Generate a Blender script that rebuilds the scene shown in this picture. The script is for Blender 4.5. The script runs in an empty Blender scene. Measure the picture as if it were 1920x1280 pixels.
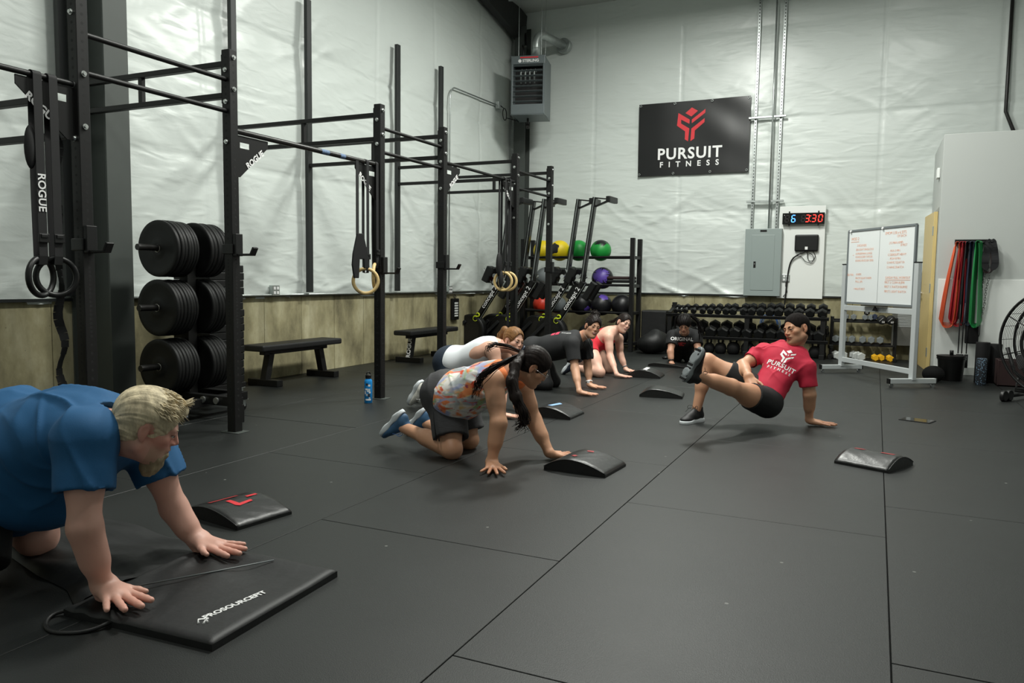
import bpy, bmesh, math, random
import numpy as np
from mathutils import Vector, Matrix, Euler

# ------------------------------------------------------------------ camera, light, exposure
SC = bpy.context.scene
COL = SC.collection
PI = math.pi
R = math.radians

def set_camera():
    f, pitch, roll, yaw, h = 1462.08, 0.0799, 0.0126, -0.4351, 1.1502
    fw = Vector((math.sin(yaw)*math.cos(pitch), math.cos(yaw)*math.cos(pitch), -math.sin(pitch)))
    rt = Vector((math.cos(yaw), -math.sin(yaw), 0)); up = rt.cross(fw)
    r2 = rt*math.cos(roll)+up*math.sin(roll); u2 = -rt*math.sin(roll)+up*math.cos(roll)
    m = Matrix(((r2.x, u2.x, -fw.x, 0), (r2.y, u2.y, -fw.y, 0), (r2.z, u2.z, -fw.z, h), (0, 0, 0, 1)))
    cam = bpy.data.cameras.new('camera'); co = bpy.data.objects.new('camera', cam); COL.objects.link(co)
    co.matrix_world = m
    cam.sensor_width = 36; cam.lens = f*36/1920; cam.clip_start = .05; cam.clip_end = 100
    SC.camera = co
set_camera()
w = bpy.data.worlds.new('world'); SC.world = w; w.use_nodes = True
bg = w.node_tree.nodes['Background']; bg.inputs[0].default_value = (.80, .86, .84, 1); bg.inputs[1].default_value = .05
SC.view_settings.view_transform = 'Standard'; SC.view_settings.look = 'None'
SC.view_settings.gamma = 1; SC.view_settings.use_curve_mapping = False
SC.view_settings.exposure = 0.0
# ceiling fixtures: linear high-bay lamps hung under the roof, above the frame
LAMPS = [(-2.3, 9.4, 5.65, 300), (.3, 9.6, 5.65, 75), (-2.5, 5.4, 5.65, 260), (.3, 5.0, 5.65, 60), (-2.5, 1.6, 5.65, 90)]
for i, (x, y, z, p) in enumerate(LAMPS):
    L = bpy.data.lights.new('high_bay_light', 'AREA'); L.shape = 'RECTANGLE'; L.size = .45; L.size_y = 1.25
    L.energy = p; L.color = (.985, 1.0, .935); L.spread = R(178)
    o = bpy.data.objects.new('high_bay_light', L); o.location = (x, y, z); COL.objects.link(o)

# ------------------------------------------------------------------ materials
def lin(c): return tuple(((v/255)/12.92 if v/255 <= .04045 else ((v/255+.055)/1.055)**2.4) for v in c)
def mat(name, rgb, rough=.5, metal=0., bump=None, var=None, spec=.5, coat=0., emit=0., sheen=0.):
    """bump=(scale,strength,distance) var=(scale,amount,stretch)"""
    m = bpy.data.materials.new(name); m.use_nodes = True
    nt = m.node_tree; N = nt.nodes; b = N['Principled BSDF']
    c = lin(rgb); b.inputs['Base Color'].default_value = (*c, 1)
    b.inputs['Roughness'].default_value = rough; b.inputs['Metallic'].default_value = metal
    b.inputs['Specular IOR Level'].default_value = spec
    b.inputs['Coat Weight'].default_value = coat
    if sheen: b.inputs['Sheen Weight'].default_value = sheen
    if emit:
        b.inputs['Emission Color'].default_value = (*c, 1); b.inputs['Emission Strength'].default_value = emit
    tc = None
    def coords(stretch=(1, 1, 1)):
        t = N.new('ShaderNodeTexCoord'); mp = N.new('ShaderNodeMapping')
        mp.inputs['Scale'].default_value = stretch
        nt.links.new(t.outputs['Object'], mp.inputs[0]); return mp.outputs[0]
    if var:
        sc, am = var[0], var[1]; st = var[2] if len(var) > 2 else (1, 1, 1)
        n = N.new('ShaderNodeTexNoise'); n.inputs['Scale'].default_value = sc; n.inputs['Detail'].default_value = 6; n.inputs['Roughness'].default_value = .6
        nt.links.new(coords(st), n.inputs['Vector'])
        r = N.new('ShaderNodeMapRange'); r.inputs[1].default_value = .25; r.inputs[2].default_value = .75
        r.inputs[3].default_value = 1-am; r.inputs[4].default_value = 1+am
        nt.links.new(n.outputs[0], r.inputs[0])
        h = N.new('ShaderNodeHueSaturation'); h.inputs['Color'].default_value = (*c, 1)
        nt.links.new(r.outputs[0], h.inputs['Value']); nt.links.new(h.outputs[0], b.inputs['Base Color'])
    if bump:
        n = N.new('ShaderNodeTexNoise'); n.inputs['Scale'].default_value = bump[0]; n.inputs['Detail'].default_value = 4
        nt.links.new(coords(bump[3] if len(bump) > 3 else (1, 1, 1)), n.inputs['Vector'])
        bp = N.new('ShaderNodeBump'); bp.inputs['Strength'].default_value = bump[1]; bp.inputs['Distance'].default_value = bump[2]
        nt.links.new(n.outputs[0], bp.inputs['Height']); nt.links.new(bp.outputs[0], b.inputs['Normal'])
    return m
M = {}
M['rig'] = mat('black_powder_coated_steel', (14, 14, 14), .5, .0, (220, .15, .002), None, .35)
M['rigworn'] = mat('worn_black_steel', (30, 29, 28), .38, .2, None, (30, .5))
M['hole'] = mat('hole_black', (5, 5, 5), .8)
M['post'] = mat('dark_grey_steel', (28, 31, 31), .5, .0)
M['column'] = mat('grey_painted_steel', (64, 69, 66), .55, .0, None, (3, .08))
M['beam'] = mat('dark_primer_steel', (34, 35, 34), .5)
M['bolt'] = mat('zinc_bolt', (205, 208, 206), .3, .9)
M['chrome'] = mat('chrome', (210, 210, 212), .15, 1.)
M['galv'] = mat('galvanised_steel', (176, 182, 180), .35, .75, None, (12, .15))
M['rubber'] = mat('black_rubber', (15, 16, 16), .52, 0, (90, .12, .002), spec=.35)
M['rubberhub'] = mat('black_rubber_hub', (16, 16, 17), .4)
M['steelring'] = mat('steel_ring', (170, 168, 160), .3, .9)
M['blackplastic'] = mat('black_plastic', (14, 14, 15), .42, spec=.4)
M['blackmatte'] = mat('black_matte', (11, 11, 12), .8, spec=.3)
M['strap'] = mat('black_webbing', (13, 13, 15), .75, 0, (300, .3, .001))
M['vinylblack'] = mat('black_vinyl', (17, 18, 18), .38, 0, (45, .25, .004), None, .6)
M['vinylbench'] = mat('black_bench_vinyl', (17, 17, 18), .55, 0, (150, .15, .002))
M['wood'] = mat('birch_wood', (205, 178, 122), .45, 0, None, (9, .12, (1, 1, 6)))
M['white'] = mat('white_print', (235, 235, 235), .5)
M['red'] = mat('red_print', (206, 36, 46), .5)
M['redprint'] = mat('faded_red_print', (150, 42, 44), .5)
M['blueprint'] = mat('light_blue_print', (140, 180, 225), .5)
M['drywall'] = mat('painted_drywall', (186, 190, 187), .6, 0, (60, .08, .004))
M['whiteboardpanel'] = mat('white_painted_board', (228, 231, 228), .45)
M['door'] = mat('birch_door', (208, 184, 124), .45, 0, None, (5, .08, (8, 8, 1)))
M['doorframe'] = mat('grey_door_frame', (150, 152, 148), .5)
M['panelgrey'] = mat('grey_enamel', (142, 153, 151), .4)
M['heater'] = mat('heater_grey', (96, 104, 106), .38, .1)
M['heaterdark'] = mat('heater_inside', (12, 12, 12), .6)
M['alu'] = mat('silver_frame', (198, 203, 204), .4, .25)
M['board'] = mat('whiteboard_surface', (226, 230, 230), .22)
M['orange'] = mat('orange_marker', (232, 150, 108), .6)
M['grey'] = mat('cast_grey', (112, 118, 120), .45)
M['lightgrey'] = mat('pale_grey_neoprene', (186, 190, 188), .5)
M['yellow'] = mat('yellow_vinyl', (222, 196, 22), .5)
M['yellowdb'] = mat('yellow_neoprene', (226, 170, 24), .5)
M['green'] = mat('green_vinyl', (20, 140, 54), .45)
M['purple'] = mat('purple_vinyl', (84, 62, 150), .45)
M['ballblack'] = mat('black_ball_vinyl', (16, 16, 20), .42)
M['redball'] = mat('orange_red_rubber', (200, 52, 30), .45)
M['bottleblue'] = mat('blue_bottle', (24, 132, 204), .3)
M['bucketwhite'] = mat('white_bucket_plastic', (214, 216, 210), .45)
M['stainless'] = mat('stainless_steel', (134, 134, 130), .3, .7, None, (4, .2))
M['lime'] = mat('lime_print', (190, 205, 40), .5)
M['bandorange'] = mat('orange_latex', (214, 92, 52), .5)
M['bandred'] = mat('red_latex', (172, 34, 44), .5)
M['bandgreen'] = mat('green_latex', (26, 128, 66), .5)
M['bandblue'] = mat('dark_blue_latex', (34, 44, 66), .5)
M['bandblack'] = mat('black_latex', (28, 28, 31), .45)
M['leather'] = mat('dark_leather', (44, 26, 26), .5)
M['chain'] = mat('chain_steel', (120, 122, 120), .35, .8)
M['ledblue'] = mat('led_blue', (70, 140, 255), .5, emit=4)
M['ledred'] = mat('led_red', (255, 50, 40), .5, emit=3.0)
M['leddark'] = mat('led_off', (26, 20, 26), .5)
M['blackglass'] = mat('black_glass', (8, 8, 9), .06)
M['bluecord'] = mat('blue_cable', (70, 120, 190), .5)
M['nylonmat'] = mat('black_nylon', (16, 17, 18), .55, 0, (12, .35, .01))

def insul_mat():
    m = mat('white_insulation_vinyl', (206, 213, 209), .42, 0, None, None, .5)
    nt = m.node_tree; N = nt.nodes; b = N['Principled BSDF']
    t = N.new('ShaderNodeTexCoord'); mp = N.new('ShaderNodeMapping'); mp.inputs['Scale'].default_value = (1.0, 1.0, 3.2); mp.inputs['Rotation'].default_value = (.5, .5, 0)
    n = N.new('ShaderNodeTexNoise'); n.inputs['Scale'].default_value = 2.0; n.inputs['Detail'].default_value = 6; n.inputs['Distortion'].default_value = 1.2
    nt.links.new(t.outputs['Object'], mp.inputs[0]); nt.links.new(mp.outputs[0], n.inputs['Vector'])
    bp = N.new('ShaderNodeBump'); bp.inputs['Strength'].default_value = .22; bp.inputs['Distance'].default_value = .03
    mp2 = N.new('ShaderNodeMapping'); mp2.inputs['Scale'].default_value = (1, 1, 3.6); mp2.inputs['Rotation'].default_value = (-.45, .35, 0); nt.links.new(t.outputs['Object'], mp2.inputs[0])
    n2 = N.new('ShaderNodeTexNoise'); n2.noise_type = 'RIDGED_MULTIFRACTAL'; n2.inputs['Scale'].default_value = 2.6; n2.inputs['Detail'].default_value = 5; n2.inputs['Distortion'].default_value = .6; nt.links.new(mp2.outputs[0], n2.inputs['Vector'])
    bp2 = N.new('ShaderNodeBump'); bp2.inputs['Strength'].default_value = .5; bp2.inputs['Distance'].default_value = .018; nt.links.new(n2.outputs[0], bp2.inputs['Height']); nt.links.new(bp2.outputs[0], bp.inputs['Normal'])
    nt.links.new(n.outputs[0], bp.inputs['Height']); nt.links.new(bp.outputs[0], b.inputs['Normal'])
    b.inputs['Coat Weight'].default_value = .25; b.inputs['Coat Roughness'].default_value = .25
    return m
M['insul'] = insul_mat()

def concrete_mat():
    m = mat('stained_concrete', (158, 152, 122), .8)
    nt = m.node_tree; N = nt.nodes; b = N['Principled BSDF']
    g = N.new('ShaderNodeNewGeometry')
    mp = N.new('ShaderNodeMapping'); mp.inputs['Scale'].default_value = (1.6, 1.6, .8); nt.links.new(g.outputs['Position'], mp.inputs[0])
    n1 = N.new('ShaderNodeTexNoise'); n1.inputs['Scale'].default_value = 1.6; n1.inputs['Detail'].default_value = 9; n1.inputs['Roughness'].default_value = .65
    nt.links.new(mp.outputs[0], n1.inputs['Vector'])
    cr = N.new('ShaderNodeValToRGB'); e = cr.color_ramp.elements
    e[0].position = .30; e[0].color = (*lin((100, 94, 70)), 1); e[1].position = .68; e[1].color = (*lin((182, 176, 146)), 1)
    k = e.new(.5); k.color = (*lin((150, 143, 110)), 1)
    nt.links.new(n1.outputs[0], cr.inputs[0])
    # pits and drips
    v = N.new('ShaderNodeTexVoronoi'); v.inputs['Scale'].default_value = 14; nt.links.new(g.outputs['Position'], v.inputs['Vector'])
    mr = N.new('ShaderNodeMapRange'); mr.inputs[1].default_value = .03; mr.inputs[2].default_value = .09; mr.inputs[3].default_value = .35; mr.inputs[4].default_value = 1
    nt.links.new(v.outputs['Distance'], mr.inputs[0])
    mx = N.new('ShaderNodeMix'); mx.data_type = 'RGBA'; mx.blend_type = 'MULTIPLY'; mx.inputs[0].default_value = .8
    nt.links.new(cr.outputs[0], mx.inputs[6]); nt.links.new(mr.outputs[0], mx.inputs[7])
    mp2 = N.new('ShaderNodeMapping'); mp2.inputs['Scale'].default_value = (5, 5, .5); nt.links.new(g.outputs['Position'], mp2.inputs[0])
    n2 = N.new('ShaderNodeTexNoise'); n2.inputs['Scale'].default_value = 1.5; n2.inputs['Detail'].default_value = 4; nt.links.new(mp2.outputs[0], n2.inputs['Vector'])
    m2 = N.new('ShaderNodeMapRange'); m2.inputs[1].default_value = .3; m2.inputs[2].default_value = .7; m2.inputs[3].default_value = .82; m2.inputs[4].default_value = 1.12
    nt.links.new(n2.outputs[0], m2.inputs[0])
    m3 = N.new('ShaderNodeMix'); m3.data_type = 'RGBA'; m3.blend_type = 'MULTIPLY'; m3.inputs[0].default_value = 1
    nt.links.new(mx.outputs[2], m3.inputs[6]); nt.links.new(m2.outputs[0], m3.inputs[7])
    nt.links.new(m3.outputs[2], b.inputs['Base Color'])
    bp = N.new('ShaderNodeBump'); bp.inputs['Strength'].default_value = .4; bp.inputs['Distance'].default_value = .01
    nt.links.new(n1.outputs[0], bp.inputs['Height']); nt.links.new(bp.outputs[0], b.inputs['Normal'])
    return m
M['concrete'] = concrete_mat()

def floor_mat():
    m = mat('rubber_flooring', (44, 47, 46), .46, spec=.45)
    nt = m.node_tree; N = nt.nodes; b = N['Principled BSDF']
    g = N.new('ShaderNodeNewGeometry')
    n1 = N.new('ShaderNodeTexNoise'); n1.inputs['Scale'].default_value = 1.3; n1.inputs['Detail'].default_value = 8; n1.inputs['Roughness'].default_value = .62; nt.links.new(g.outputs['Position'], n1.inputs['Vector'])
    cr = N.new('ShaderNodeValToRGB'); e = cr.color_ramp.elements
    e[0].position = .3; e[0].color = (*lin((17, 20, 19)), 1); e[1].position = .72; e[1].color = (*lin((26, 29, 28)), 1)
    nt.links.new(n1.outputs[0], cr.inputs[0])
    # chalk specks
    v = N.new('ShaderNodeTexVoronoi'); v.inputs['Scale'].default_value = 4.5; nt.links.new(g.outputs['Position'], v.inputs['Vector'])
    lt = N.new('ShaderNodeMath'); lt.operation = 'LESS_THAN'; lt.inputs[1].default_value = .034; nt.links.new(v.outputs['Distance'], lt.inputs[0])
    ml = N.new('ShaderNodeMath'); ml.operation = 'MULTIPLY'; ml.inputs[1].default_value = .45; nt.links.new(lt.outputs[0], ml.inputs[0])
    mx = N.new('ShaderNodeMix'); mx.data_type = 'RGBA'; nt.links.new(ml.outputs[0], mx.inputs[0])
    nt.links.new(cr.outputs[0], mx.inputs[6]); mx.inputs[7].default_value = (*lin((150, 150, 145)), 1)
    nt.links.new(mx.outputs[2], b.inputs['Base Color'])
    n2 = N.new('ShaderNodeTexNoise'); n2.inputs['Scale'].default_value = 260; n2.inputs['Detail'].default_value = 2; nt.links.new(g.outputs['Position'], n2.inputs['Vector'])
    bp = N.new('ShaderNodeBump'); bp.inputs['Strength'].default_value = .25; bp.inputs['Distance'].default_value = .003
    nt.links.new(n2.outputs[0], bp.inputs['Height']); nt.links.new(bp.outputs[0], b.inputs['Normal'])
    mr = N.new('ShaderNodeMapRange'); mr.inputs[3].default_value = .42; mr.inputs[4].default_value = .56; nt.links.new(n1.outputs[0], mr.inputs[0]); nt.links.new(mr.outputs[0], b.inputs['Roughness'])
    return m
M['floor'] = floor_mat()

# ------------------------------------------------------------------ mesh helpers
def smooth(P, k=3):
    for _ in range(k):
        Q = [P[0]]
        for a, b in zip(P[:-1], P[1:]): Q += [tuple(x*.75+y*.25 for x, y in zip(a, b)), tuple(x*.25+y*.75 for x, y in zip(a, b))]
        P = Q+[P[-1]]
    return P
def frame(d):
    d = Vector(d).normalized(); a = Vector((0, 0, 1)) if abs(d.z) < .9 else Vector((1, 0, 0))
    x = d.cross(a).normalized(); return x, d.cross(x).normalized(), d
class MB:
    def __init__(s): s.v = []; s.f = []; s.sm = []; s.T = None
    def add(s, vs, fs, sm=False, Mx=None):
        o = len(s.v)
        if Mx is not None: vs = [Mx @ Vector(v) for v in vs]
        s.v += [tuple(v) for v in vs]; s.f += [tuple(i+o for i in f) for f in fs]
        s.sm += (sm if isinstance(sm, list) else [sm]*len(fs)); return s
    def box(s, c, size, rot=None, Mx=None):
        h = [k/2 for k in size]; vs = [(x*h[0], y*h[1], z*h[2]) for x in (-1, 1) for y in (-1, 1) for z in (-1, 1)]
        m = Matrix.Translation(c) @ (Euler(rot).to_matrix().to_4x4() if rot else Matrix())
        if Mx is not None: m = Mx @ m
        return s.add(vs, [(0, 1, 3, 2), (4, 6, 7, 5), (0, 4, 5, 1), (2, 3, 7, 6), (0, 2, 6, 4), (1, 5, 7, 3)], False, m)
    def bar(s, a, b, w, h=None, up=None):
        """rectangular bar from a to b, w x h section"""
        h = h or w; a = Vector(a); b = Vector(b); d = b-a; z = d.normalized()
        u = Vector(up) if up else (Vector((0, 0, 1)) if abs(z.z) < .9 else Vector((0, 1, 0)))
        x = u.cross(z).normalized(); y = z.cross(x)
        m = Matrix((( x.x, y.x, z.x, 0), (x.y, y.y, z.y, 0), (x.z, y.z, z.z, 0), (0, 0, 0, 1)))
        return s.box((0, 0, 0), (w, h, d.length), None, Matrix.Translation((a+b)/2) @ m)
    def cyl(s, a, b, r0, r1=None, n=14, cap=True, sm=True):
        r1 = r0 if r1 is None else r1; a = Vector(a); b = Vector(b); x, y, d = frame(b-a)
        ring = lambda c, r: [c+(x*math.cos(2*PI*i/n)+y*math.sin(2*PI*i/n))*r for i in range(n)]
        s.add(ring(a, r0)+ring(b, r1), [(i, (i+1) % n, n+(i+1) % n, n+i) for i in range(n)], sm)
        if cap:
            s.add(ring(a, r0), [tuple(range(n))[::-1]]); s.add(ring(b, r1), [tuple(range(n))])
        return s
    def tube(s, pts, r, n=8, closed=False, flat=None, cap=True, side=None):
        P = [Vector(p) for p in pts]; k = len(P); rr = r if isinstance(r, (list, tuple)) else [r]*k
        T = []
        for i in range(k):
            a = P[i-1] if (i > 0 or closed) else P[i]; b = P[(i+1) % k] if (i < k-1 or closed) else P[i]
            T.append((b-a).normalized())
        x = Vector(side) if side else frame(T[0])[0]; vs = []
        for i in range(k):
            if side: x = Vector(side)
            x = (x-T[i]*x.dot(T[i])).normalized(); y = T[i].cross(x)
            for j in range(n):
                a = 2*PI*j/n+(PI/n if flat else 0); c, t = math.cos(a), math.sin(a)
                if flat:
                    if n == 4: c = math.copysign(1, c); t = math.copysign(1, t)
                    vs.append(P[i]+x*c*flat[0]/2+y*t*flat[1]/2)
                else: vs.append(P[i]+(x*c+y*t)*rr[i])
        fs = []
        for i in range(k if closed else k-1):
            a = i*n; b = ((i+1) % k)*n
            for j in range(n): fs.append((a+j, a+(j+1) % n, b+(j+1) % n, b+j))
        sm = [not (flat and n == 4)]*len(fs)
        if cap and not closed: fs += [tuple(range(n))[::-1], tuple(range((k-1)*n, k*n))]; sm += [False, False]
        return s.add(vs, fs, sm)
    def lathe(s, prof, n=24, Mx=None, sm=True, sharp=False):
        vs = []; fs = []
        for r, z in prof:
            for i in range(n): vs.append((r*math.cos(2*PI*i/n), r*math.sin(2*PI*i/n), z))
        if sharp:   # unshared rings
            for a in range(len(prof)-1):
                s.add([vs[a*n+i] for i in range(n)]+[vs[(a+1)*n+i] for i in range(n)], [(i, (i+1) % n, n+(i+1) % n, n+i) for i in range(n)], sm, Mx)
            return s
        for a in range(len(prof)-1):
            for i in range(n): fs.append((a*n+i, a*n+(i+1) % n, (a+1)*n+(i+1) % n, (a+1)*n+i))
        return s.add(vs, fs, sm, Mx)
    def prism(s, poly, z0, z1, Mx=None, sm=False):
        n = len(poly); vs = [(p[0], p[1], z0) for p in poly]+[(p[0], p[1], z1) for p in poly]
        return s.add(vs, [tuple(range(n))[::-1], tuple(range(n, 2*n))]+[(i, (i+1) % n, n+(i+1) % n, n+i) for i in range(n)], [False, False]+[sm]*n, Mx)
    def sphere(s, c, r, n=16, m=10, sc=(1, 1, 1), Mx=None):
        prof = [(0.0001+math.sin(PI*i/m), -math.cos(PI*i/m)) for i in range(m+1)]
        X = Matrix.Translation(c) @ Matrix.Diagonal((r*sc[0], r*sc[1], r*sc[2], 1))
        if Mx is not None: X = Mx @ X
        return s.lathe([(0.0001, -1)]+prof[1:-1]+[(0.0001, 1)], n, X)
    def torus(s, c, Rr, r, axis=(0, 0, 1), n=32, m=10, a0=0, a1=2*PI):
        x, y, d = frame(axis); full = abs(a1-a0-2*PI) < 1e-6; k = n if full else n+1
        pts = [Vector(c)+(x*math.cos(a0+(a1-a0)*i/n)+y*math.sin(a0+(a1-a0)*i/n))*Rr for i in range(k)]
        return s.tube(pts, r, m, closed=full)
    def build(s, name, material, parent=None, bevel=0, seg=2, loc=None, rot=None):
        me = bpy.data.meshes.new(name); me.from_pydata(s.v, [], s.f); me.update()
        me.polygons.foreach_set('use_smooth', s.sm)
        if bevel:
            bm = bmesh.new(); bm.from_mesh(me); bmesh.ops.remove_doubles(bm, verts=bm.verts, dist=1e-5)
            bmesh.ops.recalc_face_normals(bm, faces=bm.faces)
            ed = [e for e in bm.edges if len(e.link_faces) == 2 and e.calc_face_angle(0) > .6]
            bmesh.ops.bevel(bm, geom=ed, offset=bevel, segments=seg, profile=.5, affect='EDGES', clamp_overlap=True)
            bm.to_mesh(me); bm.free()
        else:
            bm = bmesh.new(); bm.from_mesh(me); bmesh.ops.recalc_face_normals(bm, faces=bm.faces); bm.to_mesh(me); bm.free()
        me.materials.append(material if not isinstance(material, str) else M[material])
        return link(name, me, parent, loc, rot)
def link(name, me, parent=None, loc=None, rot=None):
    o = bpy.data.objects.new(name, me); COL.objects.link(o)
    if parent is not None: o.parent = parent
    if loc is not None: o.location = loc
    if rot is not None: o.rotation_euler = rot
    return o
def tag(o, label=None, cat=None, group=None, kind=None):
    if label: o['label'] = label
    if cat: o['category'] = cat
    if group: o['group'] = group
    if kind: o['kind'] = kind
    return o
def thing(name, label, cat, loc=(0, 0, 0), rotz=0, group=None):
    o = bpy.data.objects.new(name, None); COL.objects.link(o); o.empty_display_size = .1
    o.location = loc; o.rotation_euler = (0, 0, rotz); return tag(o, label, cat, group)
def dup(root, loc=None, rot=None, label=None, group=None):
    r = root.copy(); COL.objects.link(r)
    if loc is not None: r.location = loc
    if rot is not None: r.rotation_euler = rot
    if label: r['label'] = label
    if group: r['group'] = group
    for ch in list(root.children):
        c = ch.copy(); COL.objects.link(c); c.parent = r
        for g in list(ch.children):
            d = g.copy(); COL.objects.link(d); d.parent = c
    return r
def text_mesh(body, size, depth=.001, bold=0., spacing=1., align='CENTER'):
    cu = bpy.data.curves.new('lettering', 'FONT'); cu.body = body; cu.size = size; cu.extrude = depth
    cu.offset = bold; cu.space_character = spacing; cu.align_x = align; cu.align_y = 'CENTER'; cu.resolution_u = 3
    o = bpy.data.objects.new('lettering', cu); COL.objects.link(o)
    dg = bpy.context.evaluated_depsgraph_get(); me = bpy.data.meshes.new_from_object(o.evaluated_get(dg))
    bpy.data.objects.remove(o); bpy.data.curves.remove(cu); return me
def text(name, body, size, m, parent, Mx, **k):
    me = text_mesh(body, size, **k); me.transform(Mx); me.materials.append(M[m] if isinstance(m, str) else m)
    return link(name, me, parent)
def basis(origin, x, y):
    x = Vector(x).normalized(); y = Vector(y); y = (y-x*y.dot(x)).normalized(); z = x.cross(y); o = Vector(origin)
    return Matrix(((x.x, y.x, z.x, o.x), (x.y, y.y, z.y, o.y), (x.z, y.z, z.z, o.z), (0, 0, 0, 1)))
def letters(me, parent, m):
    """one object per letter of a text mesh"""
    par = list(range(len(me.vertices)))
    def fd(a):
        while par[a] != a: par[a] = par[par[a]]; a = par[a]
        return a
    bm = bmesh.new(); bm.from_mesh(me); bmesh.ops.remove_doubles(bm, verts=bm.verts, dist=1e-6); bm.to_mesh(me); bm.free(); par = list(range(len(me.vertices)))
    for p in me.polygons:
        v = list(p.vertices)
        for q in v[1:]: par[fd(q)] = fd(v[0])
    gr = {}
    for p in me.polygons: gr.setdefault(fd(p.vertices[0]), []).append(list(p.vertices))
    for fs in gr.values():
        u = sorted(set(i for f in fs for i in f)); mp = {k: j for j, k in enumerate(u)}; n = bpy.data.meshes.new('letter')
        n.from_pydata([tuple(me.vertices[i].co) for i in u], [], [[mp[i] for i in f] for f in fs]); n.update(); n.materials.append(M[m]); link('letter', n, parent)
ORD = ['first', 'second', 'third', 'fourth', 'fifth', 'sixth', 'seventh', 'eighth', 'ninth', 'tenth', 'eleventh', 'twelfth',
       'thirteenth', 'fourteenth', 'fifteenth', 'sixteenth', 'seventeenth', 'eighteenth', 'nineteenth', 'twentieth']
rnd = random.Random(7)
# smooth value noise on arrays
_rs = np.random.RandomState(3); _lat = _rs.rand(64, 64, 64).astype(np.float32)*2-1
def vnoise(x, y, z):
    xi = np.floor(x).astype(int); yi = np.floor(y).astype(int); zi = np.floor(z).astype(int)
    fx, fy, fz = x-xi, y-yi, z-zi
    fx = fx*fx*(3-2*fx); fy = fy*fy*(3-2*fy); fz = fz*fz*(3-2*fz); r = 0
    for a in (0, 1):
        for b in (0, 1):
            for c in (0, 1):
                wgt = (fx if a else 1-fx)*(fy if b else 1-fy)*(fz if c else 1-fz)
                r = r+wgt*_lat[(xi+a) & 63, (yi+b) & 63, (zi+c) & 63]
    return r
# ------------------------------------------------------------------ the room
XW, YB, HC, XE = -6.12, 13.2, .92, 3.6     # left wall, back wall, concrete height, right end
Y0, ZC = -1.6, 5.92
fl = tag(MB().box(((XW+XE)/2, (Y0+YB)/2, -.06), (XE-XW+.3, YB-Y0+.3, .1)).build('floor', 'blackmatte'), kind='structure')
# rubber mats 1.22 x 1.83 m laid staggered
S0 = {0: 7.55, -1: 2.91, -2: 3.89, 1: 8.1, -3: 3.0, 2: 2.6, -4: 2.2}
mat_me = {}
for k in range(-5, 4):
    x0 = -1.125+1.217*k; x1 = x0+1.217
    if k == -5: x0 = XW
    if x0 >= XE: break
    x1 = min(x1, XE)
    if k == -5: x1 = -1.125+1.217*(-4)
    s = S0.get(k, 2.2+(k*.7) % 1.2); ys = sorted(set([Y0, YB]+[round(s+1.845*j, 3) for j in range(-6, 8) if Y0 < s+1.845*j < YB]))
    for a, b in zip(ys[:-1], ys[1:]):
        dz = rnd.uniform(-.0006, .0006)
        MB().box(((x0+x1)/2, (a+b)/2, -.005+dz), (x1-x0-.004, b-a-.004, .012)).build('rubber_mat', 'floor', fl, bevel=.0015, seg=1)

def wrinkle(u, z, seed, nseam):
    """height of the insulation facing: bulges between girts, pulled folds near pinches"""
    h = np.zeros_like(u)
    girts = [HC, 2.3, 3.75, 5.2, 6.6]
    for a, b in zip(girts[:-1], girts[1:]):
        t = np.clip((z-a)/(b-a), 0, 1); h += .028*np.sin(PI*t)**.7*((z >= a) & (z < b))
    pin = np.exp(-((z-HC)/.22)**2)+.55*np.exp(-((z-2.3)/.28)**2)+.35*np.exp(-((z-3.75)/.3)**2)
    for i, (ang, wl, am) in enumerate([(.50, .26, .026), (-.55, .24, .022), (.2, .20, .016), (-.12, .42, .020), (.85, .16, .006), (.36, .10, .011), (-.42, .11, .010)]):
        wx = .22*vnoise(u*1.3+seed+i*7, z*1.3+i*3, z*0+seed); wz = .22*vnoise(u*1.3+9+i, z*1.3+seed, z*0+i*5.)
        p = ((u+wx)*math.sin(ang)+(z+wz)*math.cos(ang)); q = ((u+wx)*math.cos(ang)-(z+wz)*math.sin(ang))
        n = 1-np.abs(vnoise(q*.55+i*11+seed, p/wl, z*0+i*13.))*2
        n = np.clip(n, 0, 1)**1.6
        mask = np.clip(.25+.9*vnoise(u*.8+i*5+seed, z*.8+31+i, z*0+2.), 0, 1)
        h += am*n*(.26+1.5*pin)*mask
    for gz in (2.3, 3.05, 3.75): h -= .010*np.exp(-((z-gz-.03*vnoise(u*.9+gz, u*0, u*0+seed))/.014)**2)
    s = np.abs(((u/nseam) % 1)-.5)*2          # seams at integer multiples
    h -= .012*np.clip((s-.955)/.045, 0, 1)**1.5
    h += .01*vnoise(u*2.2+seed, z*2.2, z*0+seed)
    return h
def sheets(wall, ulist, z0, z1, fn, seed, nseam):
    for a, b in zip(ulist[:-1], ulist[1:]):
        nu = max(3, int((b-a)/.028)); nz = int((z1-z0)/.03)
        U, Z = np.meshgrid(np.linspace(a, b, nu), np.linspace(z0, z1, nz), indexing='ij')
        H = wrinkle(U-ulist[0], Z, seed, nseam)
        V = fn(U, Z, H).reshape(-1, 3)
        idx = np.arange(nu*nz).reshape(nu, nz)
        F = np.stack([idx[:-1, :-1], idx[1:, :-1], idx[1:, 1:], idx[:-1, 1:]], -1).reshape(-1, 4)
        me = bpy.data.meshes.new('insulation_sheet')
        me.from_pydata(V.tolist(), [], F.tolist()); me.polygons.foreach_set('use_smooth', [True]*len(F)); me.update()
        me.materials.append(M['insul']); link('insulation_sheet', me, wall)
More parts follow.
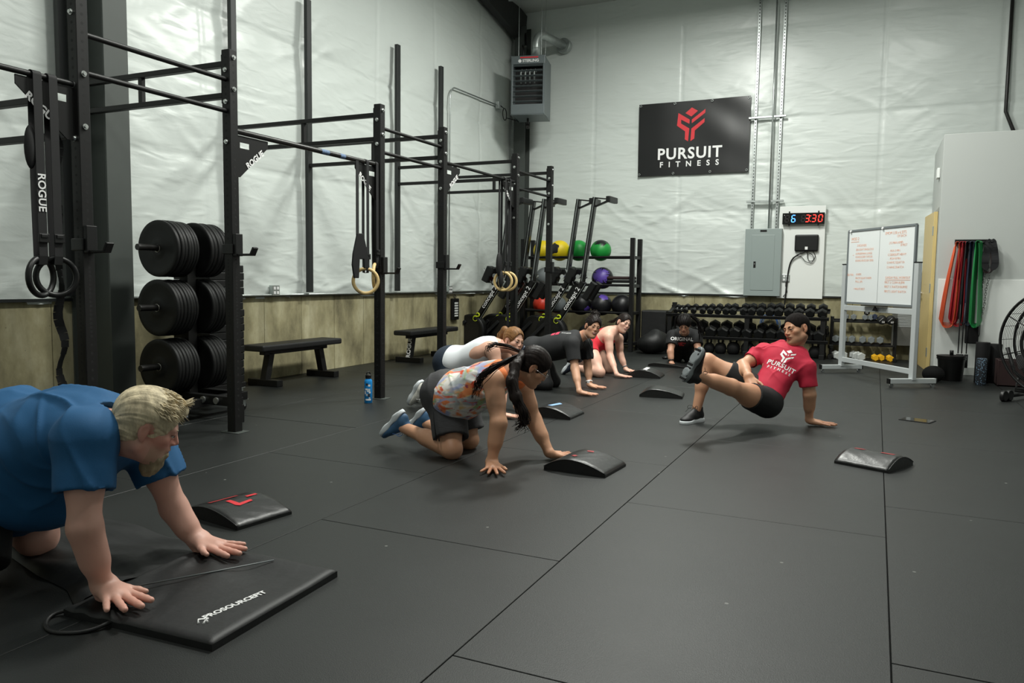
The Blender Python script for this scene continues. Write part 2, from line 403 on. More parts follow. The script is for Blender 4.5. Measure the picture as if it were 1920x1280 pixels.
# left wall
wl = tag(MB().box((XW-.16, (Y0+YB)/2, (ZC+.3)/2), (.1, YB-Y0+.4, ZC+.3)).build('wall_left', 'drywall'), kind='structure')
b0 = -1.55
seamL = [Y0]+[b0+1.49*i for i in range(1, 11) if b0+1.49*i < YB-.3]+[YB]
sheets(wl, seamL, HC-.02, ZC, lambda U, Z, H: np.stack([XW-.03+H, U, Z], -1), 4.3, 1.49)
ys = [Y0]+[round(.51+.615*i, 3) for i in range(-3, 21) if Y0 < .51+.615*i < YB]+[YB]
for a, b in zip(ys[:-1], ys[1:]):
    MB().box((XW-.06, (a+b)/2, HC/2), (.12+rnd.uniform(-.003, .003), b-a-.005, HC)).build('concrete_panel', 'concrete', wl, bevel=.003, seg=1)
# back wall
wb = tag(MB().box(((XW+XE)/2, YB+.16, (ZC+.3)/2), (XE-XW+.3, .1, ZC+.3)).build('wall_back', 'drywall'), kind='structure')
seamB = [XW, -5.27]+[-4.34+1.52*i for i in range(0, 5)]+[XE]
sheets(wb, seamB, HC-.02, ZC, lambda U, Z, H: np.stack([U, YB+.03-H, Z], -1), 17.7, 1.52)
xs = [XW]+[round(-5.2+1.22*i, 3) for i in range(0, 8)]+[XE]
for a, b in zip(xs[:-1], xs[1:]):
    MB().box(((a+b)/2, YB+.06, HC/2), (b-a-.004, .12, HC)).build('concrete_panel', 'concrete', wb, bevel=.003, seg=1)
# dark sill angle between concrete and insulation
tag(MB().box((XW+.012, (Y0+YB)/2, HC+.012), (.05, YB-Y0, .024)).build('trim_1', 'post'), kind='structure')
tag(MB().box(((XW+XE)/2, YB-.012, HC+.012), (XE-XW, .05, .024)).build('trim_2', 'post'), kind='structure')
# ceiling
tag(MB().box(((XW+XE)/2, (Y0+YB)/2, ZC+.05), (XE-XW+.3, YB-Y0+.3, .1)).build('ceiling', 'drywall'), kind='structure')
# walls behind and to the right of the camera close the room
tag(MB().box(((XW+XE)/2, Y0-.05, ZC/2), (XE-XW+.3, .1, ZC)).build('wall_front', 'drywall'), kind='structure')
tag(MB().box((XE+.05, (Y0+YB)/2, ZC/2), (.1, YB-Y0+.3, ZC)).build('wall_right', 'drywall'), kind='structure')
# right-hand office partition: front wall facing the gym, side wall with the door
XP, YP, HP = .70, 11.45, 3.05
pw = tag(MB().box(((XP+XE)/2, YP+.06, HP/2), (XE-XP, .12, HP)).build('wall_office_front', 'drywall', bevel=.004), kind='structure')
MB().box(((XP+XE)/2+.01, YP-.006, .61), (XE-XP-.02, .012, 1.22)).build('wainscot_panel', 'whiteboardpanel', pw, bevel=.003)
sw = MB(); sw.box((XP+.06, (YP+.12+11.66)/2, HP/2), (.12, 11.66-YP-.12, HP)); sw.box((XP+.06, (12.62+YB)/2, HP/2), (.12, YB-12.62, HP)); sw.box((XP+.06, 12.14, (2.15+HP)/2), (.12, .96, HP-2.15))
sw = tag(sw.build('wall_office_side', 'drywall'), kind='structure')
ex = MB().box((XP-.02, 11.95, 2.62), (.035, .2, .13)).build('wall_box', 'whiteboardpanel', None, bevel=.006)
tag(ex, 'small white box high on the office side wall above the wooden door', 'wall box')
DA = R(4); dr = tag(MB().box((0, .45, 1.05), (.045, .90, 2.10)).build('door_1', 'door', bevel=.003, loc=(XP-.03, 11.70, 0), rot=(0, 0, DA)), kind='structure')
f = MB(); f.box((XP+.06, 11.68, 1.07), (.13, .04, 2.15)); f.box((XP+.06, 12.60, 1.07), (.13, .045, 2.15)); f.box((XP+.06, 12.14, 2.135), (.13, .96, .045)); tag(f.build('trim_3', 'doorframe', bevel=.003), kind='structure')
h = MB(); h.cyl((-.02, .82, 1.02), (-.04, .82, 1.02), .028); h.cyl((-.04, .82, 1.02), (-.075, .82, 1.02), .011); h.tube([(-.075, .825, 1.02), (-.08, .77, 1.02), (-.078, .70, 1.018)], .011); h.build('door_handle', 'chrome', dr)
for z in (.25, 1.1, 1.85): MB().box((-.024, .02, z), (.012, .04, .12)).build('hinge', 'galv', dr, bevel=.002)
bb = tag(MB().box(((XP+XE)/2, YP-.012, .05), (XE-XP, .012, .10)).build('baseboard_office', 'drywall', bevel=.002), kind='structure')

# steel columns and roof beam
def ibeam(x, y, z0, z1, w, d, t=.012, rot=0):
    m = MB(); X = Matrix.Translation((x, y, 0)) @ Matrix.Rotation(rot, 4, 'Z')
    m.box((0, -d/2, (z0+z1)/2), (w, t, z1-z0), None, X); m.box((0, d/2, (z0+z1)/2), (w, t, z1-z0), None, X); m.box((0, 0, (z0+z1)/2), (t, d, z1-z0), None, X); return m
c1 = ibeam(-5.86, 4.475, 0, ZC, .22, .46, .016, PI/2)
tag(c1.build('steel_column', 'column'), 'grey steel column against the left wall behind the nearest rings', 'column')
# corner column
c2 = ibeam(-5.90, 13.0, 0, 5.6, .22, .2, .014, 0)
tag(c2.build('steel_column', 'column'), 'grey steel column in the far left corner beside the heater', 'column')
ra = MB(); ra.bar((-5.98, 13.15, 5.62), (-5.98, 9.0, 6.4), .14, .5); tag(ra.build('roof_beam', 'beam', bevel=.003), 'dark sloping steel roof beam running into the far left corner', 'beam')
# ------------------------------------------------------------------ pull-up rig
XR, XPST = -4.243, -6.03
YU = [3.129, 4.297, 6.151, 7.319, 9.173, 10.341]
rig = thing('pull_up_rig', 'long black steel pull-up rig bolted to the left wall and floor', 'rig', (XR, YU[0], 0))
def L(x, y, z): return (x-XR, y-YU[0], z)
UP = MB().box((0, 0, 1.3715), (.076, .076, 2.743)).build('upright', 'rig', rig, bevel=.004, seg=1, loc=L(XR, YU[0], 0))
hm = MB()
k = 0; z = .12
while z < 2.7:
    fine = .75 < z < 1.25
    hm.cyl((-.0378, 0, z), (-.0383, 0, z), .009, n=10); hm.cyl((.0378, 0, z), (.0383, 0, z), .009, n=10)
    hm.cyl((0, -.0378, z), (0, -.0383, z), .009, n=10); hm.cyl((0, .0378, z), (0, .0383, z), .009, n=10)
    z += .0254 if fine else .0508
HO = tag(hm.build('bolt_holes', 'hole', UP), kind='stuff')
FT = MB().box((0, 0, .003), (.17, .12, .006)).build('floor_plate', 'column', UP, bevel=.002)
ups = [UP]
for y in YU[1:]:
    u = UP.copy(); COL.objects.link(u); u.location = L(XR, y, 0); ups.append(u)
    for c in (HO, FT): d = c.copy(); COL.objects.link(d); d.parent = u
    ups[-1]['x'] = 0; del ups[-1]['x']
# wall posts
WP = MB().box((0, 0, (4.28-HC)/2), (.05, .076, 4.28-HC-.03)).build('wall_post', 'post', rig, bevel=.003, seg=1, loc=L(XPST, YU[1], HC+.03))
for y in YU[2:]:
    u = WP.copy(); COL.objects.link(u); u.location = L(XPST, y, HC+.03)
# ladder cross members, from upright to wall post
for i, y in enumerate(YU):
    zt, zb = (2.65, 2.43) if i else (2.183, 1.961)
    m = MB(); lx = (XPST+.02)-XR
    m.bar((-.038, y-YU[0], zt), (lx, y-YU[0], zt), .05, .038); m.bar((-.038, y-YU[0], zb), (lx, y-YU[0], zb), .05, .038)
    m.bar((lx*.5, y-YU[0], zt-.01), (lx*.5, y-YU[0], zb+.01), .038); m.box((-.042, y-YU[0], (zt+zb)/2), (.008, .07, .34))
    if i: m.box((lx, y-YU[0], (zt+zb)/2), (.008, .07, .34))
    m.build('ladder_brace', 'rig', rig, bevel=.003, seg=1)
# pull-up bars
def pbar(ya, yb_, z, r=.0165, m='rig', x=0):
    return MB().cyl((x, ya-YU[0]+.036, z), (x, yb_-YU[0]-.036, z), r).build('pull_up_bar', m, rig)
for a, b in ((0, 1), (2, 3), (4, 5)):
    pbar(YU[a], YU[b], 2.535); pbar(YU[a], YU[b], 2.315)
bc = pbar(YU[1], YU[2], 2.19, .021, 'rigworn'); de = pbar(YU[3], YU[4], 2.385, .0165); la = pbar(1.27, YU[0], 2.235, .0165)
tp = mat('blue_chalky_tape', (88, 110, 140), .7, var=(60, .4))
for a, b in ((5.30, 5.40), (5.55, 5.62)): MB().cyl((0, a-YU[0], 2.19), (0, b-YU[0], 2.19), .0216).build('blue_tape', tp, bc)
# one more upright just outside the frame carries the left bar
u = UP.copy(); COL.objects.link(u); u.location = L(XR, 1.27, 0); d = HO.copy(); COL.objects.link(d); d.parent = u
# gusset plates with lettering
def gusset(y, z, s, name=True, tilt=0):
    """triangular plate below a bar end; s=+1 plate extends to larger y"""
    poly = [(0, 0), (.34, 0), (.34, -.05), (.05, -.30), (0, -.30)] if s > 0 else [(0, 0), (0, -.30), (-.05, -.30), (-.34, -.05), (-.34, 0)]
    slot = None
    X = basis((0, y-YU[0], z), (0, 1, 0), (0, 0, 1))
    g = MB(); g.prism(poly, -.004, .004, X); g = g.build('gusset', 'rig', rig, bevel=.001, seg=1)
    text('lettering', 'ROGUE', .062, 'white', g, basis((.006, y-YU[0]+s*.20, z-.155), (0, 1, .75*s), (0, -.75*s, 1)), depth=.0008, bold=.002) if name else None
    h = MB(); X2 = basis((.0, y-YU[0], z), (0, 1, 0), (0, 0, 1))
    h.prism([(s*.05, -.05), (s*.14, -.05), (s*.14, -.09), (s*.05, -.09)][::s], -.0046, .0046, X2); h.build('slot', 'insul', g)
gusset(YU[1]+.038, 2.165, 1); gusset(YU[2]-.038, 2.165, -1); gusset(YU[0]-.038, 2.215, -1); gusset(YU[3]+.038, 2.36, 1); gusset(YU[4]-.038, 2.36, -1)
# bolts
bm_ = MB(); bm_.cyl((0, 0, 0), (.006, 0, 0), .017, n=12); bm_.cyl((.006, 0, 0), (.016, 0, 0), .0115, n=6, sm=False)
B1 = None
def bolt(x, y, z, d):
    global B1
    rot = {'x': (0, 0, 0), '-x': (0, 0, PI), 'y': (0, 0, PI/2), '-y': (0, 0, -PI/2)}[d]
    off = {'x': (.038, 0, 0), '-x': (-.038, 0, 0), 'y': (0, .038, 0), '-y': (0, -.038, 0)}[d]
    p = Vector(L(x, y, z))+Vector(off)
    if B1 is None: B1 = bm_.build('bolt', 'bolt', rig, loc=p, rot=rot)
    else: o = B1.copy(); COL.objects.link(o); o.location = p; o.rotation_euler = rot
for i, y in enumerate(YU):
    for z in ((2.60, 2.38, 2.10) if i in (1, 2, 3) else (2.57, 2.36, 1.93) if i else (2.74-.1, 2.235, 1.93)): bolt(XR, y, z, '-y')
    for z in ((2.69, 2.47) if i else (2.30, 2.0)): bolt(XR, y, z, 'x')
# j cups
def jcup(y, z):
    m = MB(); m.box((.055, 0, .05), (.03, .07, .16)); m.box((.0, -.043, .02), (.10, .01, .07)); m.box((.13, 0, -.02), (.14, .05, .016)); m.box((.205, 0, .005), (.018, .05, .06), (0, .5, 0))
    j = m.build('j_cup', 'blackplastic', rig, bevel=.004, loc=L(XR, y, z)); return j
for i, z in ((0, 1.30), (1, 1.32), (2, 1.21), (3, 1.27), (5, 1.27)): jcup(YU[i], z)

# ------------------------------------------------------------------ gymnastic rings
def ring_on_strap(name, label, y, ztop, zc, axis, m, Rr=.105, r=.015, bag=None, group=None, sw=.038, slack=None, x=XR, brand=None, twist=0):
    t = thing(name, label, 'gym ring', (x, y, 0), 0, group)
    ax = Vector(axis).normalized(); side = Vector((0, 0, 1)).cross(ax)
    MB().torus((0, 0, zc), Rr, r, ax, 36, 12).build('ring', m, t)
    top = zc+Rr
    st = MB(); pts = []
    for q in range(13):                              # loop over bar
        a = PI*q/12; pts.append((.025*math.cos(a), 0, ztop+.022*math.sin(a)))
    pts = [(.028, 0, top+.01)]+[(.026, 0, (top*2+ztop)/3)]+pts+[(-.026, 0, (top*2+ztop)/3), (-.02, 0, top-.035), (0, 0, top-.038), (.02, 0, top-.036), (.028, 0, top+.01)]
    st.tube(pts, .01, 4, flat=(sw, .0035), side=(0, 1, 0)); s = st.build('strap', 'strap', t)
    bk = MB(); bk.box((.035, 0, top+.11), (.012, sw+.012, .05)); bk.box((.043, 0, top+.12), (.006, sw*.8, .02)); bk.build('buckle', 'blackplastic', s, bevel=.003)
    if brand:
        text('lettering', brand, sw*1.25, 'white', s, basis((.031, 0, brand_z(brand, top)), (0, 0, -1), (0, 1, 0)), depth=.0005, bold=.0012)
    if slack:
        sl = MB(); sl.tube([(.03+.01*math.sin(q*2.1), slack[0]+.012*math.sin(q*1.7), slack[1]-(slack[1]-slack[2])*q/14) for q in range(15)], .01, 4, flat=(sw, .004), side=(0, 1, 0)); sl.build('strap_tail', 'strap', t)
    return t, s
def brand_z(b, top): return top+.36
# near black pair
ring_on_strap('gym_ring', 'black ring on a wide black strap nearest the camera at left, hanging further left', 2.86, 2.235, 1.13, (.93, .36, 0), 'blackplastic', .105, .0165, sw=.05, brand='ROGUE')
ring_on_strap('gym_ring', 'black ring facing the camera, right one of the nearest pair at left', 2.95, 2.235, 1.13, (.93, -.30, 0), 'blackplastic', .105, .0165, sw=.05)
# long twisted tail hanging behind the near rings
sl = MB(); P = []
for q in range(40):
    z = 1.95-1.6*q/39; P.append((-.06+.012*math.sin(q*.9), .03+.014*math.sin(q*.7), z))
tt = thing('hanging_strap', 'long twisted black strap tail hanging down behind the nearest rings', 'strap', (XR, 2.98, 0))
x = Vector((0, 1, 0)); m = MB()
for q in range(39):
    a = .5*math.sin(q*.55)
    m.tube([P[q], P[q+1]], .01, 4, flat=(.05, .004), side=(math.sin(a), math.cos(a), 0), cap=False)
m.build('strap', 'strap', tt)
fo = MB(); fo.sphere((.0, -.155, 1.84), .5, 14, 10, (.05, .07, .24)); fo.build('strap_bundle', 'strap', tt)
# wooden pair on the bay beside the third upright
ring_on_strap('gym_ring', 'wooden ring facing the camera on black strap, left of the bottle upright', 5.93, 2.19, 1.115, (.52, -.85, 0), 'wood', .112, .016)
ring_on_strap('gym_ring', 'wooden ring seen nearly edge-on against the upright above the blue bottle', 6.08, 2.19, 1.16, (.90, .44, 0), 'wood', .112, .016)
t = thing('strap_sleeve', 'black tapered strap sleeve with small lettering hanging beside the wooden ring', 'strap', (XR+.02, 5.78, 0))
m = MB(); X = basis((0.01, 0, 1.36), (.30, .95, 0), (0, 0, 1)); m.prism([(-.015, .18), (.05, .18), (.10, .0), (.11, -.13), (.06, -.13), (.055, -.05), (.01, -.05), (.0, -.22), (-.05, -.22), (-.07, -.1), (-.06, .0)], -.012, .012, X)
m = m.build('sleeve', 'strap', t, bevel=.006); MB().tube([(0, 0, 1.52), (0, 0, 2.18)], .01, 4, flat=(.04, .004), side=(0, 1, 0)).build('strap', 'strap', t)
text('lettering', 'FITNESS', .024, 'white', m, basis((.022, .075, 1.36), (0, 0, -1), (.3, .95, 0)), depth=.0005)
# wooden pair near the fifth upright
ring_on_strap('gym_ring', 'wooden ring hanging edge-on by the fifth upright, left of two', 8.84, 2.385, 1.12, (-.18, .98, 0), 'wood', .112, .017)
ring_on_strap('gym_ring', 'wooden ring hanging edge-on by the fifth upright, right of two', 8.98, 2.385, 1.12, (-.18, .98, 0), 'wood', .112, .017)
t = thing('strap_bundle', 'black bunched straps and pouch hanging left of the fifth upright', 'strap', (XR-.03, 8.78, 0))
m = MB(); m.sphere((0, .0, 1.33), .5, 14, 10, (.07, .11, .30)); m.sphere((.02, .02, 1.15), .5, 12, 8, (.06, .08, .22)); m.build('pouch', 'strap', t)
m = MB()
for dy in (-.01, .05, .27): m.tube([(0, dy, 1.3), (.0, dy, 2.37)], .01, 4, flat=(.045, .004), side=(0, 1, 0))
m.build('strap', 'strap', t)
m = MB(); m.tube([(0.01, .30, 2.37), (.0, .33, 1.9), (.01, .25, 1.4), (0, .26, .9), (0, .28, .55)], .01, 4, flat=(.07, .006), side=(0, 1, 0)); m.build('band', 'bandblack', t)
# ------------------------------------------------------------------ bumper plate tree (casters) beside the second upright
PX, PYC = -5.15, 4.72
tree = thing('plate_tree', 'black wheeled plate tree holding six groups of bumper plates', 'plate rack', (PX, PYC, 0))
m = MB(); m.box((0, 0, .80), (.09, .09, 1.36)); m.build('center_post', 'rig', tree, bevel=.004)
m = MB(); m.box((0, 0, .13), (.62, .09, .07)); m.box((0, -.30, .13), (.62, .07, .07)); m.box((0, .30, .13), (.62, .07, .07)); m.box((.27, 0, .13), (.07, .62, .07)); m.box((-.27, 0, .13), (.07, .62, .07)); bs = m.build('base_frame', 'rig', tree, bevel=.004)
for zz in (.42, .89, 1.36):
    MB().cyl((0, -.48, zz), (0, .42, zz), .025, n=18).build('peg', 'rigworn', tree)
def caster(parent, x, y, zt=.10):
    m = MB(); m.box((x, y, zt-.004), (.07, .07, .008)); m.box((x-.018, y, zt-.035), (.004, .04, .06), (0, 0, 0)); m.box((x+.018, y, zt-.035), (.004, .04, .06)); c = m.build('caster', 'galv', parent, bevel=.001, seg=1)
    MB().cyl((x-.012, y, .038), (x+.012, y, .038), .038, n=16).build('wheel', 'blackplastic', c); return c
for sx in (-1, 1):
    for sy in (-1, 1): caster(tree, sx*.27, sy*.31)
m = MB()
prof = lambda t: [(.026, 0), (.026, -.001), (.034, -.003), (.06, -.004), (.075, .003), (.095, .005), (.165, .005), (.185, .0), (.215, -.001), (.2235, .004), (.225, .008), (.225, t-.008), (.2235, t-.004), (.215, t+.001), (.185, t), (.165, t-.005), (.095, t-.005), (.075, t-.003), (.06, t+.002), (.026, t), (.026, 0)]
plate_me = {}
def plate(t):
    if t not in plate_me:
        m = MB(); m.lathe(prof(t), 48, Matrix.Rotation(-PI/2, 4, 'X')); o = m.build('bumper_plate', 'rubber')
        me = o.data; r = MB(); r.torus((0, -.0045, 0), .0285, .0032, (0, 1, 0), 20, 6); ro = r.build('hub_ring', 'steelring')
        plate_me[t] = (me, ro.data); bpy.data.objects.remove(o); bpy.data.objects.remove(ro)
    return plate_me[t]
for ti, (zz, tn) in enumerate(((1.36, 'top'), (.89, 'middle'), (.42, 'bottom'))):
    for gi, (y0, n, gname, tks) in enumerate(((-.34+.0, 7, 'near', (.032, .032, .032, .030, .030, .026, .026)), (.055, 6, 'far', (.034, .034, .032, .032, .030, .028)))):
        y = (-.29 if gi == 0 else .05) + (.0 if ti == 0 else -.02*(1-gi))
        for q in range(n):
            t_ = tks[q]; dx = rnd.uniform(-.004, .004); rr = rnd.uniform(.992, 1.0)
            a, b = plate(t_)
            o = link('bumper_plate', a, None, (PX+dx, PYC+y, zz-.004+rnd.uniform(-.002, .002)), (0, rnd.uniform(0, 6), 0)); o.scale = (rr, 1, rr)
            tag(o, f'black rubber bumper plate, {ORD[q]} from the front in the {gname} group on the {tn} peg', 'weight plate', 'bumper plates on the plate tree')
            if q == 0: link('hub_ring', b, o)
            y += t_+.0015
# stack of black slabs on a wheeled dolly
SX, SY = -5.62, 5.39
dolly = thing('wheeled_dolly', 'low wheeled dolly under the tall stack of black blocks', 'dolly', (SX, SY, 0))
MB().box((0, 0, .125), (.46, .44, .045)).build('deck', 'rig', dolly, bevel=.004)
for sx in (-1, 1):
    for sy in (-1, 1): caster(dolly, sx*.19, sy*.18)
sl = MB().box((0, 0, .0345), (.45, .42, .067)).build('stacking_block', 'rubber', None, bevel=.007, loc=(SX, SY, .15))
for q in range(16):
    o = sl if q == 0 else sl.copy()
    if q: COL.objects.link(o)
    o.location = (SX+rnd.uniform(-.006, .006), SY+rnd.uniform(-.006, .006), .15+q*.0685); o.rotation_euler = (0, 0, rnd.uniform(-.01, .01))
    tag(o, f'flat black rubber block, {ORD[q]} from the bottom of the tall stack', 'block', 'stacked black rubber blocks')
# low rail frame on the floor behind second upright
t = thing('low_rail_frame', 'low black steel rail with two chrome bolts on the floor behind the second upright', 'rack', (-4.90, 4.60, 0))
m = MB(); m.box((0, 0, .16), (.84, .06, .075)); m.build('rail', 'rig', t, bevel=.003)
for x in (.06, .20): MB().cyl((x, -.03, .16), (x, -.044, .16), .026, n=14).build('bolt', 'bolt', t)
for x in (-.4, .4): MB().box((x, 0, .07), (.06, .06, .14)).build('foot', 'rig', t, bevel=.003)
# white buckets
def bucket(name, label, x, y, r, h, m, lid=None):
    t = thing(name, label, 'bucket', (x, y, 0)); b = MB(); b.lathe([(.001, 0), (r*.86, 0), (r*.98, h*.93), (r*1.06, h*.93), (r*1.06, h*.97), (r, h*.97), (r, h), (r*.96, h), (r*.95, h*.9), (r*.84, .01), (.001, .01)], 28, sharp=True); b.build('body', m, t)
    hd = MB(); hd.tube([(r*1.02*math.cos(a), -r*.3*math.sin(a)-.01, h*.93-.4*r*math.sin(a)) for a in [PI*q/14 for q in range(15)]], .003, 6); hd.build('handle', 'galv', t)
    if lid: MB().lathe([(.001, h), (r*1.07, h), (r*1.07, h+.02), (.001, h+.025)], 28, sharp=True).build('lid', lid, t)
    return t
bucket('bucket', 'white plastic bucket behind the stack of black blocks', -5.80, 5.80, .14, .34, 'bucketwhite')
bucket('bucket', 'white bucket behind the man in the blue shirt at the left edge', -4.98, 3.05, .17, .375, 'bucketwhite', 'bucketwhite')
# flat benches along the left wall
def bench(label, x, y, letter=False):
    t = thing('flat_bench', label, 'bench', (x, y, 0))
    MB().box((0, 0, .405), (.29, 1.30, .065)).build('pad', 'vinylbench', t, bevel=.018, seg=3)
    m = MB(); m.box((0, 0, .35), (.076, 1.02, .05)); m.build('spine', 'rig', t, bevel=.003)
    for s in (-1, 1):
        m = MB(); m.bar((0, s*.40, .34), (0, s*.47, .06), .076, .076, up=(1, 0, 0)); lg = m.build('leg', 'rig', t, bevel=.004)
        MB().box((0, s*.47, .035), (.40, .09, .07)).build('foot', 'rig', t, bevel=.006)
        if letter and s == -1: text('lettering', 'ROGUE', .085, 'white', lg, basis((.0, s*.435-.043, .20), (0, .22, .97), (-1, 0, 0)), depth=.001, bold=.003)
    return t
bench('black flat bench between the block stack and the blue bottle', -5.78, 6.76)
bench('black flat bench with white lettering on its leg, farther along the left wall', -5.74, 9.50, True)
# bottle
bt = thing('water_bottle', 'blue sticker-covered metal water bottle standing by the third upright', 'bottle', (-4.18, 5.88, 0))
MB().lathe([(.001, 0), (.034, 0), (.0365, .004), (.0365, .195), (.033, .212), (.024, .224), (.023, .232), (.001, .232)], 26, sharp=False).build('body', 'bottleblue', bt)
MB().lathe([(.001, .228), (.027, .228), (.027, .258), (.022, .262), (.001, .262)], 20, sharp=True).build('cap', 'blackplastic', bt)
MB().torus((0, 0, .268), .018, .005, (1, -.5, 0), 18, 8).build('cap_loop', 'blackplastic', bt)
stk = [M['white'], mat('sticker_pale', (190, 205, 215), .5), mat('sticker_dark', (40, 44, 54), .5)]
for q, (a, z, wd, hg, mi) in enumerate([(-.9, .175, .022, .02, 2), (-.35, .165, .02, .018, 0), (-1.1, .13, .024, .016, 0), (-.5, .12, .03, .03, 1), (-.45, .075, .02, .028, 2), (-.95, .08, .016, .02, 1), (-.2, .10, .016, .014, 0), (-.6, .035, .05, .014, 0), (-.25, .05, .014, .012, 1), (-1.4, .1, .016, .03, 0)]):
    m = MB(); n = 5; vs = []
    for i in range(n+1):
        b = a-.4+(i/n-.5)*wd/.0365
        for zz in (z-hg/2, z+hg/2): vs.append((.0371*math.cos(b), .0371*math.sin(b), zz))
    m.add(vs, [(2*i, 2*i+2, 2*i+3, 2*i+1) for i in range(n)], True); m.build('sticker', stk[mi], bt)
# wall conduits, outlets, cage lamp
t = thing('conduit_run', 'thin grey electrical conduit rising on the left wall to a box near the heater', 'conduit', (XW, 10.7, 0))
P = [(0.04, 0, .95), (.04, 0, 3.9)]+[(.04, .16-.16*math.cos(a), 3.9+.2*math.sin(a)) for a in [PI/2*q/6 for q in range(1, 7)]]+[(.04, 1.6, 4.14)]
MB().tube(P, .012, 8).build('pipe', 'galv', t); MB().box((.05, 1.68, 4.14), (.06, .12, .12)).build('junction_box', 'galv', t, bevel=.004)
m = MB(); m.torus((.09, 1.85, 4.02), .1, .008, (1, .1, 0), 24, 6); m.tube([(.08, 1.7, 4.14), (.1, 1.8, 4.11)], .008); m.tube([(.1, 1.93, 3.97), (.2, 2.1, 3.95), (.35, 2.1, 3.98), (.5, 1.9, 4.0)], .008); m.build('cord', 'blackplastic', t)
def outlet(label, x, y, z, ax):
    t = thing('outlet_box', label, 'outlet', (x, y, z)); s = (.05, .115, .115) if ax == 'x' else (.115, .05, .115)
    MB().box((0, 0, 0), s).build('box', 'galv', t, bevel=.004); m = MB()
    for a in (-.025, .025):
        for b in (-.025, .025): m.box((.027, a, b) if ax == 'x' else (a, -.027, b), (.006, .03, .032) if ax == 'x' else (.03, .006, .032))
    m.build('sockets', 'white', t, bevel=.002); return t
outlet('grey metal outlet box on the left wall above the nearer bench', XW+.04, 6.78, .99, 'x')
outlet('grey metal outlet box on the left wall above the caged lamp', XW+.04, 10.72, .97, 'x')
t = thing('floor_conduit', 'long grey conduit running along the top of the left concrete wall', 'conduit', (XW+.045, 4.6, HC+.02)); MB().tube([(0, 0, 0), (0, 8.2, 0)], .012, 8).build('pipe', 'galv', t)
tg = MB()
t = thing('caged_panel', 'black slotted caged fixture hanging on the concrete under the outlet', 'lamp', (XW+.03, 10.92, .66))
MB().box((0, 0, 0), (.05, .20, .34)).build('frame', 'blackplastic', t, bevel=.01); MB().box((.022, 0, .0), (.012, .11, .24)).build('diffuser', 'whiteboardpanel', t)
m = MB()
for q in range(7): m.box((.033, 0, -.12+q*.04), (.006, .15, .008))
m.build('slat', 'blackplastic', t); m = MB(); m.torus((.0, 0, .2), .03, .006, (1, 0, 0), 16, 6); m.build('hanger', 'blackplastic', t)
# loose facing edge near left border
t = tag(MB().tube([(XW+.05, 1.0, .86), (XW+.06, 2.2, .90), (XW+.07, 2.9, .95), (XW+.06, 3.25, 1.06), (XW+.05, 3.6, 1.08)], .015, 8).build('loose_cable', 'galv'), 'pale cable sagging along the top of the concrete at far left', 'cable')
# ------------------------------------------------------------------ unit heater hung in the far left corner
HX, HY, HZ = -5.42, 12.30, 3.86
H = thing('unit_heater', 'grey hanging unit heater with a louvred front beside the corner column', 'heater', (HX, HY, HZ), R(13))
hw, hd, hh = .56, .62, .95
m = MB(); m.box((-hw/2+.015, 0, hh/2), (.03, hd, hh)); m.box((hw/2-.015, 0, hh/2), (.03, hd, hh)); m.box((0, 0, .015), (hw, hd, .03)); m.box((0, 0, hh-.015), (hw, hd, .03)); m.box((0, hd/2-.015, hh/2), (hw, .03, hh))
m.box((0, -hd/2+.01, .09), (hw, .03, .16)); m.box((0, -hd/2+.01, hh-.07), (hw, .03, .13)); cab = m.build('cabinet', 'heater', H, bevel=.004)
MB().box((0, -.1, hh/2), (hw-.07, .02, hh-.3)).build('inner_plate', 'heaterdark', cab)
for q in range(8):
    m = MB(); m.box((0, -hd/2+.0, .21+q*.083), (hw-.07, .045, .005), (R(-25), 0, 0)); m.build('louver', 'heater', H, bevel=.001, seg=1)
for q in range(4):
    m = MB(); m.tube([(-.13+q*.075, -hd/2+.09, .52), (-.13+q*.075, -hd/2+.07, .70), (-.115+q*.075, -hd/2+.07, .74), (-.10+q*.075, -hd/2+.09, .70)], .016, 8); m.build('burner_tube', 'galv', cab)
text('lettering', 'STERLING', .062, 'white', cab, basis((.045, -hd/2-.0065, hh-.085), (1, 0, 0), (0, 0, 1)), depth=.001, bold=.0015)
m = MB(); m.box((.02, -hd/2-.006, hh-.03), (.3, .003, .02)); m.build('red_stripe', 'red', cab); MB().cyl((-.135, -hd/2-.0055, hh-.085), (-.135, -hd/2-.008, hh-.085), .027, n=20).build('logo_disc', 'white', cab)
m = MB(); m.tube([(-.05, 0, 0), (-.05, 0, -.1)], .02, 10); m.tube([(-.05, 0, -.1), (-.05, 0, -.17)], .027, 10); m.build('drain_valve', 'rigworn', H)
for x, y in ((-.18, -.2), (.2, -.2), (.2, .2)): MB().cyl((x, y, hh), (x, y, ZC-HZ), .005, n=6).build('hanger_rod', 'galv', H)
MB().box((0.01, -.2, ZC-HZ-.17), (.75, .04, .04)).build('strut_channel', 'galv', H, bevel=.003)
t = thing('flue_pipe', 'shiny metal flue pipe bending from the heater into the back wall', 'pipe', (HX, HY, HZ+hh), 0)
fx = .06
pts = [(fx, .05, 0), (fx, .05, .28)]+[(fx+.08*(1-math.cos(a)), .05+.10*(1-math.cos(a)), .28+.16*math.sin(a)) for a in [PI/2*q/5 for q in range(1, 6)]]+[(.25, .85, .44)]
MB().tube(pts, .072, 20).build('pipe', 'galv', t)
m = MB(); m.cyl((.245, .80, .44), (.252, .90, .44), .13, n=26); m.build('wall_thimble', 'galv', t, bevel=.01)
m = MB(); m.torus((fx, .05, .20), .073, .006, (0, 0, 1), 24, 6); m.build('seam_band', 'galv', t)
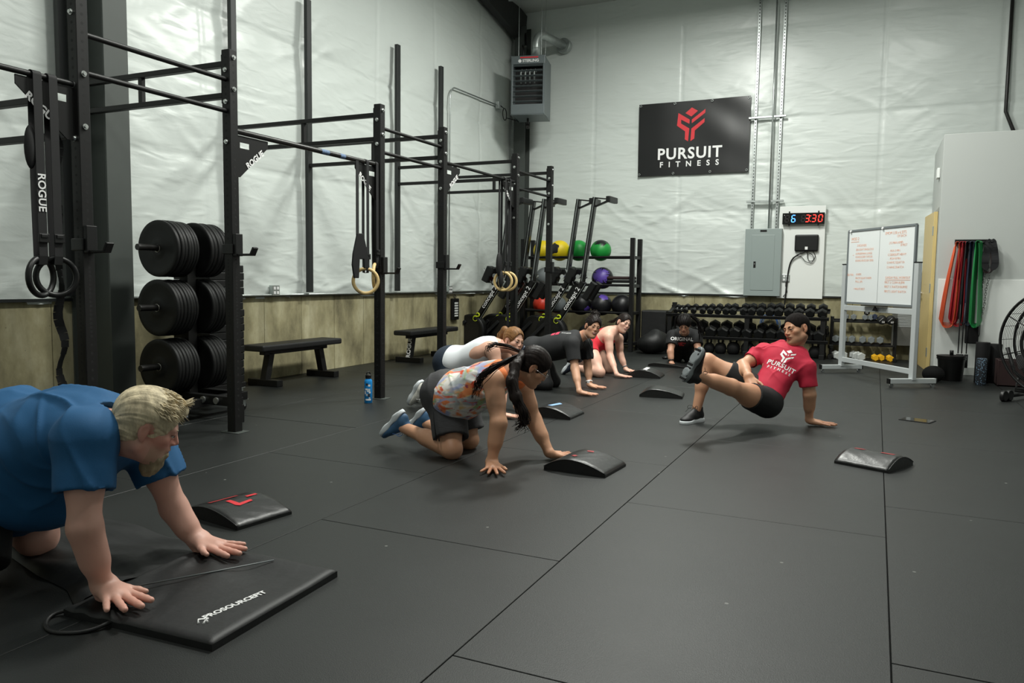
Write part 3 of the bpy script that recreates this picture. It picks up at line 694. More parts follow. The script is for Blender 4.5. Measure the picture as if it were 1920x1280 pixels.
t = tag(MB().tube([(-5.80, 12.9, 5.46), (-5.73, 12.75, 5.20), (-5.60, 12.35, 5.08), (-5.57, 12.3, 5.0), (-5.57, 12.3, HZ+hh)], .022, 10).build('gas_pipe', 'rig'), 'black gas pipe dropping from the roof beam to the top of the heater', 'pipe')

# ------------------------------------------------------------------ banner
BX0, BX1, BZ0, BZ1 = -3.78, -1.95, 2.92, 4.12
ban = thing('wall_banner', 'black banner with a red emblem and white gym name on the back wall', 'banner', ((BX0+BX1)/2, YB-.05, BZ0))
nu, nz = 60, 40; bw = BX1-BX0; bh = BZ1-BZ0
U, Z = np.meshgrid(np.linspace(-bw/2, bw/2, nu), np.linspace(0, bh, nz), indexing='ij')
bfun = lambda U, Z: .014*vnoise(U*1.6+3, Z*1.6, U*0+1)+.008*np.sin((U*.5+Z)*9)*np.exp(-((U-.6)/.4)**2)*(Z/bh)
Hh = bfun(U, Z)
ti = .02*(U/bw)
V = np.stack([U, -Hh, Z+ti*0], -1).reshape(-1, 3); idx = np.arange(nu*nz).reshape(nu, nz)
Fq = np.stack([idx[:-1, :-1], idx[1:, :-1], idx[1:, 1:], idx[:-1, 1:]], -1).reshape(-1, 4)
m = MB(); m.add(V.tolist(), [tuple(f) for f in Fq.tolist()], True); m.add((V+[0, .004, 0]).tolist(), [tuple(f) for f in Fq.tolist()], True); m.build('banner_cloth', mat('black_banner_vinyl', (17, 18, 19), .34), ban)
EMB = [[(.01, 1.04), (.21, .915), (0, .747), (-.20, .87)], [(-.43, .89), (-.47, .48), (-.195, .278), (-.20, .02), (-.09, -.05), (-.06, .366), (-.336, .543), (-.336, .667), (-.06, .517), (-.053, .65)],
       [(.457, .96), (.018, .65), (.018, .526), (.45, .835)], [(.44, .667), (.01, .357), (-.01, -.05), (.115, .03), (.124, .287), (.434, .535)]]
def emblem(parent, Mx, s, m_, th=.002):
    for k, pl in enumerate(EMB):
        bm = bmesh.new(); vs = [bm.verts.new((x*s, y*s, th)) for x, y in pl]; f = bm.faces.new(vs); bm.normal_update()
        bmesh.ops.triangulate(bm, faces=[f]); me = bpy.data.meshes.new('emblem_piece'); bm.to_mesh(me); bm.free(); me.transform(Mx); me.materials.append(M[m_] if isinstance(m_, str) else m_); link('emblem_piece', me, parent)
emblem(ban, basis((-.03, -.022, .57), (1, 0, 0), (0, 0, 1)), .50, 'red')
for s_, sz, zz, bo, spc in (('PURSUIT', .255, .345, .006, 1.12), ('FITNESS', .125, .175, .003, 2.45)):
    tm = text_mesh(s_, sz, .001, bo, spc); tm.transform(basis((-.05, -.024, zz), (1, 0, 0), (0, 0, 1))); letters(tm, ban, 'white')
for ch in list(ban.children):          # prints follow the hanging cloth
    if ch.name.startswith(('letter', 'emblem')):
        for v in ch.data.vertices: v.co.y = -float(bfun(np.array([v.co.x]), np.array([v.co.z]))[0])-.005+(v.co.y+.023)
for x in (-bw/2+.03, -bw/6, bw/6, bw/2-.03):
    for z in (.03, bh-.03): MB().torus((x, -.02, z), .016, .004, (0, 1, 0), 14, 6).build('grommet', 'galv', ban)

# ------------------------------------------------------------------ electrical gear on the back wall
def strut(name, label, a, b, horizontal=False):
    t = thing(name, label, 'channel', a); d = Vector(b)-Vector(a); n = int(d.length/.05)
    m = MB(); m.bar((0, 0, 0), d, .042, .03); ch = m.build('channel', 'galv', t, bevel=.003, seg=1)
    s = MB()
    for q in range(n):
        c = d*((q+.5)/n); s.box((c.x, c.y-.0305 if False else c.y-.0160 if horizontal else c.y-.0160, c.z), (.028, .001, .012) if horizontal else (.012, .001, .028))
    tag(s.build('slots', 'hole', ch), kind='stuff'); return t
strut('strut_channel', 'left galvanised slotted channel rising above the grey electrical panel', (-1.87, YB-.04, 2.0), (-1.86, YB-.04, ZC))
strut('strut_channel', 'right galvanised slotted channel rising above the grey electrical panel', (-1.49, YB-.04, 2.0), (-1.47, YB-.04, ZC))
strut('strut_channel', 'upper horizontal slotted channel crossing the two vertical ones', (-1.97, YB-.075, 3.76), (-1.40, YB-.075, 3.76), True)
strut('strut_channel', 'lower horizontal slotted channel crossing the two vertical ones', (-1.96, YB-.075, 2.44), (-1.39, YB-.075, 2.44), True)
t = thing('electrical_conduit', 'grey conduit rising between the two slotted channels', 'conduit', (-1.60, YB-.10, 2.0)); MB().tube([(0, 0, -.05), (0, 0, ZC-2.0)], .014, 10).build('pipe', 'galv', t)
bd = tag(MB().box((-1.10, YB-.05, 1.625), (.68, .03, 1.45)).build('backing_board', 'whiteboardpanel', bevel=.003), 'white backing board behind the interval clock and black wall unit', 'board')
pn = thing('breaker_cabinet', 'tall grey metal electrical panel on the back wall above the dumbbells', 'panel', (-1.665, YB-.105, .93))
MB().box((0, 0, .535), (.56, .12, 1.07)).build('cabinet', 'panelgrey', pn, bevel=.005); d = MB().box((.0, -.062, .53), (.35, .008, .88)).build('door', 'panelgrey', pn, bevel=.003)
m = MB(); m.box((-.12, -.068, .50), (.035, .006, .10)); m.build('latch', 'rig', d, bevel=.002); MB().cyl((-.12, -.072, .51), (-.12, -.078, .51), .009).build('latch_lock', 'chrome', d)
m = MB(); m.box((.0, -.063, 1.035), (.1, .004, .03)); m.build('nameplate', 'rig', pn)
ck = thing('interval_clock', 'black digital clock with blue and red glowing digits on the back wall', 'clock', (-1.08, YB-.11, 2.06))
MB().box((0, 0, .09), (.62, .06, .175)).build('case', 'blackglass', ck, bevel=.004)
for x in (-.21, .22):
    for z in (-.01, .19): MB().box((x, .0, z), (.02, .03, .03)).build('bracket', 'rig', ck)
SEG = {'0': 'abcdef', '3': 'abcdg', '6': 'acdefg', '8': 'abcdefg', '5': 'acdfg'}
def digit(ch, x, s, m_, z=.09, off=False):
    P = {'a': ((0, 1), 'h'), 'b': ((.5, .5), 'v'), 'c': ((.5, -.5), 'v'), 'd': ((0, -1), 'h'), 'e': ((-.5, -.5), 'v'), 'f': ((-.5, .5), 'v'), 'g': ((0, 0), 'h')}
    for k in SEG[ch]:
        (px, pz), o = P[k]; mm = MB(); mm.box((x+px*s+pz*s*.12, -.0325, z+pz*s), (s*.75, .002, s*.22) if o == 'h' else (s*.22, .002, s*.75)); mm.build('segment', m_, ck)
for x in (-.24, -.0): digit('8', x, .052, 'leddark')
digit('6', -.145, .052, 'ledblue'); digit('3', .06, .052, 'ledred'); digit('3', .155, .052, 'ledred'); digit('0', .25, .052, 'ledred')
MB().box((-.28, -.0325, .145), (.008, .002, .008)).build('indicator_dot', 'white', ck)
for z in (.045, .13): MB().box((.108, -.0325, z), (.01, .002, .012)).build('colon_dot', 'ledred', ck)
rt_ = thing('wall_router', 'black rectangular wall unit below the interval clock', 'router', (-1.02, YB-.095, 1.64)); MB().box((0, 0, .13), (.35, .05, .26)).build('case', 'blackplastic', rt_, bevel=.02, seg=3); MB().box((.0, -.026, .05), (.04, .002, .045)).build('badge', 'white', rt_)
cb = MB(); cb.tube(smooth([(-.02, 0, -.0), (-.12, -.01, -.05), (-.21, 0, -.12), (-.25, .01, -.25), (-.27, .0, -.5), (-.29, 0, -.85)]), .011, 8); cb.tube(smooth([(.10, 0, .0), (.14, 0, -.06), (.12, 0, -.14), (.05, 0, -.16), (.02, 0, -.10), (.02, 0, -.0)]), .006, 6); cb.tube(smooth([(-.02, 0, 0), (.07, -.01, -.03), (.12, 0, -.09), (.10, .0, -.18), (.0, 0, -.17), (-.05, 0, -.10), (-.1, 0, -.06), (-.2, 0, -.1)]), .005, 6)
tag(cb.build('cable_bundle', 'blackplastic', None, loc=(-1.02, YB-.095, 1.64)), 'black cables looping below the black wall unit', 'cable')
outlet('dark outlet pair with plugs beside the right edge of the electrical panel', -1.31, YB-.06, 1.22, 'y')
cb = MB(); cb.tube([(0, 0, 0), (.0, -.02, -.1), (.03, -.02, -.2), (-.03, -.01, -.27), (.02, 0, -.3)], .005, 6); cb.tube([(-.03, 0, .05), (-.06, 0, .3), (-.04, 0, .6), (-.06, 0, .8)], .003, 5)
tag(cb.build('plug_cord', 'blackplastic', None, loc=(-1.31, YB-.06, 1.2)), 'thin black cords hanging at the outlet by the electrical panel', 'cord')
t = thing('roof_conduit', 'dark pipe coming down the back wall behind the office roof', 'pipe', (1.5, YB-.05, 3.0)); MB().tube([(.05, 0, 2.9), (.05, 0, .60), (.16, 0, .32), (.4, 0, -.1)], .025, 10).build('pipe', 'rigworn', t)

# louvred steel wall unit in the corner by the door
t = thing('louvred_wall_unit', 'stainless steel wall unit with louvres beside the wooden door', 'wall unit', (.44, YB-.13, 0))
MB().box((0, .02, .54), (.40, .22, .62)).build('cabinet', 'stainless', t, bevel=.006); MB().box((.06, .04, 1.1), (.22, .16, .5), (0, R(-4), 0)).build('backsplash', 'stainless', t, bevel=.004)
for q in range(13): MB().box((.02, -.093, .52+q*.022), (.30, .006, .009)).build('louver', 'alu', t)
MB().box((.08, .02, .115), (.06, .06, .23)).build('drain_box', 'stainless', t, bevel=.003)

# ------------------------------------------------------------------ dumbbells
def hexhead(m, x, y, z, r, w, ax=(0, 1, 0), a0=0):
    """hexagonal rubber head centred at x,y,z, bevelled both ends"""
    X = basis((x, y, z), Vector((0, 0, 1)).cross(Vector(ax)), (0, 0, 1)); vs = []
    for rr, zz in ((.80, -.5), (1, -.30), (1, .30), (.80, .5)):
        for i in range(6): a = a0+PI/6+PI/3*i; vs.append((r*rr*math.cos(a), r*rr*math.sin(a), w*zz))
    fs = [tuple(range(6))[::-1], tuple(range(18, 24))]
    for k in range(3):
        for i in range(6): fs.append((k*6+i, k*6+(i+1) % 6, k*6+6+(i+1) % 6, k*6+6+i))
    m.add(vs, fs, False, X)
def dumbbell(label, loc, r, gap, m_='rubber', tilt=0, rz=0, group=None, mh='chrome', name='hex_dumbbell'):
    t = thing(name, label, 'dumbbell', loc, rz, group); t.rotation_euler = (tilt, 0, rz); w = r*1.25
    for s in (-1, 1):
        m = MB(); hexhead(m, 0, s*(gap/2+w/2), 0, r, w); m.build('head', m_, t)
    MB().tube([(0, -gap/2, 0), (0, -gap/4, 0), (0, 0, 0), (0, gap/4, 0), (0, gap/2, 0)], [.012, .015, .0165, .015, .012], 10, cap=False).build('handle', mh, t)
    return t
RX0, RX1, RY = -3.08, -.62, 12.78
rk = thing('dumbbell_rack', 'long black two-shelf dumbbell rack against the back wall', 'rack', ((RX0+RX1)/2, RY, 0)); W_ = RX1-RX0
for k, x in enumerate((-W_/2+.05, .04, W_/2-.08)):
    m = MB(); m.bar((x, -.24, .0), (x, -.24, .0), .07) if False else None
    m.box((x, .16, .40), (.07, .07, .80)); m.box((x, -.16, .30), (.07, .07, .60)); m.box((x, 0, .035), (.075, .56, .07)); m.bar((x, -.19, .30), (x, .19, .36), .06); m.bar((x, -.19, .62), (x, .19, .72), .06); m.build('leg_frame', 'rig', rk, bevel=.004)
TS = R(20)
for z0 in (.31, .66):
    X = Matrix.Translation((0, 0, z0)) @ Matrix.Rotation(TS, 4, 'X')
    m = MB(); m.box((0, -.15, 0), (W_, .12, .008), None, X); m.box((0, .12, 0), (W_, .12, .008), None, X); m.box((0, -.21, .018), (W_, .008, .05), None, X); m.box((0, .18, .012), (W_, .008, .04), None, X); m.build('shelf', 'rig', rk, bevel=.002, seg=1)
tx = [62, 92, 128, 185, 248, 300, 352, 407, 455, 525, 578, 635, 695, 752, 815, 880, 948, 1022]
def on_shelf(i, x, r, gap, z0, lab, grp, rz=0):
    off = Vector((0, -.02, r*.88+.012)); off.rotate(Euler((TS, 0, 0)))
    return dumbbell(lab, (x, RY+off.y, z0+off.z), r, gap, 'rubber', TS, rz, grp)
for i, q in enumerate(tx):
    x = -2.94+(q-62)/(1022-62)*(2.22); r = .044+.030*min(1, i/13)
    on_shelf(i, x, r*(.82 if i == 1 else 1), .115, .66, f'black hex dumbbell, {ORD[i]} from the left on the upper shelf of the long rack', 'hex dumbbells on the long rack')
bx = [-2.90, -2.72, -2.55, -2.35, -2.16, -1.97, -1.79, -1.61, -1.44, -1.26, -1.08, -.90, -.73]
for i, x in enumerate(bx):
    r = .098 if i < 6 else .088 if i < 9 else .094
    on_shelf(i, x, r, .12, .31, f'large black hex dumbbell, {ORD[i]} from the left on the lower shelf of the long rack', 'hex dumbbells on the long rack', rnd.uniform(-.16, .02))
# kettlebells on the floor below
def kettlebell(label, x, y, r, m_='blackmatte', rz=0):
    t = thing('kettlebell', label, 'kettlebell', (x, y, 0), rz, 'kettlebells under the long rack'); 
    MB().lathe([(.001, 0), (r*.62, 0), (r*.86, r*.25), (r, r*.85), (r*.93, r*1.3), (r*.7, r*1.68), (r*.35, r*1.86), (.001, r*1.9)], 24).build('body', m_, t)
    P = [(-r*.55, 0, r*1.6), (-r*.72, 0, r*2.2), (-r*.58, 0, r*2.75), (-r*.25, 0, r*2.98), (r*.25, 0, r*2.98), (r*.58, 0, r*2.75), (r*.72, 0, r*2.2), (r*.55, 0, r*1.6)]
    MB().tube(P, .017, 10).build('handle', 'rigworn', t); return t
M['kbgreen'] = mat('green_kettlebell', (24, 150, 76), .5)
for i, (x, r, mm, wd) in enumerate([(-2.62, .085, 'kbgreen', 'green and black'), (-2.40, .09, 'blackmatte', 'black'), (-2.22, .095, 'blackmatte', 'black'), (-2.02, .105, 'blackmatte', 'large black'), (-1.80, .108, 'blackmatte', 'large black'), (-1.60, .09, 'blackmatte', 'black'), (-1.38, .09, 'blackmatte', 'black'), (-.80, .10, 'blackmatte', 'black')]):
    kettlebell(f'{wd} kettlebell, {ORD[i]} from the left on the floor under the long rack', x, 12.72, r, mm, rnd.uniform(.9, 1.5))
# things behind the rack on the wall
cb = thing('cable_coil', 'coil of bright blue cable hanging behind the long rack', 'cable', (-1.52, YB-.08, .50))
m = MB()
for q in range(5): m.torus((rnd.uniform(-.015, .015), 0, rnd.uniform(-.01, .01)), .11+.012*q, .006, (rnd.uniform(-.1, .1), 1, rnd.uniform(-.1, .1)), 28, 6)
m.build('coil', 'bluecord', cb); MB().tube([(0, .08, .10), (0, -.03, .10), (0, -.04, .13)], .006, 6).build('hook', 'galv', cb)
# small rack at right
SXC, SYC = -.15, 12.9
sr = thing('small_dumbbell_rack', 'small dark two-tier rack of light weights behind the whiteboard', 'rack', (SXC, SYC, 0))
for s in (-1, 1):
    m = MB(); m.box((s*.44, .08, .32), (.05, .06, .64)); m.box((s*.44, -.02, .03), (.05, .40, .05)); m.build('side_frame', 'rig', sr, bevel=.004)
for z in (.22, .57):
    m = MB(); m.box((0, .02, z), (.86, .03, .03)); m.box((0, .16, z+.02), (.86, .03, .03)); m.build('rail', 'rig', sr, bevel=.003)
def dbh(label, x, y, z, r, m_, group='light dumbbells on the small rack', rz=0, name='small_dumbbell'): return dumbbell(label, (x, y, z), r, .09, m_, 0, rz, group, mh=m_, name=name)
for i, x in enumerate((-.53, -.41, -.30, -.15, -.03, .09)): dbh(f'grey hex dumbbell, {ORD[i]} from the left on the lower rail of the small rack', x, 12.98, .30, .055, 'grey')
for i, x in enumerate((-.40, -.29, -.13, -.05)): dbh(f'dark grey small dumbbell, {ORD[i]} from the left on the top rail of the small rack', x, 12.98, .64, .045, 'grey')
t = dbh('black small dumbbell stacked on top of the grey ones on the small rack', -.11, 12.98, .715, .045, 'rubber'); text('lettering', '12', .04, 'white', t, basis((0, -.112, 0), (1, 0, 0), (0, 0, 1)), depth=.001)
dbh('dark blue small dumbbell beside the two round ones on the small rack', .0, 12.98, .65, .045, 'bandblue')
for i, (x, s) in enumerate(((.10, '50'), (.22, '60'))):
    t = thing('round_dumbbell', f'black round dumbbell printed {s}, {"left" if i == 0 else "right"} of the pair on the small rack', 'dumbbell', (x, 12.95, .61), 0, 'round dumbbells on the small rack')
    for k in (-1, 1):
        MB().lathe([(.001, -.05), (.055, -.05), (.066, -.042), (.066, .042), (.055, .05), (.001, .05)], 26, basis((0, k*.11, 0), (1, 0, 0), (0, 0, -1)) if k < 0 else basis((0, k*.11, 0), (-1, 0, 0), (0, 0, -1))).build('head', 'rubber', t)
    MB().cyl((0, -.07, 0), (0, .07, 0), .016).build('handle', 'chrome', t)
    text('lettering', s, .04, 'white', t, basis((.018, -.162, -.028), (1, 0, 0), (0, 0, 1)), depth=.001)
    m = MB(); m.box((-.01, -.1615, .01), (.075, .002, .003), (0, R(-45), 0)); m.build('stripe', 'white', t)
for i, (x, y) in enumerate(((-.50, 12.80), (-.43, 12.92), (-.18, 12.80), (-.25, 12.93))): dbh(f'pale grey hex dumbbell, {ORD[i]} of four on the floor under the small rack', x, y, .058, .066, 'lightgrey', 'pale dumbbells on the floor', .25)
for i, (x, y) in enumerate(((.03, 12.86), (.11, 12.92), (.23, 12.84))): dbh(f'yellow small dumbbell, {ORD[i]} from the left on the floor under the small rack', x, y, .045, .05, 'yellowdb', 'yellow dumbbells on the floor', .1)
t = dbh('black small dumbbell standing on end beside the small rack', -.585, 12.72, .12, .045, 'rubber'); t.rotation_euler = (PI/2, 0, 0)

# ------------------------------------------------------------------ ball rack with balls
BXL, BXR, BY0, BY1 = -5.48, -3.56, 12.2, 12.62
br = thing('ball_rack', 'tall black tube rack holding medicine balls near the far corner', 'rack', ((BXL+BXR)/2, BY0, 0)); hwid = (BXR-BXL)/2
for sx in (-1, 1):
    for y in (0, BY1-BY0): MB().box((sx*hwid, y, .915), (.07, .07, 1.83)).build('post', 'rig', br, bevel=.004, seg=1)
    for z in (.12, .62, 1.06, 1.52): MB().bar((sx*hwid, .03, z), (sx*hwid, BY1-BY0-.03, z), .05).build('side_brace', 'rig', br, bevel=.003, seg=1)
for z in (.12, .62, 1.07, 1.525):
    for y in (.09, BY1-BY0-.07): MB().cyl((-hwid, y, z), (hwid, y, z), .021, n=12).build('rail', 'rig', br)
def ball(label, x, z, r, m1, m2=None, patch=None, y=12.42, group='medicine balls on the ball rack'):
    t = thing('medicine_ball', label, 'ball', (x, y, z), 0, group); MB().sphere((0, 0, 0), r, 32, 20).build('shell', m1, t)
    if m2:   # curved colour panel
        d, ang = patch; X = basis((0, 0, 0), frame(d)[0], frame(d)[1]); m = MB(); n = 20
        shape = lambda a: ang*(1+.13*math.cos(5*a+.6))
        vs = [(0, 0, r*1.004)]
        for k in range(1, 6):
            for i in range(n):
                a = 2*PI*i/n; e = shape(a)*k/5; vs.append((r*1.004*math.sin(e)*math.cos(a), r*1.004*math.sin(e)*math.sin(a), r*1.004*math.cos(e)))
        fs = [(0, 1+i, 1+(i+1) % n) for i in range(n)]
        for k in range(4):
            for i in range(n): fs.append((1+k*n+i, 1+(k+1)*n+i, 1+(k+1)*n+(i+1) % n, 1+k*n+(i+1) % n))
        m.add(vs, fs, True, X); m.build('panel', m2, t)
    return t
zr = 1.525
ball('yellow medicine ball partly hidden behind a rower rail on the top shelf', -5.20, zr+.115, .175, 'yellow')
ball('yellow medicine ball with a black patch on the top shelf', -4.90, zr+.115, .175, 'yellow', 'ballblack', ((-.3, -1, .22), .55))
ball('green medicine ball half hidden behind a rower rail on the top shelf', -4.56, zr+.115, .175, 'green')
ball('green medicine ball with a black top, rightmost on the top shelf', -4.17, zr+.115, .175, 'green', 'ballblack', ((.15, -.35, 1), .75))
ball('black and purple medicine ball on the middle shelf', -4.13, 1.07+.115, .180, 'ballblack', 'purple', ((.12, -1, .30), .85))
ball('dark grey medicine ball on the middle shelf behind the rowers', -5.15, 1.07+.115, .175, 'grey')
ball('black medicine ball with a faint purple edge on the lower shelf, left of three', -4.50, .62+.12, .18, 'ballblack', 'purple', ((1, -.5, -.6), .35))
ball('black medicine ball with a purple stripe on the lower shelf', -4.14, .62+.12, .18, 'ballblack', 'purple', ((.5, -.6, 1), .42))
ball('plain black medicine ball, rightmost on the lower shelf', -3.78, .62+.12, .18, 'ballblack')
ball('orange red ball on the lower shelf behind the rowers', -5.22, .62+.10, .15, 'redball')
ball('dark slate ball beside the orange red one on the lower shelf', -4.92, .62+.10, .15, 'grey')
ball('dark red ball on the floor tier behind the rowers', -5.08, .12+.12, .15, 'redball')
ball('black ball on the floor tier under the ball rack', -4.35, .12+.12, .18, 'ballblack')
ball('large black ball on the floor tier, right end', -3.85, .12+.12, .18, 'ballblack')
for i, z in enumerate((1.135, 1.19)):
    t = tag(MB().box((-3.80, 12.42, z), (.42, .30, .05)).build('folded_pad', 'vinylblack' if i == 0 else 'leather', bevel=.02, seg=3), ('lower' if i == 0 else 'upper')+' dark pad of two lying on the middle shelf by the purple ball', 'pad')
# sandbag and dark box
m = MB(); m.sphere((0, 0, .19), .5, 26, 16, (.58, .56, .38)); o = m.build('sandbag', 'nylonmat', None, loc=(-3.22, 12.15, 0))
for v in o.data.vertices:
    if v.co.z < .0: v.co.z = 0
    t_ = min(1, v.co.z/.38); v.co.x *= (1+.05*math.sin(v.co.y*20))*(1.08-.45*t_); v.co.x += .10*t_; v.co.z += .012*math.sin(v.co.x*22+v.co.y*15)*(v.co.z > .03)
tag(o, 'slumped black sandbag on the floor near the ball rack', 'sandbag')
tag(MB().box((-3.31, 12.86, .33), (.42, .42, .66)).build('foam_box', 'nylonmat', bevel=.02), 'dark square foam box between the ball rack and dumbbell rack', 'box')
tag(MB().sphere((-2.78, 11.35, .02), .03, 12, 8, (1.6, .9, .8)).build('small_clip', 'blackplastic'), 'tiny black clip lying on the floor behind the farthest ab mat', 'clip')

# ------------------------------------------------------------------ rowers stored upright
M['rail'] = mat('dark_glossy_rail', (20, 21, 21), .22)
def rower(label, x, y, sc=1.0, letter=True):
    t = thing('rowing_machine', label, 'rowing machine', (x, y, 0), R(-2)); t.scale = (sc,)*3
    # profile drawn in local x (right) and z
    f = MB(); f.bar((-.42, 0, .30), (.14, 0, 1.12), .065, .13, up=(0, 1, 0)); f = f.build('front_frame', 'rig', t, bevel=.006)
    m = MB(); m.bar((-.34, -.037, .32), (.18, -.037, 1.09), .006, .012, up=(0, 1, 0)); m.build('frame_edge', 'galv', f)
    MB().cyl((-.40, -.08, .30), (-.40, .08, .30), .27, n=30).build('flywheel_housing', 'blackplastic', t, bevel=.03, seg=2)
    m = MB(); m.cyl((-.40, -.082, .30), (-.40, -.085, .30), .19, n=26); m.build('perforated_cover', 'rigworn', t)
    for s in (-1, 1):
        m = MB(); m.bar((-.46, s*.10, .46), (-.80, s*.24, .10), .035, .05); m.bar((-.80, s*.24, .10), (-.78, s*.24, .0), .05); m.build('front_leg', 'blackplastic', t, bevel=.004)
    m = MB(); m.bar((-.82, -.28, .10), (-.82, .28, .10), .05); m.build('foot_bar', 'blackplastic', t, bevel=.004)
    m = MB(); m.bar((.10, 0, 1.0), (.30, 0, 2.42), .06, .085, up=(0, 1, 0)); mr = m.build('monorail', 'rail', t, bevel=.004)
    m = MB(); m.bar((.10, -.034, 1.0), (.30, -.034, 2.42), .008, .03, up=(0, 1, 0)); m.build('rail_cap', 'galv', mr)
    for s in (-1, 1):
        m = MB(); m.bar((.31, 0, 2.28), (.52, s*.02, 2.36), .026); m.build('rear_strut', 'blackplastic', t)
    m = MB(); m.bar((.30, 0, 2.41), (.55, 0, 2.38), .02); m.build('rear_rod', 'rigworn', t)
    m = MB(); m.box((.57, 0, 2.37), (.07, .36, .09)); m.build('rear_foot', 'blackplastic', t, bevel=.012)
    m = MB(); m.box((.02, 0, 1.26), (.17, .24, .06), (0, R(-62), 0)); m.build('seat', 'blackplastic', t, bevel=.02)
    for s in (-1, 1):
        m = MB(); m.box((.28, s*.11, .98), (.10, .09, .30), (0, R(32), 0)); fp = m.build('footplate', 'blackplastic', t, bevel=.01)
        m = MB(); m.cyl((.10, s*.12, 1.20), (.10, s*.16, 1.20), .035, n=14); m.build('roller', 'chrome', t)
    m = MB(); m.box((-.06, -.03, 1.22), (.12, .18, .26), (0, R(25), 0)); m.build('monitor_arm', 'blackplastic', t, bevel=.015)
    m = MB(); m.tube([(.0, -.02, 1.05), (-.1, -.03, 1.2), (-.16, -.04, 1.32)], .012); m.build('handle_cradle', 'chrome', t)
    if letter:
        d = Vector((.56, 0, .82)).normalized(); n = Vector((-d.z, 0, d.x))
        text('lettering', 'concept 2', .105, 'white', f, basis((-.04, -.069, .855), d, n), depth=.001, bold=.0008)
        m = MB(); c = Vector((-.29, -.069, .50)); m.torus(c+d*.0, .040, .014, (0, 1, 0), 16, 6, .6, 5.6); m.torus(c+d*.075, .028, .012, (0, 1, 0), 14, 6, 3.7, 8.6); m.build('logo_mark', 'lime', f)
    return t
for i, (x, y, lab) in enumerate([(-5.62, 11.35, 'black rowing machine stored upright, leftmost, beside the wooden rings'), (-5.40, 11.75, 'black rowing machine stored upright, second from left behind the fifth upright'),
                                 (-5.12, 11.55, 'black rowing machine stored upright, third from left'), (-4.62, 11.75, 'black rowing machine stored upright, fourth from left with large white lettering'),
                                 (-4.28, 11.55, 'black rowing machine stored upright, rightmost of five')]):
    rower(lab, x, y)
# ------------------------------------------------------------------ rolling whiteboard
WB = thing('rolling_whiteboard', 'white rolling whiteboard with orange handwriting in a silver wheeled frame', 'whiteboard', (-.34, 10.84, 0), math.atan2(-1.15, .76))
WL = 1.378   # local x runs along the board, local -y faces the gym
for x in (-.045, WL-.02):
    MB().box((x, 0, .735), (.075, .045, 1.30)).build('post', 'alu', WB, bevel=.004); MB().box((x, 0, 1.39), (.08, .05, .012)).build('post_cap', 'blackplastic', WB)
    m = MB(); m.box((x, 0, .075), (.05, .56, .055)); ft = m.build('foot', 'alu', WB, bevel=.004)
    for s in (-1, 1):
        MB().box((x, s*.285, .075), (.052, .012, .057)).build('foot_cap', 'blackplastic', ft)
        m = MB(); m.box((x, s*.25, .045), (.02, .03, .04)); c = m.build('caster', 'galv', WB, bevel=.002); MB().cyl((x-.01, s*.25, .022), (x+.01, s*.25, .022), .022, n=16).build('wheel', 'chrome', c)
for z, h in ((.84, .065), (.175, .06)): MB().box((WL/2-.03, 0, z), (WL, .035, h)).build('cross_bar', 'alu', WB, bevel=.004)
bdr = MB().box((WL/2-.03, -.0, 1.355), (WL-.10, .02, .90)).build('board', 'board', WB, bevel=.002)
for a, b in (((.01, -.004, .905), (WL-.07, -.004, .905)), ((.01, -.004, 1.805), (WL-.07, -.004, 1.805)), ((.01, -.004, .905), (.01, -.004, 1.805)), ((WL-.07, -.004, .905), (WL-.07, -.004, 1.805))): MB().bar(a, b, .03, .026).build('board_frame', 'grey', WB, bevel=.002)
MB().box((WL/2-.03, -.0115, 1.355), (.003, .001, .88)).build('center_line', 'grey', bdr)
MB().box((WL/2-.03, -.045, .885), (.45, .06, .012)).build('pen_tray', 'rig', WB, bevel=.002); MB().prism([(-.05, 0), (.05, 0), (0, .06)], -.006, .006, basis((WL/2, -.05, .825), (1, 0, 0), (0, 0, 1))).build('latch', 'rig', WB)
for x in (.07, .72): MB().cyl((x, -.018, 1.80), (x, -.03, 1.80), .014, n=12).build('magnet_clip', 'white', bdr)
LN = [(.07, 1.70, 'WOD 2', .055), (.20, 1.615, '3 ROUNDS', .045), (.18, 1.565, '200 LIGHT SINGLE DUS', .040), (.18, 1.515, '8 SPIDERMAN LUNGE', .040), (.18, 1.475, '8 SHOULDER TAPS EA', .040), (.18, 1.43, '8 DEAD BUGS (EA SIDE)', .040),
      (.02, 1.255, 'BUY IN :', .045), (.20, 1.26, '10 REPS', .040), (.20, 1.215, 'BACK SQUAT 8 REPS', .040), (.20, 1.17, 'PULL UPS', .040), (.16, 1.08, '1 MINUTE REST', .040),
      (.76, 1.735, 'EMOM 3:30 x 6 SETS', .050), (.98, 1.695, 'OF EACH', .045), (.84, 1.62, '(15 MAN AMP)', .045), (1.04, 1.59, ':30 REST', .040), (.85, 1.53, '- RUN 3 MIN', .040), (.82, 1.485, '12 DEADLIFT HEAVY', .042), (.85, 1.44, '- ROW 8 MIN', .040),
      (.81, 1.395, '12 HANG SQUAT EA', .040), (.81, 1.34, '12 HANG SNATCH', .042), (.80, 1.22, 'SUNDAY FULL WORKOUT', .042), (.79, 1.165, 'FIRST 2: CLEAN & JERK', .042), (.79, 1.115, 'FIRST 3: SNATCH BURPEE', .042), (.79, 1.06, 'FIRST 5: LIGHT SNATCH', .042)]
for x, z, s_, sz in LN: text('handwriting', s_, sz*.93, 'orange', bdr, basis((x, -.0115, z), (1, 0, 0), (0, 0, 1)), depth=.0003, bold=-.0007, align='LEFT', spacing=.95)
for (x0, x1, z) in ((.07, .24, 1.665), (.80, 1.25, 1.195), (.12, .14, 1.5)): MB().box(((x0+x1)/2, -.0115, z), (x1-x0, .001, .004)).build('underline', 'orange', bdr)

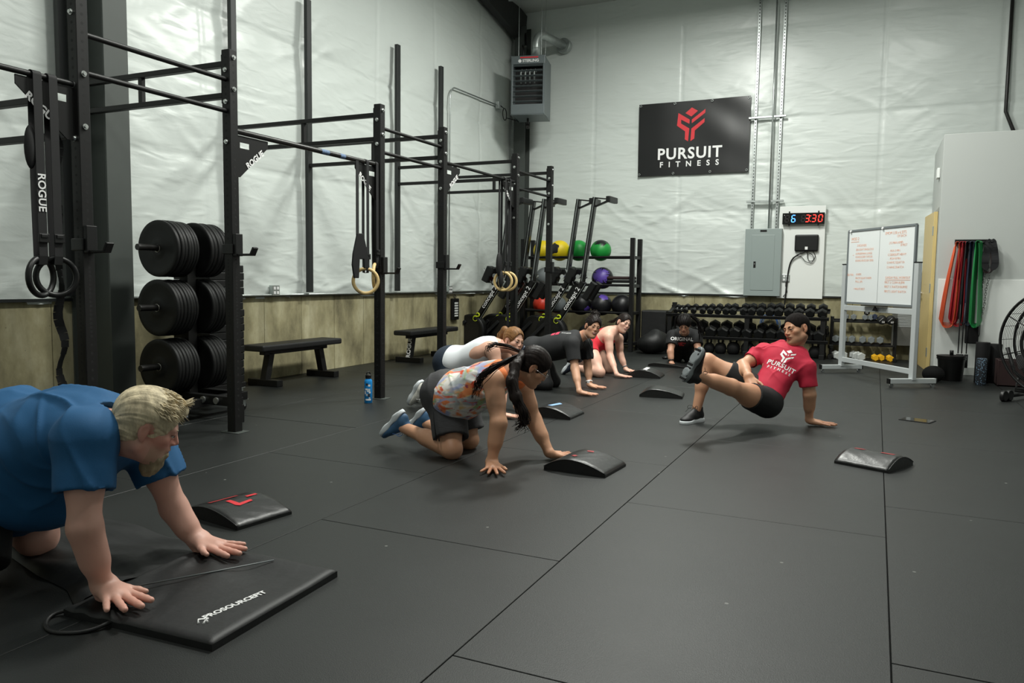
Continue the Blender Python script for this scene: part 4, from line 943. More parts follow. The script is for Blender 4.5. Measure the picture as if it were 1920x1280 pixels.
# ------------------------------------------------------------------ band rack on the office wall
yb_ = YP-.02
br2 = thing('band_rack', 'black wall-mounted hook plate above the hanging bands', 'rack', (1.08, yb_, 1.66)); MB().box((0, 0, .03), (.40, .02, .06)).build('plate', 'rig', br2, bevel=.002)
hx = [-.165, -.115, -.055, -.005, .055, .11, .165]
for x in hx: MB().cyl((x, 0, .01), (x, -.16, .02), .007, n=8).build('hook', 'rig', br2)
def hang(name, label, x, zb, w, m_, cat='band', spread=.05, lean=0, n=1, thick=.004, y=-.05, z0=1.672, group=None):
    t = thing(name, label, cat, (1.08+x, yb_+y, 0), 0, group)
    for k in range(n):
        o = (k-(n-1)/2)*.012; sp = spread+.006*k; m = MB(); P = []
        for q in range(9): a = PI*q/8; P.append((.018*math.cos(a)+o*.3, o, z0+.018*math.sin(a)))
        L_ = []; 
        for q in range(1, 10):
            u = q/10; L_.append((-.018-(sp-.018)*math.sin(u*PI/2)+lean*u, o-.004*math.sin(u*9+k), z0-(z0-zb-.05)*u+.01*k))
        B_ = [(lean+sp*math.cos(a), o, zb+.05+.012*k+.05*math.sin(a)) for a in [PI+PI*q/8 for q in range(9)]]
        R_ = [(-p[0]+2*lean*((z0-p[2])/(z0-zb)), p[1]+.002, p[2]) for p in L_[::-1]]
        m.tube(P[::1][::-1]*0+[(p[0], p[1], p[2]) for p in P][::-1][::-1]+L_+B_+R_, .01, 4, flat=(w, thick), closed=True, side=(.55, 1, 0) if thick < .01 else (1, 0, 0)); m.build('loop', m_, t)
    return t
hang('resistance_band', 'orange resistance bands, leftmost on the wall hooks, splaying to the left', -.165, .60, .03, 'bandorange', spread=.060, lean=-.07, n=6)
hang('resistance_band', 'bright red resistance band beside the orange ones', -.12, .66, .05, 'bandred', spread=.035, lean=-.05, n=3)
hang('resistance_band', 'thick dark red resistance band on the wall hooks', -.09, .62, .04, 'bandred', spread=.05, lean=-.03, n=4)
hang('resistance_band', 'wide black resistance band in the middle of the hooks', -.045, .66, .07, 'bandblack', spread=.03, lean=-.01, n=4)
hang('resistance_band', 'dark blue resistance band between the black and green ones', .0, .64, .07, 'bandblue', spread=.03, lean=.0, n=4)
hang('resistance_band', 'wide green resistance band on the wall hooks', .06, .62, .10, 'bandgreen', spread=.034, lean=.01, n=4, y=-.09)
hang('jump_rope', 'black jump rope hanging right of the green band', .115, .50, .008, 'bandblack', cat='rope', spread=.012, n=1, thick=.008)
hang('weight_belt', 'dark leather and black lifting belt on the rightmost hook', .175, 1.30, .06, 'leather', cat='belt', spread=.04, n=2, thick=.008)
hang('dip_belt', 'black padded belt hanging over the leather one at the right hook', .19, 1.36, .08, 'bandblack', cat='belt', spread=.055, n=1, thick=.012, y=-.08)
def chain(label, pts):
    t = thing('chain', label, 'chain', (1.08, yb_-.05, 0)); P = [Vector(p) for p in pts]; d = []; 
    seg = [(P[i+1]-P[i]).length for i in range(len(P)-1)]; tot = sum(seg); n = int(tot/.030)
    for k in range(n):
        s_ = tot*k/n; i = 0
        while s_ > seg[i]: s_ -= seg[i]; i += 1
        c = P[i].lerp(P[i+1], s_/seg[i]); u = (P[i+1]-P[i]).normalized(); a = Vector((0, 1, 0)) if k % 2 == 0 else u.cross(Vector((0, 1, 0)))
        x_ = u; z_ = a.normalized(); y_ = z_.cross(x_); m = MB()
        pts2 = [c+x_*(.022*math.cos(b))+y_*(.011*math.sin(b)) for b in [2*PI*j/10 for j in range(10)]]
        m.tube(pts2, .0035, 5, closed=True); m.build('link', 'chain', t)
chain('steel chain hanging from the belts on the right hook', [(.15, 0, 1.30), (.12, 0, 1.1), (.11, 0, .85), (.13, 0, .74), (.16, 0, .9), (.17, 0, 1.1), (.20, 0, 1.28)])
# things on the floor by the office wall
def bk(x, y):
    t = bucket('chalk_bucket', 'black lidded bucket with a small knob by the office wall', x, y, .15, .28, 'blackplastic', 'blackplastic'); MB().tube([(0, 0, .30), (0, 0, .36)], .022, 10).build('knob', 'blackplastic', t); MB().box((0, 0, 0), (.001, .001, .001)) ; return t
bk(.86, 10.72)
m = MB(); m.sphere((0, 0, .09), .5, 18, 12, (.24, .2, .2)); o = m.build('small_bag', 'blackmatte', None, loc=(.66, 10.45, 0)); 
for v in o.data.vertices: v.co.z = max(0, v.co.z)
tag(o, 'small black bag on the floor beside the whiteboard foot', 'bag')
r_ = thing('foam_roller', 'dark blue speckled foam roller standing upright by the office wall', 'foam roller', (1.14, 10.38, 0))
fm = mat('speckled_foam', (52, 68, 84), .7); nt = fm.node_tree; v_ = nt.nodes.new('ShaderNodeTexVoronoi'); v_.inputs['Scale'].default_value = 60; cr_ = nt.nodes.new('ShaderNodeValToRGB'); cr_.color_ramp.interpolation = 'CONSTANT'
cr_.color_ramp.elements[0].color = (*lin((120, 150, 176)), 1); cr_.color_ramp.elements[1].color = (*lin((28, 34, 42)), 1); cr_.color_ramp.elements[1].position = .32; tc_ = nt.nodes.new('ShaderNodeTexCoord')
nt.links.new(tc_.outputs['Object'], v_.inputs['Vector']); nt.links.new(v_.outputs['Distance'], cr_.inputs[0]); nt.links.new(cr_.outputs[0], nt.nodes['Principled BSDF'].inputs['Base Color'])
MB().cyl((0, 0, 0), (0, 0, .31), .055, n=28).build('foam', fm, r_, bevel=.006)
r_ = thing('foam_roller', 'tall black foam roller standing behind the speckled one', 'foam roller', (1.17, 10.62, 0)); MB().cyl((0, 0, 0), (0, 0, .48), .075, n=28).build('foam', 'blackmatte', r_, bevel=.006)
MB().cyl((0, 0, .479), (0, 0, .482), .03, n=20).build('core', 'rigworn', r_)
r_ = thing('foam_roller', 'black foam roller at the right of the two standing ones', 'foam roller', (1.31, 10.72, 0)); MB().cyl((0, 0, 0), (0, 0, .46), .07, n=28).build('foam', 'blackmatte', r_, bevel=.006)
cr2 = thing('storage_crate', 'dark crate on the floor behind the round fan', 'crate', (1.48, 10.5, 0))
for (c, s_) in (((0, 0, .01), (.36, .28, .02)), ((-.17, 0, .15), (.02, .28, .3)), ((.17, 0, .15), (.02, .28, .3)), ((0, -.13, .15), (.34, .02, .3)), ((0, .13, .15), (.34, .02, .3))): MB().box(c, s_).build('panel', 'leather', cr2, bevel=.004)
# slam balls poles / long handled tools behind bands
for i, (x, zt, lab) in enumerate(((.98, .9, 'left black resistance tube with a foam grip under the bands'), (1.02, .92, 'middle black resistance tube with a foam grip under the bands'), (1.07, .9, 'right black resistance tube with a foam grip under the bands'))):
    t = thing('resistance_tube', lab, 'tube', (x, yb_-.09, 0), 0, 'black resistance tubes'); MB().tube([(.01*i, 0, zt), (.0, 0, .6), (.0, 0, .28)], .007, 8).build('tube', 'bandblack', t); MB().tube([(0, 0, .27), (0, 0, .10)], .022, 12).build('grip', 'blackmatte', t)

t = thing('tool_pouch', 'black narrow pouch hanging below the green band', 'pouch', (1.12, yb_-.07, .42)); MB().box((0, 0, .12), (.15, .04, .26)).build('pouch', 'blackmatte', t, bevel=.012)

# ------------------------------------------------------------------ drum fan at right
FC = Vector((1.68, 9.05, .60)); fa = Vector((-.55, -.83, .0)).normalized()
fan = thing('drum_fan', 'large black round wire-cage fan at the right edge', 'fan', (FC.x, FC.y, 0))
cz = .60; ux = Vector((0, 0, 1)).cross(fa).normalized(); uz = Vector((0, 0, 1))
def fp(a, r, d): return Vector((0, 0, cz))+ux*r*math.cos(a)+uz*r*math.sin(a)+fa*d
fr = MB()
for d in (-.14, .14): fr.tube([fp(2*PI*q/56, .53, d) for q in range(56)], .013, 8, closed=True)
fr = fr.build('cage_rim', 'rig', fan)
for side, dd in ((1, .14), (-1, -.14)):
    g = MB()
    for k in range(26): rr = .10+.0165*k; g.tube([fp(2*PI*q/48, rr, dd+side*.05*(1-(rr/.53)**2)) for q in range(48)], .0026, 4, closed=True)
    tag(g.build('wire_guard', 'rig', fan), kind='stuff')
    for k in range(8):
        a = 2*PI*k/8+.3; MB().tube([fp(a, .07, dd+side*.055), fp(a, .3, dd+side*.04), fp(a, .53, dd)], .006, 6).build('spoke', 'rig', fan)
g = MB()
for k in range(24): a = 2*PI*k/24; g.tube([fp(a, .53, -.14), fp(a, .53, .14)], .0025, 4)
tag(g.build('side_wire', 'rig', fan), kind='stuff')
MB().tube([fp(2*PI*q/40, .30, .20) for q in range(40)], .012, 8, closed=True).build('inner_ring', 'rig', fan)
m = MB(); m.cyl(fp(0, 0, -.16), fp(0, 0, .10), .095, n=24); m.build('motor', 'rig', fan, bevel=.01); MB().cyl(fp(0, 0, .19), fp(0, 0, .205), .085, n=24).build('hub_cap', 'rig', fan)
for k in range(4):
    a = 2*PI*k/4+.5; m = MB(); vs = []
    for q in range(7):
        u = q/6; r0 = .09+.40*u; wd = .07+.10*u
        for s in (-1, 1): vs.append(fp(a+s*wd/r0*.5*.9, r0, .0+s*.05*(1-.4*u)))
    m.add(vs, [(2*i, 2*i+1, 2*i+3, 2*i+2) for i in range(6)], True); m.build('blade', 'blackplastic', fan)
m = MB(); m.tube([fp(PI*1.05, .53, 0), fp(PI*1.2, .55, 0), fp(PI*1.4, .55, 0)], .018, 8); m.build('yoke', 'rig', fan)
m = MB(); m.tube([ux*-.40+Vector((0, 0, .22)), ux*-.42+Vector((0, 0, .09)), ux*.42+Vector((0, 0, .09)), ux*.40+Vector((0, 0, .22))], .02, 8); m.build('stand', 'rig', fan)
for s in (-1, 1):
    MB().tube([ux*s*.38+fa*.30+Vector((0, 0, .05)), ux*s*.38-fa*.28+Vector((0, 0, .05))], .018, 8).build('stand_rail', 'rig', fan)
    for e in (.30, .20): MB().cyl(ux*s*.40+fa*e+Vector((0, 0, .055)), ux*s*.36+fa*e+Vector((0, 0, .055)), .055, n=20).build('wheel', 'blackplastic', fan, bevel=.008)

# ------------------------------------------------------------------ ab mats and small things on the floor
def abmat(label, x, y, rz, L_=.40, W_=.32, h=.085, pk=.42, art=None, name='ab_mat'):
    t = thing(name, label, 'exercise pad', (x, y, 0), R(rz)); nx, ny = 28, 16; vs = []; 
    def top(u): 
        u = min(max(u, 0), 1); s_ = (u/pk) if u < pk else (1-u)/(1-pk); return .022+(h-.022)*math.sin(PI/2*min(1, s_))**.9
    for i in range(nx+1):
        u = i/nx
        for j in range(ny+1):
            v = j/ny; e = min(1, min(v, 1-v)*W_/.014); z_ = top(u)*(1-.10*(1-e)**2); e2 = min(1, min(u, 1-u)*L_/.012); z_ = z_*(1-.25*(1-e2)**2)
            vs.append(((u-.5)*L_, (v-.5)*W_, z_+.0016*math.sin(u*37+v*11)*math.sin(v*29+u*5)))
    nn = (nx+1)*(ny+1); vs += [(v[0], v[1], 0) for v in vs]; ix = lambda i, j, k=0: k*nn+i*(ny+1)+j
    fs = []; sm = []
    for i in range(nx):
        for j in range(ny): fs.append((ix(i, j), ix(i+1, j), ix(i+1, j+1), ix(i, j+1))); sm.append(True); fs.append((ix(i, j, 1), ix(i, j+1, 1), ix(i+1, j+1, 1), ix(i+1, j, 1))); sm.append(False)
    for i in range(nx):
        for j in (0, ny): fs.append((ix(i, j), ix(i, j, 1), ix(i+1, j, 1), ix(i+1, j))); sm.append(False)
    for j in range(ny):
        for i in (0, nx): fs.append((ix(i, j), ix(i, j+1), ix(i, j+1, 1), ix(i, j, 1))); sm.append(False)
    m = MB(); m.add(vs, fs, sm); m.build('pad', 'vinylblack', t)
    m = MB(); m.tube([((i/nx-.5)*L_, -W_/2-.001, top(i/nx)*.93) for i in range(nx+1)], .0028, 6); m.build('piping', 'vinylblack', t)
    def patch(pl, m_, nm='print'):   # printed shape laid on the curved top
        bm = bmesh.new(); f = bm.faces.new([bm.verts.new((a, b, 0)) for a, b in pl]); bm.normal_update(); bmesh.ops.triangulate(bm, faces=[f]); bmesh.ops.subdivide_edges(bm, edges=bm.edges, cuts=2, use_grid_fill=True)
        for v in bm.verts: v.co.z = top(v.co.x/L_+.5)+.0022
        me = bpy.data.meshes.new(nm); bm.to_mesh(me); bm.free(); me.materials.append(M[m_]); link(nm, me, t)
    for pl, m_ in (art or []): patch(pl, m_)
    return t
RP = [([(-.02, -.05), (.055, -.05), (.07, -.035), (.055, .05), (.035, .05), (.045, -.02), (-.02, -.025)], 'red'), ([(-.02, .06), (-.0, .06), (-.0, .12), (-.02, .12)], 'red'), ([(-.075, -.11), (-.055, -.11), (-.055, .05), (-.075, .05)], 'redprint')]
abmat('black ab mat with bright red print beside the man in the blue shirt', -2.75, 2.79, -9, .42, .31, .072, .45, RP)
abmat('creased black ab mat with faded red marks in front of the tie-dye woman', -1.57, 4.47, -4, .40, .34, .085, .42, [([(-.06, -.08), (-.03, -.10), (-.02, -.07), (-.05, -.05)], 'redprint'), ([(-.02, .07), (.02, .08), (.01, .11), (-.03, .10)], 'redprint')])
abmat('black ab mat with a small light blue print near the white tank top woman', -2.42, 6.12, 0, .38, .34, .095, .40, [([(-.04, -.10), (-.0, -.10), (.03, .06), (.0, .08)], 'blueprint')])
abmat('black ab mat with a white label in front of the red tank top woman', -2.47, 9.15, 5, .40, .34, .10, .45, [([(-.01, -.15), (.035, -.15), (.035, .10), (-.01, .10)], 'white')])
abmat('plain black ab mat lying between the ab mats and the crouching coach', -1.90, 7.68, 9, .42, .30, .085, .33)
abmat('shiny black ab mat alone on the open floor at right', .035, 5.43, 66, .36, .34, .08, .5, [([(-.0, -.12), (.04, -.12), (.03, -.04), (.0, -.04)], 'redprint'), ([(.0, .07), (.03, .06), (.03, .13), (.0, .13)], 'redprint')])
abmat('low flat black pad under the hand of the person in the printed black shirt', -2.47, 10.42, -8, .52, .34, .05, .2)
tb = thing('tablet', 'thin dark tablet lying on the floor at right', 'tablet', (.365, 7.36, 0), R(-20)); MB().box((0, 0, .004), (.245, .17, .007)).build('body', 'rig', tb, bevel=.002); MB().box((0, 0, .008), (.225, .155, .001)).build('screen', 'blackglass', tb)
# folded mat under the man with its strap
fm_ = thing('folded_exercise_mat', 'black folded exercise mat with a white logo under the hands of the man in blue', 'exercise mat', (-2.13, 2.02, 0), R(3))
nx, ny = 60, 60; vs = []; Lx, Ly = .64, .66
for i in range(nx+1):
    for j in range(ny+1):
        x = (i/nx-.5)*Lx; y = (j/ny-.5)*Ly; e = min(1, min(i, nx-i)/2.5, min(j, ny-j)/2.5)
        z_ = .035+.012*(1-(1-e)**2)-.012
        # folds radiating from the far pressed hand
        dx, dy = x+.27, y-.27; a = math.atan2(dy, dx); r = math.hypot(dx, dy)
        z_ += .011*math.exp(-((r-.16)/.16)**2)*(.5+.5*math.sin(a*9+1))*(a < .3)+.006*math.exp(-((r-.35)/.2)**2)*math.sin(a*6)
        dx2, dy2 = x+.2, y+.25; z_ += .006*math.exp(-(dx2**2+dy2**2)/.02)*math.sin(x*60+y*30)
        vs.append((x+.006*math.sin(y*11)*(i == 0), y, max(.02, z_)))
nn = (nx+1)*(ny+1); vs += [(v[0], v[1], 0) for v in vs]; ix = lambda i, j, k=0: k*nn+i*(ny+1)+j; fs = []; sm = []
for i in range(nx):
    for j in range(ny): fs.append((ix(i, j), ix(i+1, j), ix(i+1, j+1), ix(i, j+1))); sm.append(True)
for i in range(nx):
    for j in (0, ny): fs.append((ix(i, j), ix(i, j, 1), ix(i+1, j, 1), ix(i+1, j))); sm.append(False)
for j in range(ny):
    for i in (0, nx): fs.append((ix(i, j), ix(i, j+1), ix(i, j+1, 1), ix(i, j, 1))); sm.append(False)
m = MB(); m.add(vs, fs, sm); pnl = m.build('panel', 'nylonmat', fm_)
text('lettering', 'PROSOURCEFIT', .036, 'white', pnl, basis((.20, -.09, .0365), (.16, 1, .0), (-1, .16, 0)), depth=.0008, bold=.001)
m = MB(); m.tube([(.195, -.255, .037), (.175, -.235, .037), (.20, -.215, .037)], .004, 4); m.tube([(.21, -.25, .037), (.19, -.215, .037), (.215, -.235, .037)], .004, 4); m.build('logo_mark', 'white', pnl)
MB().tube(smooth([(-.30, -.30, .02), (-.36, -.36, .006), (-.25, -.45, .006), (-.13, -.40, .006), (-.10, -.31, .02)]), .007, 8).build('handle_loop', 'nylonmat', fm_)
# second unfolded panel trailing to the left
m = MB(); vs = []; n1 = 30
P0 = [(-2.43, 1.72), (-2.62, 1.82), (-2.85, 1.86), (-3.10, 1.93), (-3.4, 2.02)]; P1 = [(-2.40, 2.34), (-2.62, 2.38), (-2.9, 2.40), (-3.2, 2.42), (-3.45, 2.46)]
for i in range(n1+1):
    u = i/n1*4; k = min(3, int(u)); f_ = u-k; a = Vector((*P0[k], 0)).lerp(Vector((*P0[k+1], 0)), f_); b = Vector((*P1[k], 0)).lerp(Vector((*P1[k+1], 0)), f_)
    for j in range(21):
        c = a.lerp(b, j/20); z_ = .020+.014*math.sin(PI*min(1, j/4)/2)+.008*math.sin(u*4+j*.3)+.005*math.sin(j*1.3+u*3); vs.append((c.x+2.13, c.y-2.02, (z_ if 0 < j < 20 else .004)))
fs = [(i*21+j, (i+1)*21+j, (i+1)*21+j+1, i*21+j+1) for i in range(n1) for j in range(20)]; m.add(vs, fs, True); o = m.build('trailing_panel', 'nylonmat', fm_); o.rotation_euler = (0, 0, -R(3))
m = MB(); m.tube([(-.24, -.16, .045), (-.05, .10, .048), (.06, .28, .045)], .003, 5); m.build('zipper', 'grey', fm_)
# ------------------------------------------------------------------ people: one smooth surface each, grown from tapered limbs
def V3(a): return np.array(a, dtype=np.float64)
def unit(a): a = V3(a); return a/(np.linalg.norm(a)+1e-12)
class Cone:      # tapered capsule
    def __init__(s, a, b, ra, rb=None, k=.02, clip=(), sub=False, sq=None): s.a = V3(a); s.b = V3(b); s.ra = ra; s.rb = ra if rb is None else rb; s.k = k; s.clip = clip; s.sub = sub; s.sq = sq
    def bb(s): r = max(s.ra, s.rb)*(1 if not s.sq else max(1, s.sq[1])); return np.minimum(s.a, s.b)-r, np.maximum(s.a, s.b)+r
    def d(s, X, Y, Z):
        ab = s.b-s.a; L2 = float(ab@ab)+1e-12; x, y, z = X-s.a[0], Y-s.a[1], Z-s.a[2]
        t = np.clip((x*ab[0]+y*ab[1]+z*ab[2])/L2, 0, 1); x = x-t*ab[0]; y = y-t*ab[1]; z = z-t*ab[2]
        if s.sq is not None:      # squash along a direction (vector, factor)
            n, f = s.sq; n = unit(n); q = (x*n[0]+y*n[1]+z*n[2])*(1/f-1); x = x+q*n[0]; y = y+q*n[1]; z = z+q*n[2]
        return np.sqrt(x*x+y*y+z*z)-(s.ra+(s.rb-s.ra)*t)
class Ell:       # ellipsoid, axes = rows of Rm
    def __init__(s, c, r, Rm=None, k=.02, clip=(), sub=False): s.c = V3(c); s.r = V3(r); s.R = np.eye(3) if Rm is None else np.array(Rm); s.k = k; s.clip = clip; s.sub = sub
    def bb(s): e = np.sqrt(((s.R*s.r[:, None])**2).sum(0)); return s.c-e, s.c+e
    def d(s, X, Y, Z):
        x, y, z = X-s.c[0], Y-s.c[1], Z-s.c[2]; k0 = 0; k1 = 0
        for i in range(3):
            q = x*s.R[i, 0]+y*s.R[i, 1]+z*s.R[i, 2]; k0 = k0+(q/s.r[i])**2; k1 = k1+(q/s.r[i]**2)**2
        k0 = np.sqrt(k0); return k0*(k0-1)/(np.sqrt(k1)+1e-9)
def field(prims, lo, hi, h):
    n = np.maximum(4, np.ceil((hi-lo)/h).astype(int)+1); F = np.full(n, .2, dtype=np.float32)
    ax = [lo[i]+h*np.arange(n[i]) for i in range(3)]
    for p in prims:
        a, b = p.bb(); m = p.k+.012+h*2; i0 = np.clip(np.floor((a-m-lo)/h).astype(int), 0, n); i1 = np.clip(np.ceil((b+m-lo)/h).astype(int)+1, 0, n)
        if np.any(i1-i0 < 1): continue
        sl = tuple(slice(i0[i], i1[i]) for i in range(3)); X, Y, Z = np.meshgrid(*[ax[i][sl[i]] for i in range(3)], indexing='ij', sparse=True)
        d = p.d(X, Y, Z)
        for (q, nn) in p.clip:
            nn = unit(nn); d = np.maximum(d, (X-q[0])*nn[0]+(Y-q[1])*nn[1]+(Z-q[2])*nn[2])
        f = F[sl]; k = p.k
        if p.sub:
            g = -d; e = np.maximum(k-np.abs(f-g), 0)/k; F[sl] = np.maximum(f, g)+e*e*k*.25
        else:
            e = np.maximum(k-np.abs(f-d), 0)/k; F[sl] = np.minimum(f, d)-e*e*k*.25
    return F
def nets(F, lo, h):
    """surface nets"""
    S = F < 0; n = F.shape; c = np.zeros((n[0]-1, n[1]-1, n[2]-1), np.int8)
    for a in (0, 1):
        for b in (0, 1):
            for g in (0, 1): c += S[a:n[0]-1+a, b:n[1]-1+b, g:n[2]-1+g]
    act = np.argwhere((c > 0) & (c < 8)); N = len(act)
    if N == 0: return np.zeros((0, 3)), np.zeros((0, 4), int)
    idx = -np.ones(c.shape, np.int64); idx[act[:, 0], act[:, 1], act[:, 2]] = np.arange(N)
    acc = np.zeros((N, 3)); cnt = np.zeros(N)
    crn = [(a, b, g) for a in (0, 1) for b in (0, 1) for g in (0, 1)]
    val = {o: F[act[:, 0]+o[0], act[:, 1]+o[1], act[:, 2]+o[2]].astype(np.float64) for o in crn}
    for o in crn:
        for ax in range(3):
            if o[ax]: continue
            o2 = list(o); o2[ax] = 1; o2 = tuple(o2); a, b = val[o], val[o2]; x = (a < 0) != (b < 0)
            t = np.where(x, a/(np.where(x, a-b, 1)), 0); p = np.array(o, float)[None]+np.zeros((N, 3)); p[:, ax] = t
            acc += p*x[:, None]; cnt += x
    P = (act+acc/cnt[:, None])*h+lo; Q = []
    for ax in range(3):
        u, v = [(1, 2), (2, 0), (0, 1)][ax]; s0 = [slice(None)]*3; s1 = [slice(None)]*3; s0[ax] = slice(0, n[ax]-1); s1[ax] = slice(1, n[ax])
        A = S[tuple(s0)]; B = S[tuple(s1)]; e = np.argwhere(A != B); e = e[(e[:, u] > 0) & (e[:, v] > 0) & (e[:, u] < n[u]-1) & (e[:, v] < n[v]-1)]
        if not len(e): continue
        fl = A[e[:, 0], e[:, 1], e[:, 2]]; q = []
        for du, dv in ((-1, -1), (0, -1), (0, 0), (-1, 0)):
            w_ = e.copy(); w_[:, u] += du; w_[:, v] += dv; q.append(idx[w_[:, 0], w_[:, 1], w_[:, 2]])
        q = np.stack(q, 1); q[~fl] = q[~fl][:, ::-1]; Q.append(q)
    return P, np.concatenate(Q)
def relax(P, Q, it=1):
    for _ in range(it):
        A = np.zeros_like(P); C = np.zeros(len(P))
        for i in range(4):
            a, b = Q[:, i], Q[:, (i+1) % 4]; np.add.at(A, a, P[b]); np.add.at(A, b, P[a]); np.add.at(C, a, 1); np.add.at(C, b, 1)
        P = P*.5+.5*A/np.maximum(C, 1)[:, None]
    return P
def normals(P, Q):
    n = np.cross(P[Q[:, 2]]-P[Q[:, 0]], P[Q[:, 3]]-P[Q[:, 1]]); N = np.zeros_like(P)
    for i in range(4): np.add.at(N, Q[:, i], n)
    return N/(np.linalg.norm(N, axis=1)[:, None]+1e-12)
def bounds(prims, m=.012):
    lo = np.min([p.bb()[0] for p in prims if not p.sub], axis=0)-m; hi = np.max([p.bb()[1] for p in prims if not p.sub], axis=0)+m; return lo, hi
def surf(prims, h, boxes=(), rl=1):
    """mesh a field; boxes = [(lo, hi, h_fine)] refined regions. Returns verts, quads"""
    lo, hi = bounds(prims, h*3); lo[2] = max(lo[2], -.004) if lo[2] > -.3 else lo[2]
    Pa, Qa = nets(field(prims, lo, hi, h), lo, h); Pa = relax(Pa, Qa, rl)
    for (bl, bh, hf) in boxes:
        c = Pa[Qa].mean(1); ins = np.all((c > bl+h*.9) & (c < bh-h*.9), axis=1); Qa = Qa[~ins]
        P2, Q2 = nets(field(prims, bl, bh, hf), bl, hf); P2 = relax(P2, Q2, 1); Qa = np.concatenate([Qa, Q2+len(Pa)]); Pa = np.concatenate([Pa, P2])
    u, inv = np.unique(Qa, return_inverse=True); return Pa[u], inv.reshape(Qa.shape)
def folds(P, N, amp, fr, dirs=((1, .3, .2),), seed=0.):
    h = 0
    for i, d in enumerate(dirs):
        d = unit(d); s = P@d; T = P-np.outer(s, d)*.75; q = T*fr*.45
        n = vnoise(s*fr+seed+i*9+1.2*vnoise(P[:, 0]*3+i, P[:, 1]*3, P[:, 2]*3+seed), q[:, 0]+q[:, 2]+i*5, q[:, 1]+seed)
        m = np.clip(.35+vnoise(P[:, 0]*4+i*3+seed, P[:, 1]*4, P[:, 2]*4), 0, 1); h = h+m*((1-np.abs(n)*2).clip(0, 1)**2-.3)
    return P+N*(amp*h)[:, None]
def mesh(name, P, Q, m, parent, col=None, smooth=True):
    me = bpy.data.meshes.new(name); me.vertices.add(len(P)); me.vertices.foreach_set('co', P.astype(np.float32).ravel())
    me.loops.add(Q.size); me.loops.foreach_set('vertex_index', Q.astype(np.int32).ravel()); me.polygons.add(len(Q))
    me.polygons.foreach_set('loop_start', np.arange(0, Q.size, 4, dtype=np.int32)); me.polygons.foreach_set('use_smooth', [smooth]*len(Q)); me.update(calc_edges=True)
    if col is not None:
        a = me.color_attributes.new('tint', 'FLOAT_COLOR', 'POINT'); c = np.ones((len(P), 4), np.float32); c[:, :3] = col; a.data.foreach_set('color', c.ravel())
    me.materials.append(M[m] if isinstance(m, str) else m); return link(name, me, parent)
def skin_mat(name):
    m = mat(name, (200, 150, 120), .48, 0, (70, .10, .003), None, .4); nt = m.node_tree; a = nt.nodes.new('ShaderNodeAttribute'); a.attribute_name = 'tint'
    nt.links.new(a.outputs['Color'], nt.nodes['Principled BSDF'].inputs['Base Color']); nt.nodes['Principled BSDF'].inputs['Subsurface Weight'].default_value = .06
    nt.nodes['Principled BSDF'].inputs['Subsurface Radius'].default_value = (.012, .005, .003); return m
M['skin'] = skin_mat('skin')
M['eyewhite'] = mat('eye_white', (176, 166, 158), .45); M['iris'] = mat('iris_brown', (38, 26, 20), .25)
def cloth(name, rgb, rough=.8, **k): m = mat(name, rgb, rough, 0, (260, .25, .0015), **k); M[name] = m; return name
def hairm(name, rgb, am=.45, rough=.42): M[name] = mat(name, rgb, rough+.12, 0, (60, .6, .006, (1, 1, .25)), (38, am, (1, 1, .22)), .16); return name

